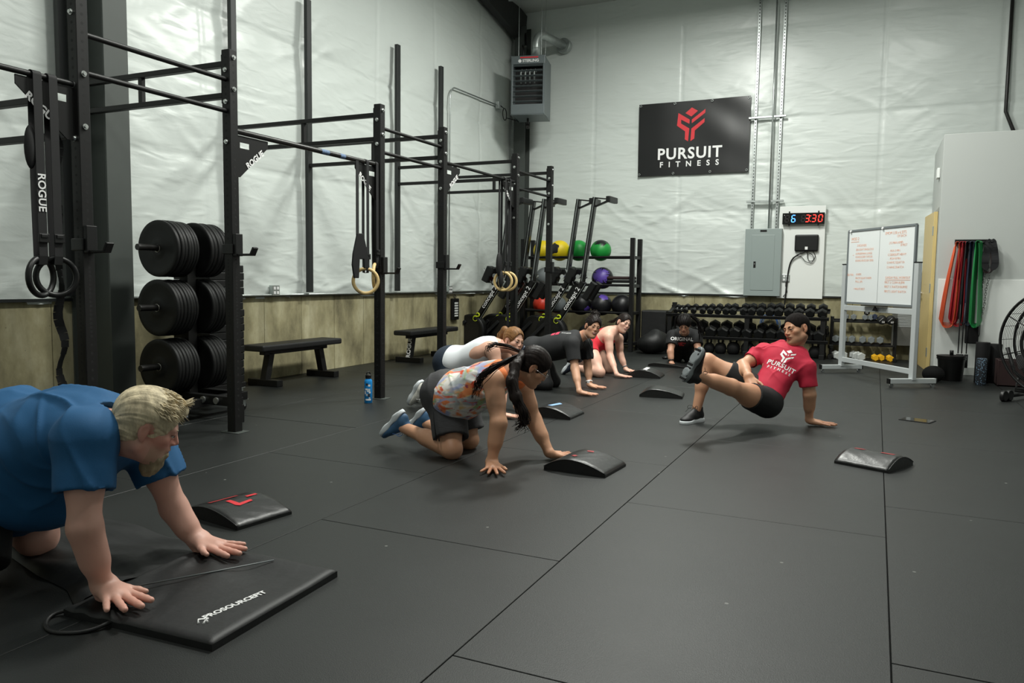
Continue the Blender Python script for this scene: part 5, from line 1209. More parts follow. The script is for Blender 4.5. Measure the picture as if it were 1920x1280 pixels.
def head_R(f, roll=0, pitch=0):
    """rows: right(x), forward(y), up(z); f horizontal facing, pitch down, roll = top of head towards its own right"""
    f = unit((f[0], f[1], 0)); up = V3((0, 0, 1)); r = np.cross(f, up); cp, sp = math.cos(R(pitch)), math.sin(R(pitch))
    f2 = f*cp-up*sp; u2 = up*cp+f*sp; cr, s_ = math.cos(R(roll)), math.sin(R(roll)); u3 = u2*cr+r*s_; r3 = r*cr-u2*s_; return np.array([r3, f2, u3])
def head_prims(c, Rm, s=1., jaw=1., lid=.35, ears=True, wide=1., fem=0):
    T = lambda x, y, z: V3(c)+(Rm.T@V3((x*wide, y, z)))*s
    E = lambda x, y, z, r, k, sub=False, Rr=None: Ell(T(x, y, z), V3(r)*s*V3((wide, 1, 1)), Rm if Rr is None else Rr@Rm, k*s, (), sub)
    K = lambda a, b, ra, rb, k, sub=False: Cone(T(*a), T(*b), ra*s, rb*s, k*s, (), sub)
    P = [E(0, -.014, .036, (.077, .096, .084), .02), E(0, .028, -.030, (.060, .064, .078), .03), E(0, .044, -.078, (.044*jaw, .040, .034), .03),
         K((-.05*jaw, .0, -.062), (-.018, .062, -.094), .018-.005*fem, .016-.005*fem, .03), K((.05*jaw, .0, -.062), (.018-.006*fem, .062, -.094), .018-.005*fem, .016-.005*fem, .03), E(0, .076, -.096+.003*fem, (.017-.003*fem, .016-.002*fem, .014), .02),
         E(.043, .054, -.020, (.021, .022, .018), .02), E(-.043, .054, -.020, (.021, .022, .018), .02), K((-.036, .076, .020), (.036, .076, .020), .010-.003*fem, .010-.003*fem, .016), K((0, .080, .02), (0, .080, .02), .010, .010, .012)]
    P += [E(sx*.031, .097, .002, (.017, .016, .0115), .010, True) for sx in (-1, 1)]
    P += [K((0, .087, .010), (0, .106-.006*fem, -.022+.003*fem), .0070-.001*fem, .0095-.002*fem, .012), E(.0105, .096, -.027, (.0085, .0095, .0065), .007), E(-.0105, .096, -.027, (.0085, .0095, .0065), .007)]
    P += [E(0, .084-.004*fem, -.052, (.026, .014, .013), .012), E(0, .0925, -.0495, (.021, .0085, .0045), .005), E(0, .0905, -.0605, (.017, .0085, .0060), .005), K((-.020, .096, -.0552), (.020, .096, -.0552), .0016, .0016, .003, True), K((0, .094, -.072), (0, .094, -.072), .007, .007, .008, True)]
    for sx in (-1, 1):   # lids around the eyeball
        q = T(sx*.031, .0775, .002); fu = Rm[2]; P.append(Ell(q, V3((.0150, .0140, .0140))*s, Rm, .004*s, ((q+fu*.0020*s, -fu),))); P.append(Ell(q, V3((.0148, .0135, .0135))*s, Rm, .004*s, ((q-fu*.0038*s, fu),)))
    if ears:
        for sx in (-1, 1): P += [E(sx*.079, -.012, -.004, (.0080, .017, .028), .008), E(sx*.087, -.006, .0, (.006, .010, .016), .005, True), E(sx*.077, -.006, -.030, (.006, .009, .010), .008)]
    return P
def eyes(parent, c, Rm, s, look=(0, 1, 0), wide=1.):
    for sx in (-1, 1):
        q = V3(c)+(Rm.T@V3((sx*.031*wide, .0758, .002)))*s; m = MB(); m.sphere((0, 0, 0), .0124*s, 16, 12); e = m.build('eye', 'eyewhite', parent, loc=tuple(q))
        d = unit(Rm.T@unit(look)); m = MB(); X = basis(d*.0078*s, frame(d)[0], frame(d)[1]); m.lathe([(.0001, .0052*s), (.004*s, .0048*s), (.0088*s, .0014*s)], 14, X); m.build('iris', 'iris', e)
def brows(parent, c, Rm, s, m, th=.0028, wide=1., tilt=0.):
    for sx in (-1, 1):
        T = lambda x, y, z: tuple(V3(c)+(Rm.T@V3((x*wide, y, z)))*s); pts = [T(sx*.012, .0905, .0185-tilt), T(sx*.022, .0895, .0225), T(sx*.034, .084, .0235), T(sx*.046, .071, .018)]
        MB().tube(pts, [th*s*.8, th*s*1.2, th*s, th*s*.4], 8).build('eyebrow', m, parent)
def face_tint(P, c, Rm, s, base, lip, extra=None, teeth=False, wide=1.):
    L = ((P-V3(c))@Rm.T)/s; x, y, z = L[:, 0]/wide, L[:, 1], L[:, 2]; C = np.tile(np.array(lin(base)), (len(P), 1)); near = (np.abs(x) < .11) & (y > -.12) & (y < .14) & (z > -.13) & (z < .14)
    def mixc(mask, rgb): m = (mask*near)[:, None]; C[:] = C*(1-m)+np.array(lin(rgb))*m
    b = np.array(base); mixc(.35*np.exp(-(((np.abs(x)-.04)/.02)**2+((z+.025)/.02)**2))*(y > .02), tuple(b*np.array((1.02, .82, .80)))); mixc(.3*np.exp(-((x/.013)**2+((z+.022)/.012)**2))*(y > .08), tuple(b*np.array((1, .80, .78))))
    mixc(.35*np.exp(-((np.abs(x)-.085)/.01)**2)*(y < .03), tuple(b*np.array((1, .78, .76))))
    if extra: extra(x, y, z, mixc)
    lw = .0275 if teeth else .0235; lp = np.clip(1.5-((x/lw)**2+((z+.0555)/(.0125 if teeth else .0105))**2)*1.5, 0, 1)*(y > .07); mixc(lp, lip)
    mixc(np.clip(1.4-(np.abs(z+.0552)/.0022), 0, 1)*(np.abs(x) < .022)*(y > .07), (70, 30, 28))
    if teeth: mixc(np.clip(1.5-((x/.019)**2+((z+.0550-1.0*x*x)/.0034)**2)*1.2, 0, 1)*(y > .07), (250, 248, 244))
    mixc(.7*np.clip(1.5-((z-.0045)/.0026)**2, 0, 1)*(np.abs(np.abs(x)-.031) < .015)*(y > .06), (52, 34, 30)); mixc(.22*np.clip(1.3-((z-.002)/.011)**2-((np.abs(x)-.031)/.018)**2, 0, 1)*(y > .06), (120, 76, 60))
    return C
def hand_prims(w, tip, thumb, up=(0, 0, 1), s=1., curl=0., spread=1., k=.006, palm_z=0., fat=1.):
    """w wrist point, tip = direction of the middle finger, thumb = +1/-1 side of the thumb (x = tip cross up)"""
    f = unit(tip); up = unit(V3(up)-f*(V3(up)@f)); x = np.cross(f, up)*thumb; w = V3(w); T = lambda a, b, g: w+(x*a+f*b+up*g)*s; P = []
    kn = [(.034, .088), (.012, .094), (-.011, .090), (-.032, .079)]; ln = [(.042, .026, .020), (.047, .030, .021), (.043, .028, .020), (.033, .021, .018)]; an = [.20, .03, -.16, -.38]; rr = [.0100, .0102, .0098, .0086]; rr = [q*fat for q in rr]
    z0 = -.024+palm_z
    for (kx, ky), L_, a, r in zip(kn, ln, an, rr):
        P.append(Cone(T(kx*.55, .012, z0+.012), T(kx, ky, z0+.003), .0175*s, .0125*s, .014*s)); a *= spread; p = V3((kx, ky, z0+.004)); d = V3((math.sin(a), math.cos(a), 0)); e = -.10-curl*.5
        for q, l in enumerate(L_):
            e2 = e-curl*(.5+.5*q)*(1 if curl else 1)+(.02 if not curl else 0); dv = V3((d[0]*math.cos(e2), d[1]*math.cos(e2), math.sin(e2))); p2 = p+dv*l; P.append(Cone(T(*p), T(*p2), r*s*(1-.06*q), r*s*(.94-.08*q), .004*s)); p = p2; e = e2
    P.append(Cone(T(.020, .020, z0+.010), T(.046, .052, z0+.004), .0165*s, .0130*s, .014*s)); P.append(Cone(T(.046, .052, z0+.004), T(.064, .080, z0+.002-curl*.01), .0115*s, .0100*s, .005*s)); P.append(Cone(T(.064, .080, z0+.002-curl*.01), T(.074, .104, z0+.0-curl*.02), .0100*s, .0080*s, .005*s))
    P.append(Cone(T(0, .03, z0+.008), T(0, .075, z0+.006), .018*s, .016*s, .02*s)); P.append(Cone(T(-.012, .0, z0+.022), T(.012, .0, z0+.022), .022*s, .022*s, .02*s))
    return P, T
def nails(parent, T, s, thumb=False): pass
def limb(a, b, ra, rb, bulge=0, t=.35, k=.02, clip=()):
    a, b = V3(a), V3(b); P = [Cone(a, b, ra, rb, k, clip)]
    if bulge: m = a+(b-a)*t; d = unit(b-a)*np.linalg.norm(b-a)*.22; P.append(Cone(m-d, m+d, bulge*.96, bulge*.9, k*1.5, clip))
    return P
def axes3(along, lat): a = unit(along); l = unit(V3(lat)-a*(V3(lat)@a)); return np.array([l, np.cross(a, l), a])
def shoe(parent, an, toe, sole_n, s=1., up_m='blackmatte', sole_m='white', swoosh=None, lace='blackplastic', nm='shoe', tread=False):
    """ankle point, toe point, unit vector out of the sole"""
    f = unit(V3(toe)-V3(an)); n = unit(sole_n); f = unit(f-n*(f@n)); x = np.cross(f, n); T = lambda a, b, g: V3(an)+(x*a+f*b-n*g)*s; Rm = np.array([x, f, -n])
    up = [Ell(T(0, -.035, -.045), V3((.034, .045, .040))*s, Rm, .03), Ell(T(0, .05, -.045), V3((.040, .075, .034))*s, Rm, .04), Ell(T(.004, .125, -.062), V3((.043, .058, .024))*s, Rm, .03), Cone(T(0, -.02, -.02), T(0, -.022, .018), .038*s, .036*s, .02), Cone(T(0, .02, -.01), T(0, .09, -.05), .028*s, .022*s, .02)]
    cl = ((T(0, 0, -.080), n), (T(0, 0, .026), -n)); 
    for p in up: p.clip = cl
    up.append(Cone(T(0, -.01, .03), T(0, -.01, -.0), .028*s, .026*s, .006, (), True))
    P, Q = surf(up, .0055); o = mesh(nm, P, Q, up_m, parent)
    so = [Ell(T(0, -.04, -.085), V3((.038, .046, .05))*s, Rm, .03), Ell(T(.0, .05, -.085), V3((.038, .09, .05))*s, Rm, .04), Ell(T(.006, .125, -.082), V3((.047, .064, .05))*s, Rm, .03)]
    for p in so: p.clip = ((T(0, 0, -.098), n), (T(0, 0, -.068), -n))
    P, Q = surf(so, .0055); mesh('sole', P, Q, sole_m, o)
    if tread:
        m = MB()
        for i in range(9):
            for j in range(5):
                b = -.065+i*.028; a = (j-2)*.015; c = T(a*(1 if i < 2 or i > 6 else .85), b, -.1005); m.box(tuple(c), (.011, .018, .006), None, None) if False else m.add([tuple(c+Rm.T@V3(q)) for q in ((-.006, -.010, -.003), (.006, -.004, -.003), (.006, .010, -.003), (-.006, .004, -.003), (-.005, -.008, .004), (.005, -.003, .004), (.005, .008, .004), (-.005, .003, .004))], [(0, 1, 2, 3), (4, 7, 6, 5), (0, 4, 5, 1), (1, 5, 6, 2), (2, 6, 7, 3), (3, 7, 4, 0)])
        tag(m.build('tread', 'blackmatte', o), kind='stuff')
    m = MB()
    for i in range(4):
        b = .015+i*.022; m.tube([tuple(T(-.024, b-.004, .006-.0135*i)), tuple(T(0, b+.004, .0215-.0140*i)), tuple(T(.024, b-.004, .006-.0135*i))], .003, 6)
    for sx in (-1, 1): m.tube(smooth([tuple(T(0, .03, .016)), tuple(T(sx*.02, .032, .036)), tuple(T(sx*.045, .045, .034)), tuple(T(sx*.05, .055, .012)), tuple(T(sx*.02, .04, .012))], 2), .0020, 5); m.tube(smooth([tuple(T(0, .03, .016)), tuple(T(sx*.03, .05, .020)), tuple(T(sx*.050, .07, -.015))], 2), .0018, 5)
    m.build('laces', lace, o)
    if swoosh:
        m = MB(); m.tube([tuple(T(swoosh[0]*.043, -.05, -.045)), tuple(T(swoosh[0]*.045, .0, -.068)), tuple(T(swoosh[0]*.047, .05, -.060)), tuple(T(swoosh[0]*.043, .085, -.042))], [.002, .007, .006, .002], 8); m.build('side_mark', swoosh[1], o)
    return o
def hair_tubes(parent, name, roots, m, r=.004, seed=1, n=30, jit=.02, wave=.0):
    """locks following guide points; every lock offset a little"""
    rg = random.Random(seed); mb = MB()
    for i in range(n):
        o = V3([rg.gauss(0, 1), rg.gauss(0, 1), rg.gauss(0, 1)])*jit; ph = rg.random()*6; L_ = rg.uniform(.75, 1.05); P = []; k = len(roots); N_ = 14
        for q in range(N_):
            u = q/(N_-1)*L_*(k-1); j = min(k-2, int(u)); f_ = u-j; p = V3(roots[j])*(1-f_)+V3(roots[j+1])*f_; w_ = wave*(q/N_); P.append(tuple(p+o*(.35+.65*q/N_)+V3((math.sin(q*.9+ph), math.cos(q*.8+ph), math.sin(q*.7+ph*2)))*w_))
        mb.tube(P, [r*(1-.7*q/N_) for q in range(N_)], 5)
    return mb.build(name, m, parent)
def lay(obj, shirt, cen, xax, yax, nrm, lift=.0022):
    """print a flat shape onto the cloth surface"""
    from mathutils.bvhtree import BVHTree
    me = shirt.data; co = np.empty(len(me.vertices)*3, np.float32); me.vertices.foreach_get('co', co); bvh = BVHTree.FromPolygons([Vector(v) for v in co.reshape(-1, 3).tolist()], [tuple(p.vertices) for p in me.polygons])
    xax = unit(xax); yax = unit(V3(yax)-xax*(V3(yax)@xax)); nrm = unit(nrm); d = obj.data
    bm = bmesh.new(); bm.from_mesh(d); bm.normal_update(); bmesh.ops.triangulate(bm, faces=bm.faces); bmesh.ops.subdivide_edges(bm, edges=[e for e in bm.edges if e.calc_length() > .012], cuts=1); bmesh.ops.triangulate(bm, faces=bm.faces)
    for v in bm.verts:
        p = V3(cen)+xax*v.co.x+yax*v.co.y+nrm*.3; h_ = bvh.ray_cast(Vector(p), Vector(-nrm)); v.co = (h_[0]+Vector(nrm)*lift) if h_[0] is not None else Vector(V3(cen)+xax*v.co.x+yax*v.co.y)
    bm.to_mesh(d); bm.free()
def flat_text(body, size, m, parent, bold=0., spacing=1.):
    e = text_mesh(body, size, 0, bold, spacing); e.materials.append(M[m]); return link('lettering', e, parent)
def glue(o, root):      # keep world placement under an Empty placed at the base
    o.location = tuple(Vector(o.location)-root.location)
def figure(name_label, base, J, cfg):
    """builds body (skin) under an Empty; returns root, body and the helper data"""
    root = thing('person', name_label, 'person', base)
    off = V3(base); J = {k: V3(v)-off for k, v in J.items()}; g = cfg.get; b = g('bulk', 1.)
    lat = J['shR']-J['shL']; hl = J['hipR']-J['hipL']; sp = J['neck']-J['chest']; P = []
    hm_ = (J['hipR']+J['hipL'])/2; hv = unit(hl); hs_ = min(np.linalg.norm(hl)/2, g('hipw', .095)); J['hipR'] = hm_+hv*hs_; J['hipL'] = hm_-hv*hs_; hl = hv*hs_*2
    A1 = axes3(J['neck']-J['belly'], lat); A2 = axes3(J['chest']-J['pelvis'], hl)
    sw = np.linalg.norm(lat)/2; hw_ = np.linalg.norm(hl)/2
    P += [Ell(J['chest'], V3((sw*.88, .108*b, .16)), A1, .05), Ell(J['belly'], V3((sw*.74*b, .10*b, .15)), A2, .06), Ell(J['pelvis'], V3(((hw_+.055)*b, .115*b, .12)), A2, .06), Ell((J['chest']+J['neck'])/2, V3((sw*.70, .080, .10)), A1, .05)]
    for S in 'RL':
        sh, el, wr = J['sh'+S], J['el'+S], J['wr'+S]; ar = g('arm', 1.)
        P += [Cone(J['neck']*.55+J['chest']*.45, sh, .055*b, .052*ar, .05), Ell(sh, V3((.056, .056, .056))*ar, None, .03)]
        P += limb(sh, el, .050*ar, .040*ar, .047*ar, .35)+limb(el, wr, .038*ar, .0255*ar, .039*ar, .28)
        hp, kn, an = J['hip'+S], J['kn'+S], J['an'+S]; lg = g('leg', 1.)
        P += limb(hp, kn, .088*lg, .056*lg, .082*lg, .3, .04)+limb(kn, an, .053*lg, .034*lg, .054*lg, .30)+[Ell(kn, V3((.055, .055, .055))*lg, None, .02)]
    hR = head_R(*g('face')); hc = J['head']; s = g('hs', 1.)
    P += [Cone(J['neck']-(J['neck']-J['chest'])*.15, hc+(hR.T@V3((0, -.022, -.055)))*s, .058*g('neckr', 1.), .052*g('neckr', 1.), .03)]
    P += head_prims(hc, hR, s, g('jaw', 1.), wide=g('wide', 1.), fem=g('fem', 0))
    boxes = [(hc-.155*s, hc+.155*s, g('hh', .0040))]
    for S in 'RL':
        tip = J['tip'+S]-J['wr'+S]; th = g('thumb'+S, 1); flat = g('flat'+S, True)
        if flat: tip = V3((tip[0], tip[1], 0))
        hp_, T = hand_prims(J['wr'+S], tip, th, g('up'+S, (0, 0, 1)), g('hand', 1.), g('curl'+S, 0), g('spread', 1.), palm_z=g('pz', 0.), fat=g('fat', 1.)); P += hp_
        lo, hi = bounds(hp_, .012); boxes.append((lo, hi, g('fh', .0036)))
    Pv, Q = surf(P, g('h', .009), boxes); Pv = np.asarray(Pv)
    zmin = g('floor', None)
    C = face_tint(Pv, hc, hR, s, g('skin'), g('lip', (176, 98, 90)), g('paint'), g('teeth', False), g('wide', 1.))
    # knuckles, knees and palms a little ruddier
    for S in 'RL':
        d = np.linalg.norm(Pv-J['tip'+S], axis=1); m_ = (.35*np.exp(-(d/.08)**2))[:, None]; C = C*(1-m_)+np.array(lin(np.array(g('skin'))*np.array((1.03, .84, .80))))*m_
        d = np.linalg.norm(Pv-J['kn'+S], axis=1); m_ = (.22*np.exp(-(d/.06)**2))[:, None]; C = C*(1-m_)+np.array(lin(np.array(g('skin'))*np.array((1.0, .82, .78))))*m_
    C = C*(1+.06*vnoise(Pv[:, 0]*18, Pv[:, 1]*18, Pv[:, 2]*18))[:, None]
    body = mesh('body', Pv, Q, 'skin', root, C)
    eyes(root, hc, hR, s, g('look', (0, 1, 0)), g('wide', 1.)); brows(root, hc, hR, s, g('hairm'), g('browth', .0028), g('wide', 1.), g('frown', 0.))
    return root, J, hR, hc, s, A1, A2
def garment(name, prims, m, parent, h=.008, amp=.006, fr=9, dirs=((1, .2, .3), (.2, 1, -.3)), seed=1., col=None, rl=2):
    P, Q = surf(prims, h, (), rl); N = normals(P, Q); P = folds(P, N, amp, fr, dirs, seed); return mesh(name, P, Q, m, parent, col)
def hair_cap(parent, c, Rm, s, m, off=.010, front=.045, low=-.02, amp=.003, fr=60, back=-.06, extra=(), face=(.066, .085, .10), facez=-.040, wide=1., name='hair'):
    T = lambda x, y, z: V3(c)+(Rm.T@V3((x*wide, y, z)))*s; E = lambda x, y, z, r, k=.02, sub=False: Ell(T(x, y, z), V3(r)*s*V3((wide, 1, 1)), Rm, k*s, (), sub)
    P = [E(0, -.014, .036, (.077+off, .096+off, .084+off), .02), E(0, -.045, -.03, (.060+off, .050+off, .06), .03)]+list(extra)
    cut = [E(0, .100, facez, (face[0], face[1], face[2]), .008, True), E(0, .03, -.115, (.12, .13, .085), .01, True), E(.085, .004, -.012, (.02, .030, .042), .008, True), E(-.085, .004, -.012, (.02, .030, .042), .008, True)]
    V, Q = surf(P+cut, .0042, (), 1); N = normals(V, Q); L_ = (V-V3(c))@Rm.T
    ang = np.arctan2(L_[:, 0], L_[:, 2]+.04); st = vnoise(ang*fr/6, L_[:, 1]*10, L_[:, 2]*6)+.5*vnoise(ang*fr/2.5, L_[:, 1]*16, L_[:, 2]*9); V = V+N*(amp*st)[:, None]
    return mesh(name, V, Q, m, parent)
POSE = {
 'man': dict(head=(-2.333, 1.944, 0.614), neck=(-2.473, 1.900, 0.603), chest=(-2.759, 1.926, 0.532), belly=(-3.049, 1.946, 0.397), pelvis=(-3.140, 1.960, 0.470), shR=(-2.422, 1.767, 0.590), elR=(-2.357, 1.707, 0.313), wrR=(-2.359, 1.775, 0.055), tipR=(-2.160, 1.731, 0.040), shL=(-2.633, 2.172, 0.517), elL=(-2.541, 2.232, 0.213), wrL=(-2.438, 2.266, 0.055), tipL=(-2.259, 2.275, 0.050), hipR=(-3.160, 1.830, 0.420), hipL=(-3.200, 2.120, 0.420), knR=(-2.951, 1.693, 0.080), knL=(-3.051, 2.001, 0.080), anR=(-3.500, 1.720, 0.090), anL=(-3.500, 2.100, 0.090)),
 'tie': dict(head=(-1.891, 4.384, 0.612), neck=(-2.066, 4.388, 0.577), chest=(-2.251, 4.405, 0.496), belly=(-2.394, 4.420, 0.415), pelvis=(-2.562, 4.494, 0.382), shR=(-2.110, 4.274, 0.530), elR=(-2.034, 4.200, 0.283), wrR=(-2.064, 4.171, 0.050), tipR=(-1.979, 4.028, 0.010), shL=(-2.053, 4.572, 0.466), elL=(-1.986, 4.617, 0.244), wrL=(-1.844, 4.553, 0.050), tipL=(-1.759, 4.696, 0.020), hipR=(-2.541, 4.414, 0.369), hipL=(-2.559, 4.689, 0.320), knR=(-2.412, 4.303, 0.060), knL=(-2.457, 4.618, 0.060), anR=(-2.854, 4.420, 0.141), toeR=(-3.093, 4.420, 0.015), anL=(-2.904, 4.800, 0.100), toeL=(-3.123, 4.800, 0.008)),
 'white': dict(head=(-2.824, 6.107, 0.612), neck=(-2.953, 6.078, 0.585), chest=(-3.085, 6.032, 0.512), belly=(-3.211, 6.024, 0.449), pelvis=(-3.408, 6.039, 0.409), shR=(-2.921, 5.911, 0.530), elR=(-2.807, 5.860, 0.225), wrR=(-2.753, 5.731, 0.045), tipR=(-2.658, 5.780, 0.010), shL=(-2.993, 6.273, 0.497), elL=(-2.894, 6.294, 0.213), wrL=(-2.791, 6.110, 0.045), tipL=(-2.712, 6.138, 0.010), hipR=(-3.369, 5.943, 0.372), hipL=(-3.472, 6.224, 0.339), knR=(-3.280, 5.800, 0.060), knL=(-3.320, 6.100, 0.060), anR=(-3.579, 5.860, 0.136), anL=(-3.730, 6.140, 0.100), toeR=(-3.723, 5.860, 0.006), toeL=(-3.880, 6.140, 0.030)),
 'black': dict(head=(-2.668, 7.733, 0.660), neck=(-2.777, 7.729, 0.561), chest=(-2.979, 7.682, 0.470), belly=(-3.124, 7.666, 0.425), pelvis=(-3.317, 7.684, 0.397), shR=(-2.822, 7.535, 0.488), elR=(-2.757, 7.467, 0.249), wrR=(-2.638, 7.279, 0.045), tipR=(-2.489, 7.303, 0.010), shL=(-2.803, 7.907, 0.463), elL=(-2.772, 7.901, 0.234), wrL=(-2.722, 7.823, 0.045), tipL=(-2.562, 7.827, 0.010), hipR=(-3.286, 7.585, 0.366), hipL=(-3.343, 7.834, 0.343), knR=(-3.080, 7.486, 0.060), knL=(-3.100, 7.750, 0.060), anR=(-3.440, 7.360, 0.100), anL=(-3.530, 7.800, 0.100), toeR=(-3.600, 7.360, 0.030), toeL=(-3.700, 7.800, 0.030)),
 'red': dict(head=(-2.800, 9.272, 0.624), neck=(-2.906, 9.270, 0.534), chest=(-3.026, 9.262, 0.443), belly=(-3.128, 9.262, 0.352), pelvis=(-3.185, 9.124, 0.339), shR=(-2.934, 9.106, 0.451), elR=(-2.885, 9.032, 0.230), wrR=(-2.740, 8.842, 0.045), tipR=(-2.584, 8.847, 0.010), shL=(-2.919, 9.476, 0.421), elL=(-2.892, 9.470, 0.213), wrL=(-2.809, 9.440, 0.045), tipL=(-2.662, 9.410, 0.010), hipR=(-3.152, 8.972, 0.326), hipL=(-3.199, 9.226, 0.318), knR=(-2.922, 8.772, 0.060), knL=(-2.962, 9.264, 0.060), anR=(-3.264, 8.820, 0.099), anL=(-3.360, 9.260, 0.100), toeR=(-3.359, 8.820, 0.028), toeL=(-3.520, 9.260, 0.030)),
 'orig': dict(head=(-2.320, 10.487, 0.577), neck=(-2.357, 10.702, 0.456), chest=(-2.401, 10.816, 0.344), belly=(-2.440, 10.960, 0.302), pelvis=(-2.487, 11.103, 0.291), shR=(-2.508, 10.660, 0.393), elR=(-2.501, 10.502, 0.192), wrR=(-2.470, 10.452, 0.045), tipR=(-2.284, 10.182, 0.010), shL=(-2.221, 10.794, 0.397), elL=(-2.159, 10.662, 0.211), wrL=(-2.190, 10.625, 0.045), tipL=(-2.198, 10.234, 0.010), hipR=(-2.583, 11.057, 0.274), hipL=(-2.376, 11.154, 0.277), knR=(-2.568, 11.151, 0.060), knL=(-2.382, 11.178, 0.060), anR=(-2.530, 11.150, 0.080), anL=(-2.250, 11.200, 0.080), toeR=(-2.560, 11.300, 0.030), toeL=(-2.280, 11.350, 0.030)),
 'coach': dict(head=(-0.568, 6.694, 0.774), neck=(-0.592, 6.713, 0.606), chest=(-0.652, 6.653, 0.499), belly=(-0.719, 6.565, 0.352), pelvis=(-0.778, 6.481, 0.215), shR=(-0.828, 6.776, 0.563), elR=(-0.963, 6.573, 0.471), wrR=(-0.887, 6.359, 0.407), tipR=(-0.830, 6.234, 0.320), shL=(-0.475, 6.600, 0.463), elL=(-0.443, 6.597, 0.268), wrL=(-0.444, 6.669, 0.050), tipL=(-0.287, 6.681, 0.010), hipR=(-0.841, 6.567, 0.269), hipL=(-0.733, 6.389, 0.188), knR=(-1.230, 6.473, 0.500), knL=(-0.961, 6.043, 0.350), anR=(-1.291, 6.387, 0.100), anL=(-1.174, 5.809, 0.452), toeR=(-1.367, 6.229, 0.030), toeL=(-1.094, 5.843, 0.660)),
}
cloth('shirt_blue', (18, 82, 128)); cloth('shorts_black', (17, 18, 20)); cloth('legging_navy', (24, 38, 54)); cloth('tank_white', (226, 230, 234)); cloth('tee_black', (30, 31, 33)); cloth('tee_jet', (15, 16, 18))
cloth('tank_red', (196, 28, 46)); cloth('tank_pink', (228, 62, 92)); cloth('pants_black', (16, 16, 18)); cloth('tee_red', (186, 32, 60)); cloth('orange_bra', (238, 132, 74))
M['shorts_heather'] = mat('heather_charcoal_knit', (58, 58, 60), .85, 0, (260, .25, .0015), (90, .30, (.25, .25, 3)))
hairm('hair_blond', (204, 190, 160), .5, .5); hairm('hair_dark', (30, 23, 21), .6, .35); hairm('hair_brown', (128, 92, 58), .5, .38); hairm('hair_black', (20, 17, 17), .55, .35); hairm('hair_short', (24, 20, 19), .3, .8); hairm('beard_grey', (150, 136, 110), .5, .6)
M['shoe_black'] = mat('shoe_black_knit', (20, 20, 22), .6, 0, (200, .2, .001)); M['shoe_blue'] = mat('shoe_blue_knit', (52, 88, 122), .6, 0, (160, .3, .001), (10, .4)); M['shoe_white'] = mat('shoe_white_leather', (216, 214, 206), .5); M['sole_white'] = mat('sole_white_foam', (214, 220, 224), .55); M['shoe_navy'] = mat('shoe_navy', (24, 30, 44), .6)

def tiedye():
    m = mat('tie_dye_cotton', (230, 226, 220), .8, 0, (260, .2, .0015)); nt = m.node_tree; N = nt.nodes; tc = N.new('ShaderNodeTexCoord')
    base = None; b = N['Principled BSDF']
    cols = [((172, 178, 180), 3.2, .58), ((232, 200, 140), 4.2, .64), ((160, 188, 140), 5.6, .65), ((164, 172, 208), 4.8, .63), ((236, 142, 88), 4.4, .615), ((218, 86, 54), 5.2, .66), ((150, 62, 84), 6.2, .69)]
    prev = None
    for i, (c, sc, th) in enumerate(cols):
        mp = N.new('ShaderNodeMapping'); mp.inputs['Location'].default_value = (i*3.7, i*1.3, i*5.1); mp.inputs['Scale'].default_value = (1.1, 1.6, 2.2) ; nt.links.new(tc.outputs['Object'], mp.inputs[0])
        n = N.new('ShaderNodeTexNoise'); n.inputs['Scale'].default_value = sc*1.3; n.inputs['Detail'].default_value = 3; n.inputs['Distortion'].default_value = .7; nt.links.new(mp.outputs[0], n.inputs['Vector'])
        r = N.new('ShaderNodeMapRange'); r.inputs[1].default_value = th-.07; r.inputs[2].default_value = th; nt.links.new(n.outputs[0], r.inputs[0])
        x = N.new('ShaderNodeMix'); x.data_type = 'RGBA'; nt.links.new(r.outputs[0], x.inputs[0]); x.inputs[7].default_value = (*lin(c), 1)
        if prev is None: x.inputs[6].default_value = (*lin((232, 228, 222)), 1)
        else: nt.links.new(prev, x.inputs[6])
        prev = x.outputs[2]
    nt.links.new(prev, b.inputs['Base Color']); M['tiedye'] = m
tiedye()
def cut(q, n): return ((q, n),)
def cone_at(a, b, t): return V3(a)+(V3(b)-V3(a))*t

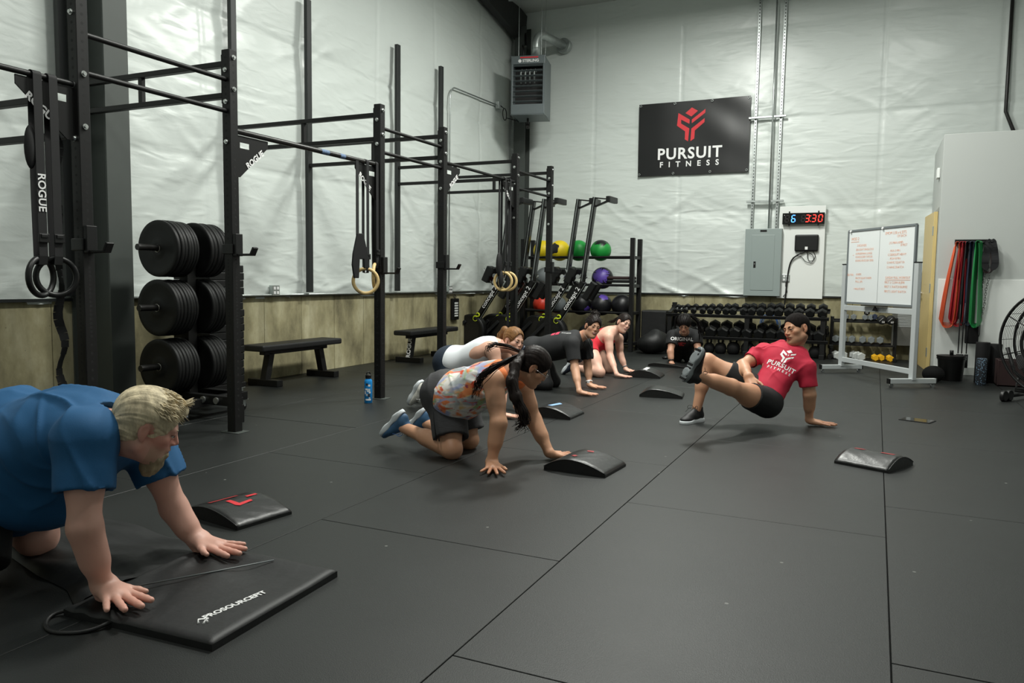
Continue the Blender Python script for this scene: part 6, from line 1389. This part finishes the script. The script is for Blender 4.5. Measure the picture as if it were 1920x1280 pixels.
# ---- man in blue, nearest, at the left edge
def man():
    J0 = POSE['man']; base = (-2.9, 1.95, 0)
    def paint(x, y, z, mixc):
        mixc(.55*np.clip(1.3-((z+.075)/.035)**2, 0, 1)*(y > .03), (168, 140, 116)); mixc(.4*(y > .0)*np.exp(-((z+.02)/.03)**2), (196, 112, 98))
    r, J, hR, hc, s, A1, A2 = figure('man in a blue t-shirt with blond grey hair kneeling on hands at the left edge', base, J0,
        dict(face=((.60, .80), 4, 26), hs=1.08, skin=(206, 160, 144), lip=(176, 96, 88), paint=paint, bulk=1.6, arm=1.28, leg=1.35, hand=1.14, fat=1.2, hipw=.13, hairm='hair_blond', pz=.034, thumbR=-1, thumbL=1, neckr=1.35, jaw=1.25, wide=1.04, h=.0085, fh=.0034, spread=1.1, hh=.0042))
    hem = J['pelvis']-V3((.10, 0, 0)); cl = ((hem, (-1, 0, 0)),); P = []
    neckcut = Cone(J['neck']+V3((.03, 0, .01)), hc, .088, .10, .01, (), True)
    P += [Ell(J['chest']+V3((.02, 0, -.01)), (.235, .20, .24), A1, .08), Ell((J['chest']+J['belly'])/2+V3((0, 0, -.05)), (.25, .26, .24), A1, .08), Ell(J['belly']+V3((-.06, 0, -.03)), (.27, .27, .24), A2, .08, cl), Ell(J['pelvis']+V3((.0, 0, -.0)), (.26, .22, .25), A2, .06, cl), Ell((J['chest']*.45+J['neck']*.55)+V3((0, 0, .0)), (.19, .12, .13), A1, .05)]
    P += [Cone(J['neck']+V3((-.02, 0, -.01)), J['neck']+V3((.02, 0, .0)), .098, .090, .03)]
    for S, t in (('R', .62), ('L', .60)):
        sh, el = J['sh'+S], J['el'+S]; q = cone_at(sh, el, t); d = unit(el-sh); P += [Cone(J['chest']*.5+J['neck']*.5, sh, .12, .10, .06), Cone(sh, cone_at(sh, el, t+.35), .10, .098, .04, cut(q, d)), Cone(q-d*.03, q+d*.10, .072, .076, .006, (), True)]
    P += [neckcut]
    garment('shirt', P, 'shirt_blue', r, .0075, .017, 11, ((1, .1, .5), (.3, 1, .2), (.6, -.3, 1)), 3.)
    P = [Ell(J['pelvis']+V3((-.03, 0, -.04)), (.24, .20, .22), A2, .05)]
    for S in 'RL':
        q = cone_at(J['hip'+S], J['kn'+S], 1.02 if S == 'R' else .82); d = unit(J['kn'+S]-J['hip'+S]); P.append(Cone(J['hip'+S], cone_at(J['hip'+S], J['kn'+S], 1.2), .135, .115, .04, cut(q, d)))
    garment('shorts', P, 'shorts_black', r, .010, .006, 7, seed=5.)
    # hair: short, swept forward, with a tuft at the front
    E = lambda x, y, z, rr: Ell(hc+(hR.T@V3((x, y, z)))*s, V3(rr)*s, hR, .02)
    hair_cap(r, hc, hR, s, 'hair_blond', .010, amp=.0028, fr=110, extra=[E(0, .062, .085, (.052, .036, .026)), E(0, -.075, -.02, (.060, .030, .045))], face=(.070, .075, .098), facez=-.032, wide=1.04)
    T = lambda x, y, z: hc+(hR.T@V3((x, y, z)))*s; mb = MB(); rg = random.Random(4)
    for i in range(420):
        a = rg.uniform(-1.35, 1.35); y = rg.uniform(-.10, .06); rr = .088; p = V3((math.sin(a)*.083, y, .036+math.cos(a)*.088*math.sqrt(max(.05, 1-(y/.105)**2)))); p[0] *= math.sqrt(max(.05, 1-(y/.11)**2))
        dv = V3((rg.uniform(-.25, .25)+math.sin(a)*.35, 1, rg.uniform(-.15, .30)-abs(a)*.3)); dv = unit(dv)*rg.uniform(.022, .045); mb.tube([tuple(T(*p)), tuple(T(*(p+dv*.5+V3((0, 0, .005))))), tuple(T(*(p+dv)))], [.0032, .0026, .0006], 5)
    for i in range(26):
        p = V3((rg.uniform(-.03, .04), .07, .108)); dv = V3((rg.uniform(-.01, .02), rg.uniform(.015, .035), rg.uniform(.012, .032))); mb.tube([tuple(T(*p)), tuple(T(*(p+dv*.6))), tuple(T(*(p+dv)))], [.004, .003, .0006], 5)
    mb.build('hair_tufts', 'hair_blond', r)
    B = [E(0, .070, -.105, (.040, .030, .040)), E(0, .062, -.125, (.034, .028, .034)), E(.035, .045, -.085, (.022, .034, .026)), E(-.035, .045, -.085, (.022, .034, .026)), E(0, .090, -.068, (.030, .014, .012)), Ell(T(0, .105, -.058), V3((.022, .014, .010))*s, hR, .004, (), True)]
    P, Q = surf(B, .0045); N = normals(P, Q); P = P+N*(.004*vnoise(P[:, 0]*90, P[:, 1]*90, P[:, 2]*30))[:, None]; mesh('beard', P, Q, 'beard_grey', r)
    return r
man()

# ---- woman in the tie-dye top
def tie():
    J0 = POSE['tie']; base = (-2.4, 4.42, 0)
    r, J, hR, hc, s, A1, A2 = figure('woman in a sleeveless tie-dye top and grey shorts kneeling on hands, centre left', base, J0,
        dict(fem=1, wide=.91, jaw=.72, face=((.86, .50), 2, 38), hs=1.0, skin=(196, 148, 118), lip=(160, 92, 84), bulk=1.15, arm=1.22, leg=1.12, hand=1.06, hairm='hair_dark', thumbR=-1, thumbL=1, h=.008, fh=.0036, spread=1.5, hh=.0045))
    side = unit(J['pelvis']-J['chest'])
    P = [Ell(J['chest']+V3((0, 0, -.02)), (.165, .14, .19), A1, .07), Ell(J['belly']+V3((.0, 0, -.01)), (.185, .155, .17), A2, .07), Ell((J['belly']+J['pelvis'])/2+V3((.02, 0, -.01)), (.20, .165, .15), A2, .07, cut(J['pelvis']+V3((.035, 0, 0)), (-1, 0, .35))), Ell((J['chest']*.4+J['neck']*.6), (.125, .09, .10), A1, .05)]
    for S in 'RL': P += [Cone(J['neck']*.6+J['chest']*.4, J['sh'+S]*.78+J['neck']*.22, .060, .052, .03), Ell(J['sh'+S]+(J['sh'+S]-J['neck'])*.28+V3((0, 0, -.03)), (.062, .070, .085), A1, .01, (), True)]
    P += [Cone(J['neck']+V3((.05, 0, -.02)), hc, .070, .09, .01, (), True)]
    garment('tank_top', P, 'tiedye', r, .0065, .012, 14, ((1, .2, .6), (.1, .3, 1)), 2.)
    P = [Ell(J['neck']*.62+J['chest']*.38+V3((0, 0, .0)), (.155, .100, .10), A1, .03, cut(J['neck']*.62+J['chest']*.38, (-1, 0, 0))), *[Cone(J['neck']*.7+J['chest']*.3, J['sh'+S]*.62+J['neck']*.38, .074, .066, .02) for S in 'RL'], Cone(J['neck']+V3((.03, 0, 0)), hc, .068, .08, .01, (), True)]
    garment('orange_bra', P, 'orange_bra', r, .006, .001, 8)
    P = [Ell(J['pelvis'], (.192, .165, .17), A2, .05, cut(J['pelvis']+V3((.13, 0, .0)), (1, 0, -.2)))]
    for S in 'RL':
        t = .80; q = cone_at(J['hip'+S], J['kn'+S], t); d = unit(J['kn'+S]-J['hip'+S]); P += [Cone(J['hip'+S], cone_at(J['hip'+S], J['kn'+S], 1.1), .128, .112, .045, cut(q, d)), Cone(q-d*.02, q+d*.12, .085, .09, .006, (), True)]
    sh = garment('shorts', P, 'shorts_heather', r, .0075, .012, 13, ((.2, .3, 1), (1, .2, .5)), 7.)
    for dy in (0, .022):
        m = MB(); hp, kn = J['hipR'], J['knR']; o = V3((-.03+dy, -.122, 0)); m.tube([tuple(hp+o+V3((0, .012, .06))), tuple(hp+o), tuple(cone_at(hp, kn, .4)+o+V3((-.01, .0, 0))), tuple(cone_at(hp, kn, .79)+o+V3((-.012, .006, 0)))], .004, 6, flat=(.010, .006)); m.build('side_stripe', 'shorts_black', sh)
    for S in 'RL': shoe(r, J['an'+S], J['toe'+S], (-.72, 0, .69) if S == 'R' else (-.72, 0, .69), .98, 'shoe_blue', 'sole_white', lace='bluecord')
    T = lambda x, y, z: hc+(hR.T@V3((x, y, z)))*s
    hair_cap(r, hc, hR, s, 'hair_dark', .011, wide=.91, amp=.0018, fr=70, face=(.064, .080, .098), facez=-.030)
    m = MB(); m.torus(T(0, -.118, .045), .020, .006, hR.T@V3((0, 1, .3)), 16, 8); m.build('hair_tie', 'bandblue', r)
    ob = V3(base); tail = [V3((-1.938, 4.325, 0.693))-ob, V3((-1.926, 4.192, 0.635))-ob, V3((-1.914, 4.124, 0.550))-ob, V3((-1.879, 4.110, 0.460))-ob, V3((-1.841, 4.121, 0.377))-ob, V3((-1.831, 4.131, 0.313))-ob, V3((-1.868, 4.122, 0.286))-ob]
    pr = [Cone(tail[i], tail[i+1], (.024, .030, .034, .034, .026, .016)[i], (.030, .034, .034, .026, .016, .006)[i], .02) for i in range(6)]
    P, Q = surf(pr, .006); N = normals(P, Q); P = P+N*(.006*vnoise(P[:, 0]*60, P[:, 1]*60, P[:, 2]*12))[:, None]; mesh('ponytail', P, Q, 'hair_dark', r)
    hair_tubes(r, 'ponytail_locks', tail, 'hair_dark', .0035, 3, 90, .019, .010)
    hair_tubes(r, 'ponytail_locks', [V3((-1.943, 4.322, 0.693))-ob, V3((-1.982, 4.191, 0.664))-ob, V3((-2.043, 4.115, 0.622))-ob, V3((-2.103, 4.082, 0.565))-ob, V3((-2.137, 4.080, 0.467))-ob], 'hair_dark', .0035, 9, 60, .013, .009)
    hair_tubes(r, 'ponytail_locks', [V3((-1.960, 4.359, 0.702))-ob, V3((-2.056, 4.384, 0.729))-ob, V3((-2.117, 4.335, 0.746))-ob, V3((-2.149, 4.274, 0.733))-ob, V3((-2.136, 4.256, 0.708))-ob], 'hair_dark', .003, 12, 26, .009, .007)
    g = MB()
    for sx in (-1, 1): g.torus(T(sx*.032, .100, .0), .022, .0013, hR.T@V3((sx*.15, 1, 0)), 20, 6); g.tube([tuple(T(sx*.054, .094, .004)), tuple(T(sx*.075, .05, .004)), tuple(T(sx*.080, .0, .002))], .0014, 6)
    g.tube([tuple(T(-.011, .104, .003)), tuple(T(.011, .104, .003))], .0014, 6); g.build('glasses', 'chrome', r)
tie()

# ---- woman in the white tank top
def white():
    J0 = POSE['white']; base = (-3.1, 6.0, 0)
    r, J, hR, hc, s, A1, A2 = figure('woman in a white tank top half hidden behind the tie-dye woman', base, J0, dict(fem=1, wide=.91, jaw=.72, face=((.86, -.42), -10, 4), skin=(214, 168, 146), hand=.95, hairm='hair_brown', thumbR=-1, thumbL=1, h=.010, hh=.005, fh=.0045, arm=1.0, spread=1.2))
    P = [Ell(J['chest'], (.155, .13, .18), A1, .06), Ell(J['belly'], (.14, .12, .16), A2, .06), Ell(J['pelvis']+V3((.05, 0, .0)), (.182, .152, .15), A2, .06, cut(J['pelvis']+V3((-.02, 0, 0)), (-1, 0, 0))), Ell(J['chest']*.4+J['neck']*.6, (.115, .08, .09), A1, .04)]
    for S in 'RL': P.append(Ell(J['sh'+S]+V3((.02, 0, -.02)), (.066, .075, .09), A1, .01, (), True))
    P.append(Cone(J['neck'], hc, .062, .08, .01, (), True)); garment('tank_top', P, 'tank_white', r, .008, .004, 8)
    P = [Ell(J['pelvis'], (.178, .150, .16), A2, .05, cut(J['pelvis']+V3((.09, 0, 0)), (1, 0, 0)))]
    for S in 'RL': P += limb(J['hip'+S], J['kn'+S], .110, .076, .098, .3, .04)+limb(J['kn'+S], J['an'+S], .068, .048, .066, .3, clip=cut(cone_at(J['kn'+S], J['an'+S], .82), unit(J['an'+S]-J['kn'+S])))
    garment('leggings', P, 'legging_navy', r, .009, .002, 8)
    for S in 'RL': shoe(r, J['an'+S], J['toe'+S], (-.86, .0, .50), .95, 'shoe_white', 'sole_white', swoosh=(1 if S == 'R' else -1, 'blackmatte'), lace='white')
    T = lambda x, y, z: hc+(hR.T@V3((x, y, z)))*s; hair_cap(r, hc, hR, s, 'hair_brown', .010, wide=.91, amp=.002, fr=70, face=(.068, .092, .104), facez=-.026)
    tail = [T(0, -.10, .07), T(0, -.15, .085), T(0, -.20, .03), T(0, -.21, -.04)]
    P, Q = surf([Cone(tail[i], tail[i+1], (.02, .028, .022)[i], (.028, .022, .008)[i], .02) for i in range(3)], .006); mesh('ponytail', P, Q, 'hair_brown', r); hair_tubes(r, 'ponytail_locks', tail, 'hair_brown', .0035, 5, 26, .016, .006)
white()

# ---- smiling woman in the black t-shirt
def black():
    J0 = POSE['black']; base = (-3.0, 7.6, 0)
    r, J, hR, hc, s, A1, A2 = figure('smiling woman in a black t-shirt with a curly dark bun on hands and knees', base, J0, dict(fem=1, wide=.91, jaw=.72, face=((.66, -.75), -17, 2), hs=1.03, skin=(196, 150, 122), lip=(172, 72, 70), teeth=True, hand=.98, hairm='hair_dark', thumbR=-1, thumbL=1, h=.009, hh=.0045, fh=.0042, arm=1.02, spread=1.2, browth=.0024))
    P = [Ell(J['chest']+V3((0, 0, -.01)), (.175, .145, .19), A1, .06), Ell(J['belly'], (.165, .14, .17), A2, .06), Ell(J['pelvis'], (.175, .145, .15), A2, .06, cut(J['pelvis']+V3((-.06, 0, 0)), (-1, 0, 0))), Ell(J['chest']*.4+J['neck']*.6, (.13, .085, .10), A1, .04)]
    for S in 'RL':
        sh, el = J['sh'+S], J['el'+S]; q = cone_at(sh, el, .72); d = unit(el-sh); P += [Cone(J['chest']*.4+J['neck']*.6, sh, .085, .075, .04), Cone(sh, cone_at(sh, el, 1.05), .076, .070, .03, cut(q, d)), Cone(q-d*.02, q+d*.08, .052, .054, .005, (), True)]
    P.append(Cone(J['neck']+V3((.03, 0, 0)), hc, .066, .08, .01, (), True)); sh = garment('t_shirt', P, 'tee_black', r, .007, .010, 14, seed=4.)
    for dx in (0, .052):
        bm = bmesh.new(); f = bm.faces.new([bm.verts.new((x, y, 0)) for x, y in ((-.02, -.03), (.02, -.03), (.02, .03), (-.02, .03))]); e = bpy.data.meshes.new('pink_print'); bm.to_mesh(e); bm.free(); e.materials.append(M['tank_pink']); lay(link('pink_print', e, sh), sh, J['chest']+V3((-.08+dx, -.07, .1)), (1, 0, 0), (0, 1, 0), (0, -.45, .9))
    lay(flat_text('FITNESS', .03, 'white', sh), sh, J['chest']+V3((.07, -.07, .1)), (1, 0, 0), (0, 1, 0), (0, -.45, .9))
    P = [Ell(J['pelvis'], (.165, .135, .14), A2, .05, cut(J['pelvis']+V3((.04, 0, 0)), (1, 0, 0)))]
    for S in 'RL': P += limb(J['hip'+S], J['kn'+S], .108, .074, .10, .3, .04)+limb(J['kn'+S], J['an'+S], .068, .048, .066, .3)
    garment('leggings', P, 'pants_black', r, .009, .002, 8)
    for S in 'RL': shoe(r, J['an'+S], J['toe'+S], (-.8, .0, .60), .92, 'shoe_black', 'sole_white')
    T = lambda x, y, z: hc+(hR.T@V3((x, y, z)))*s; E = lambda x, y, z, rr: Ell(T(x, y, z), V3(rr)*s, hR, .02)
    hair_cap(r, hc, hR, s, 'hair_dark', .012, wide=.91, amp=.003, fr=90, extra=[E(0, -.035, .135, (.042, .042, .032))], face=(.063, .082, .098), facez=-.034)
    rg = random.Random(2); mb = MB()
    for i in range(90):
        a = rg.uniform(0, 2*PI); e = rg.uniform(-.6, 1.2); c = V3((math.cos(a)*math.cos(e)*.042, -.035+math.sin(a)*math.cos(e)*.042, .135+math.sin(e)*.032)); mb.torus(T(*c), rg.uniform(.008, .015), .0022, (rg.gauss(0, 1), rg.gauss(0, 1), rg.gauss(0, 1)), 10, 4, 0, rg.uniform(3, 5.5))
    for i in range(50):
        a = rg.uniform(-1.4, 1.4); c = V3((math.sin(a)*.09, rg.uniform(-.09, .05), .036+math.cos(a)*.095)); mb.torus(T(*c), rg.uniform(.006, .012), .0016, (rg.gauss(0, 1), rg.gauss(0, 1), rg.gauss(0, 1)), 8, 4, 0, rg.uniform(2, 5))
    mb.build('hair_curls', 'hair_dark', r)
    m = MB(); n = J['neck']; m.tube([tuple(n+V3((.03, -.06, .04))), tuple(n+V3((.09, -.07, -.03))), tuple(n+V3((.12, -.03, -.12))), tuple(n+V3((.12, .01, -.02))), tuple(n+V3((.06, .06, .04)))], .0014, 5); m.build('necklace', 'galv', r)
    w_ = J['wrL']; d = unit(J['elL']-w_); m = MB(); m.torus(tuple(w_+d*.03), .032, .007, tuple(d), 22, 8); wt = m.build('watch_band', 'white', r); MB().box(tuple(w_+d*.03+V3((.005, -.036, .0))), (.03, .012, .03)).build('watch_face', 'white', wt, bevel=.004)
black()

# ---- woman in the red tank top
def red():
    J0 = POSE['red']; base = (-3.05, 9.15, 0)
    r, J, hR, hc, s, A1, A2 = figure('smiling woman in a red racerback tank top kneeling on hands, farthest of the row', base, J0, dict(fem=1, wide=.91, jaw=.72, face=((.78, -.62), -22, 8), hs=1.02, skin=(218, 174, 154), lip=(188, 72, 76), teeth=True, hand=.95, hairm='hair_dark', thumbR=-1, thumbL=1, h=.010, hh=.0052, fh=.005, arm=1.0, leg=1.05, spread=1.2))
    P = [Ell(J['chest']+V3((-.01, 0, -.01)), (.145, .125, .16), A1, .05), Ell(J['belly'], (.135, .12, .14), A2, .05), Ell(J['pelvis'], (.165, .14, .15), A2, .05)]
    for S in 'RL': P.append(Ell(J['sh'+S]+V3((.02, 0, .0)), (.085, .09, .12), A1, .01, (), True)); q = cone_at(J['hip'+S], J['kn'+S], .3); P.append(Cone(J['hip'+S], cone_at(J['hip'+S], J['kn'+S], .45), .115, .10, .03, cut(q, unit(J['kn'+S]-J['hip'+S]))))
    garment('tank_top', P, 'tank_red', r, .008, .005, 8); 
    garment('pink_straps', [Ell(J['chest']*.3+J['neck']*.7, (.085, .072, .09), A1, .03, ((J['chest']*.3+J['neck']*.7+V3((.0, .045, 0)), (0, 1, 0)),)), Cone(J['neck'], hc, .060, .07, .006, (), True)], 'tank_pink', r, .006, .001, 8)
    for S in 'RL': shoe(r, J['an'+S], J['toe'+S], (-.8, .0, .60), .92, 'shoe_navy', 'sole_white')
    T = lambda x, y, z: hc+(hR.T@V3((x, y, z)))*s; hair_cap(r, hc, hR, s, 'hair_dark', .008, wide=.91, amp=.0015, fr=60, face=(.064, .082, .100), facez=-.032)
    hair_tubes(r, 'ponytail', [T(0, -.10, .05), T(0, -.15, .04), T(.02, -.19, -.02), T(.05, -.23, -.05)], 'hair_dark', .005, 4, 26, .012, .004)
    w_ = J['wrL']; d = unit(J['elL']-w_); MB().torus(tuple(w_+d*.03), .030, .006, tuple(d), 20, 8).build('watch_band', 'grey', r)
red()

# ---- person in the printed black shirt facing the camera
def orig():
    J0 = POSE['orig']; base = (-2.38, 10.75, 0)
    r, J, hR, hc, s, A1, A2 = figure('person in a black shirt printed ORIGINAL kneeling and facing the camera', base, J0, dict(wide=.94, jaw=.8, face=((.14, -.99), 0, 34), hs=1.03, skin=(186, 140, 116), hand=.98, hairm='hair_black', thumbR=1, thumbL=-1, h=.010, hh=.005, fh=.005, arm=1.05))
    P = [Ell(J['chest'], (.20, .15, .20), A1, .06), Ell(J['belly'], (.18, .15, .18), A2, .06), Ell(J['pelvis'], (.19, .15, .15), A2, .06), Ell(J['chest']*.4+J['neck']*.6, (.15, .09, .10), A1, .04)]
    for S in 'RL':
        sh, el = J['sh'+S], J['el'+S]; q = cone_at(sh, el, .62); d = unit(el-sh); P += [Cone(J['chest']*.4+J['neck']*.6, sh, .09, .085, .04), Cone(sh, el, .086, .080, .03, cut(q, d)), Cone(q-d*.02, q+d*.08, .056, .058, .005, (), True)]
    P.append(Cone(J['neck']+V3((0, -.03, 0)), hc, .066, .08, .01, (), True)); sh = garment('t_shirt', P, 'tee_jet', r, .009, .005, 8, seed=6.)
    c = J['chest']+V3((.0, -.10, .0)); lay(flat_text('ORIGINAL', .066, 'white', sh, .0008), sh, c, (.96, .25, 0), (0, .1, 1), (.24, -.95, .15))
    bm = bmesh.new(); f = bm.faces.new([bm.verts.new((x, y, 0)) for x, y in ((-.06, .02), (0, .03), (.06, .02), (0, -.05))]); e = bpy.data.meshes.new('red_print'); bm.to_mesh(e); bm.free(); e.materials.append(M['redprint']); lay(link('red_print', e, sh), sh, c-V3((0, 0, .07)), (.96, .25, 0), (0, .1, 1), (.24, -.95, .15))
    P = [Ell(J['pelvis'], (.18, .14, .15), A2, .05)]
    for S in 'RL': P += limb(J['hip'+S], J['kn'+S], .115, .082, .10, .3, .04)+limb(J['kn'+S], J['an'+S], .078, .058, .072, .3)
    garment('pants', P, 'pants_black', r, .010, .005, 8)
    for S in 'RL': shoe(r, J['an'+S], J['toe'+S], (0, .8, .60), .95, 'shoe_black', 'sole_white')
    T = lambda x, y, z: hc+(hR.T@V3((x, y, z)))*s; hair_cap(r, hc, hR, s, 'hair_black', .016, amp=.004, fr=60, face=(.060, .078, .10), facez=-.045)
    hair_tubes(r, 'braids', [T(.03, -.06, .10), T(-.08, -.09, .06), T(-.16, -.10, -.02), T(-.20, -.06, -.14), T(-.21, -.02, -.26)], 'hair_black', .007, 8, 24, .018, .006)
    hair_tubes(r, 'braids', [T(.0, -.06, .10), T(.08, -.09, .06), T(.11, -.08, -.02), T(.12, -.04, -.12)], 'hair_black', .006, 18, 14, .014, .006)
    w_ = J['wrR']; d = unit(J['elR']-w_); MB().torus(tuple(w_+d*.035), .032, .009, tuple(d), 20, 8).build('watch_band', 'blackplastic', r)
orig()

# ---- coach in red
def coach():
    J0 = POSE['coach']; base = (-.85, 6.45, 0)
    def paint(x, y, z, mixc):
        mixc(.38*np.clip(1.3-((z+.075)/.035)**2, 0, 1)*(y > -.03), (92, 66, 52)); mixc(.30*np.exp(-((x/.028)**2+((z+.043)/.006)**2))*(y > .06), (80, 56, 46))
    r, J, hR, hc, s, A1, A2 = figure('coach in a red t-shirt and black shorts leaning back with one leg raised', base, J0,
        dict(face=((-.66, -.75), 14, 6), hs=1.08, skin=(196, 148, 118), lip=(158, 106, 88), paint=paint, hand=1.08, arm=1.15, leg=1.10, hairm='hair_short', thumbR=-1, thumbL=-1, flatR=False, upR=(-.2, -.45, .85), curlR=.25, h=.0075, fh=.0036, hh=.0036, jaw=1.12, neckr=1.08, spread=1.05, look=(.10, 1, -.15), frown=.003, browth=.0038))
    fr_ = A1  # chest frame
    front = V3((-.25, -.70, .66))
    P = [Ell(J['chest']*.85+J['neck']*.15, (.20, .125, .17), A1, .06), Ell(J['belly'], (.155, .115, .16), A2, .06), Ell(J['pelvis']*.7+J['belly']*.3, (.155, .12, .12), A2, .05, cut(J['pelvis']*.9+J['belly']*.1, unit(J['pelvis']-J['belly']))), Ell(J['chest']*.35+J['neck']*.65, (.15, .09, .09), A1, .04), Cone(J['belly']+V3((.03, .05, -.04)), J['pelvis']*.6+J['belly']*.4+V3((.05, .06, -.03)), .09, .06, .04)]
    for S, t in (('R', .66), ('L', .72)):
        sh, el = J['sh'+S], J['el'+S]; q = cone_at(sh, el, t); d = unit(el-sh); P += [Cone(J['chest']*.4+J['neck']*.6, sh, .074, .072, .04), Cone(sh, cone_at(sh, el, 1.0), .074, .071, .03, cut(q, d)), Cone(q-d*.02, q+d*.09, .058, .060, .005, (), True)]
    P.append(Cone(J['neck']-V3((0, 0, .0)), hc, .068, .09, .008, (), True)); sh = garment('t_shirt', P, 'tee_red', r, .0062, .013, 13, ((.4, .3, .8), (1, -.2, .3), (-.4, .6, .7)), 8.)
    yax = unit(J['neck']-J['pelvis']); nrm = V3((.16, -.93, .32)); xax = np.cross(yax, nrm); xax = unit(xax); nrm = unit(nrm-yax*(nrm@yax)*.6)
    cen = J['chest']*.98+J['neck']*.02+xax*.0
    for k, pl in enumerate(EMB):
        bm = bmesh.new(); f = bm.faces.new([bm.verts.new((x*.115, y*.115-.045, 0)) for x, y in pl]); bm.normal_update(); bmesh.ops.triangulate(bm, faces=[f]); e = bpy.data.meshes.new('emblem_piece'); bm.to_mesh(e); bm.free(); e.materials.append(M['white']); o = link('emblem_piece', e, sh); lay(o, sh, cen, xax, yax, nrm)
    lay(flat_text('PURSUIT', .054, 'white', sh, .0012, 1.12), sh, cen-yax*.075, xax, yax, nrm); lay(flat_text('FITNESS', .032, 'white', sh, .0004, 1.8), sh, cen-yax*.117, xax, yax, nrm)
    P = [Ell(J['pelvis'], (.160, .130, .125), A2, .05)]
    for S, t in (('R', .62), ('L', .48)):
        q = cone_at(J['hip'+S], J['kn'+S], t); d = unit(J['kn'+S]-J['hip'+S]); P += [Cone(J['hip'+S], cone_at(J['hip'+S], J['kn'+S], .9), .118, .100, .045, cut(q, d)), Cone(q-d*.015, q+d*.12, .086, .084, .006, (), True)]
    garment('shorts', P, 'shorts_black', r, .007, .006, 8, seed=3.)
    shoe(r, J['anR'], J['toeR'], (.0, 0, -1), 1.06, 'shoe_black', 'sole_white')
    shoe(r, J['anL'], J['toeL'], unit(V3((-.60, -.66, .42))), 1.06, 'shoe_black', 'grey', tread=True)
    T = lambda x, y, z: hc+(hR.T@V3((x, y, z)))*s; hair_cap(r, hc, hR, s, 'hair_short', .0045, amp=.0004, fr=40, face=(.068, .080, .094), facez=-.026)
    return r
coach()
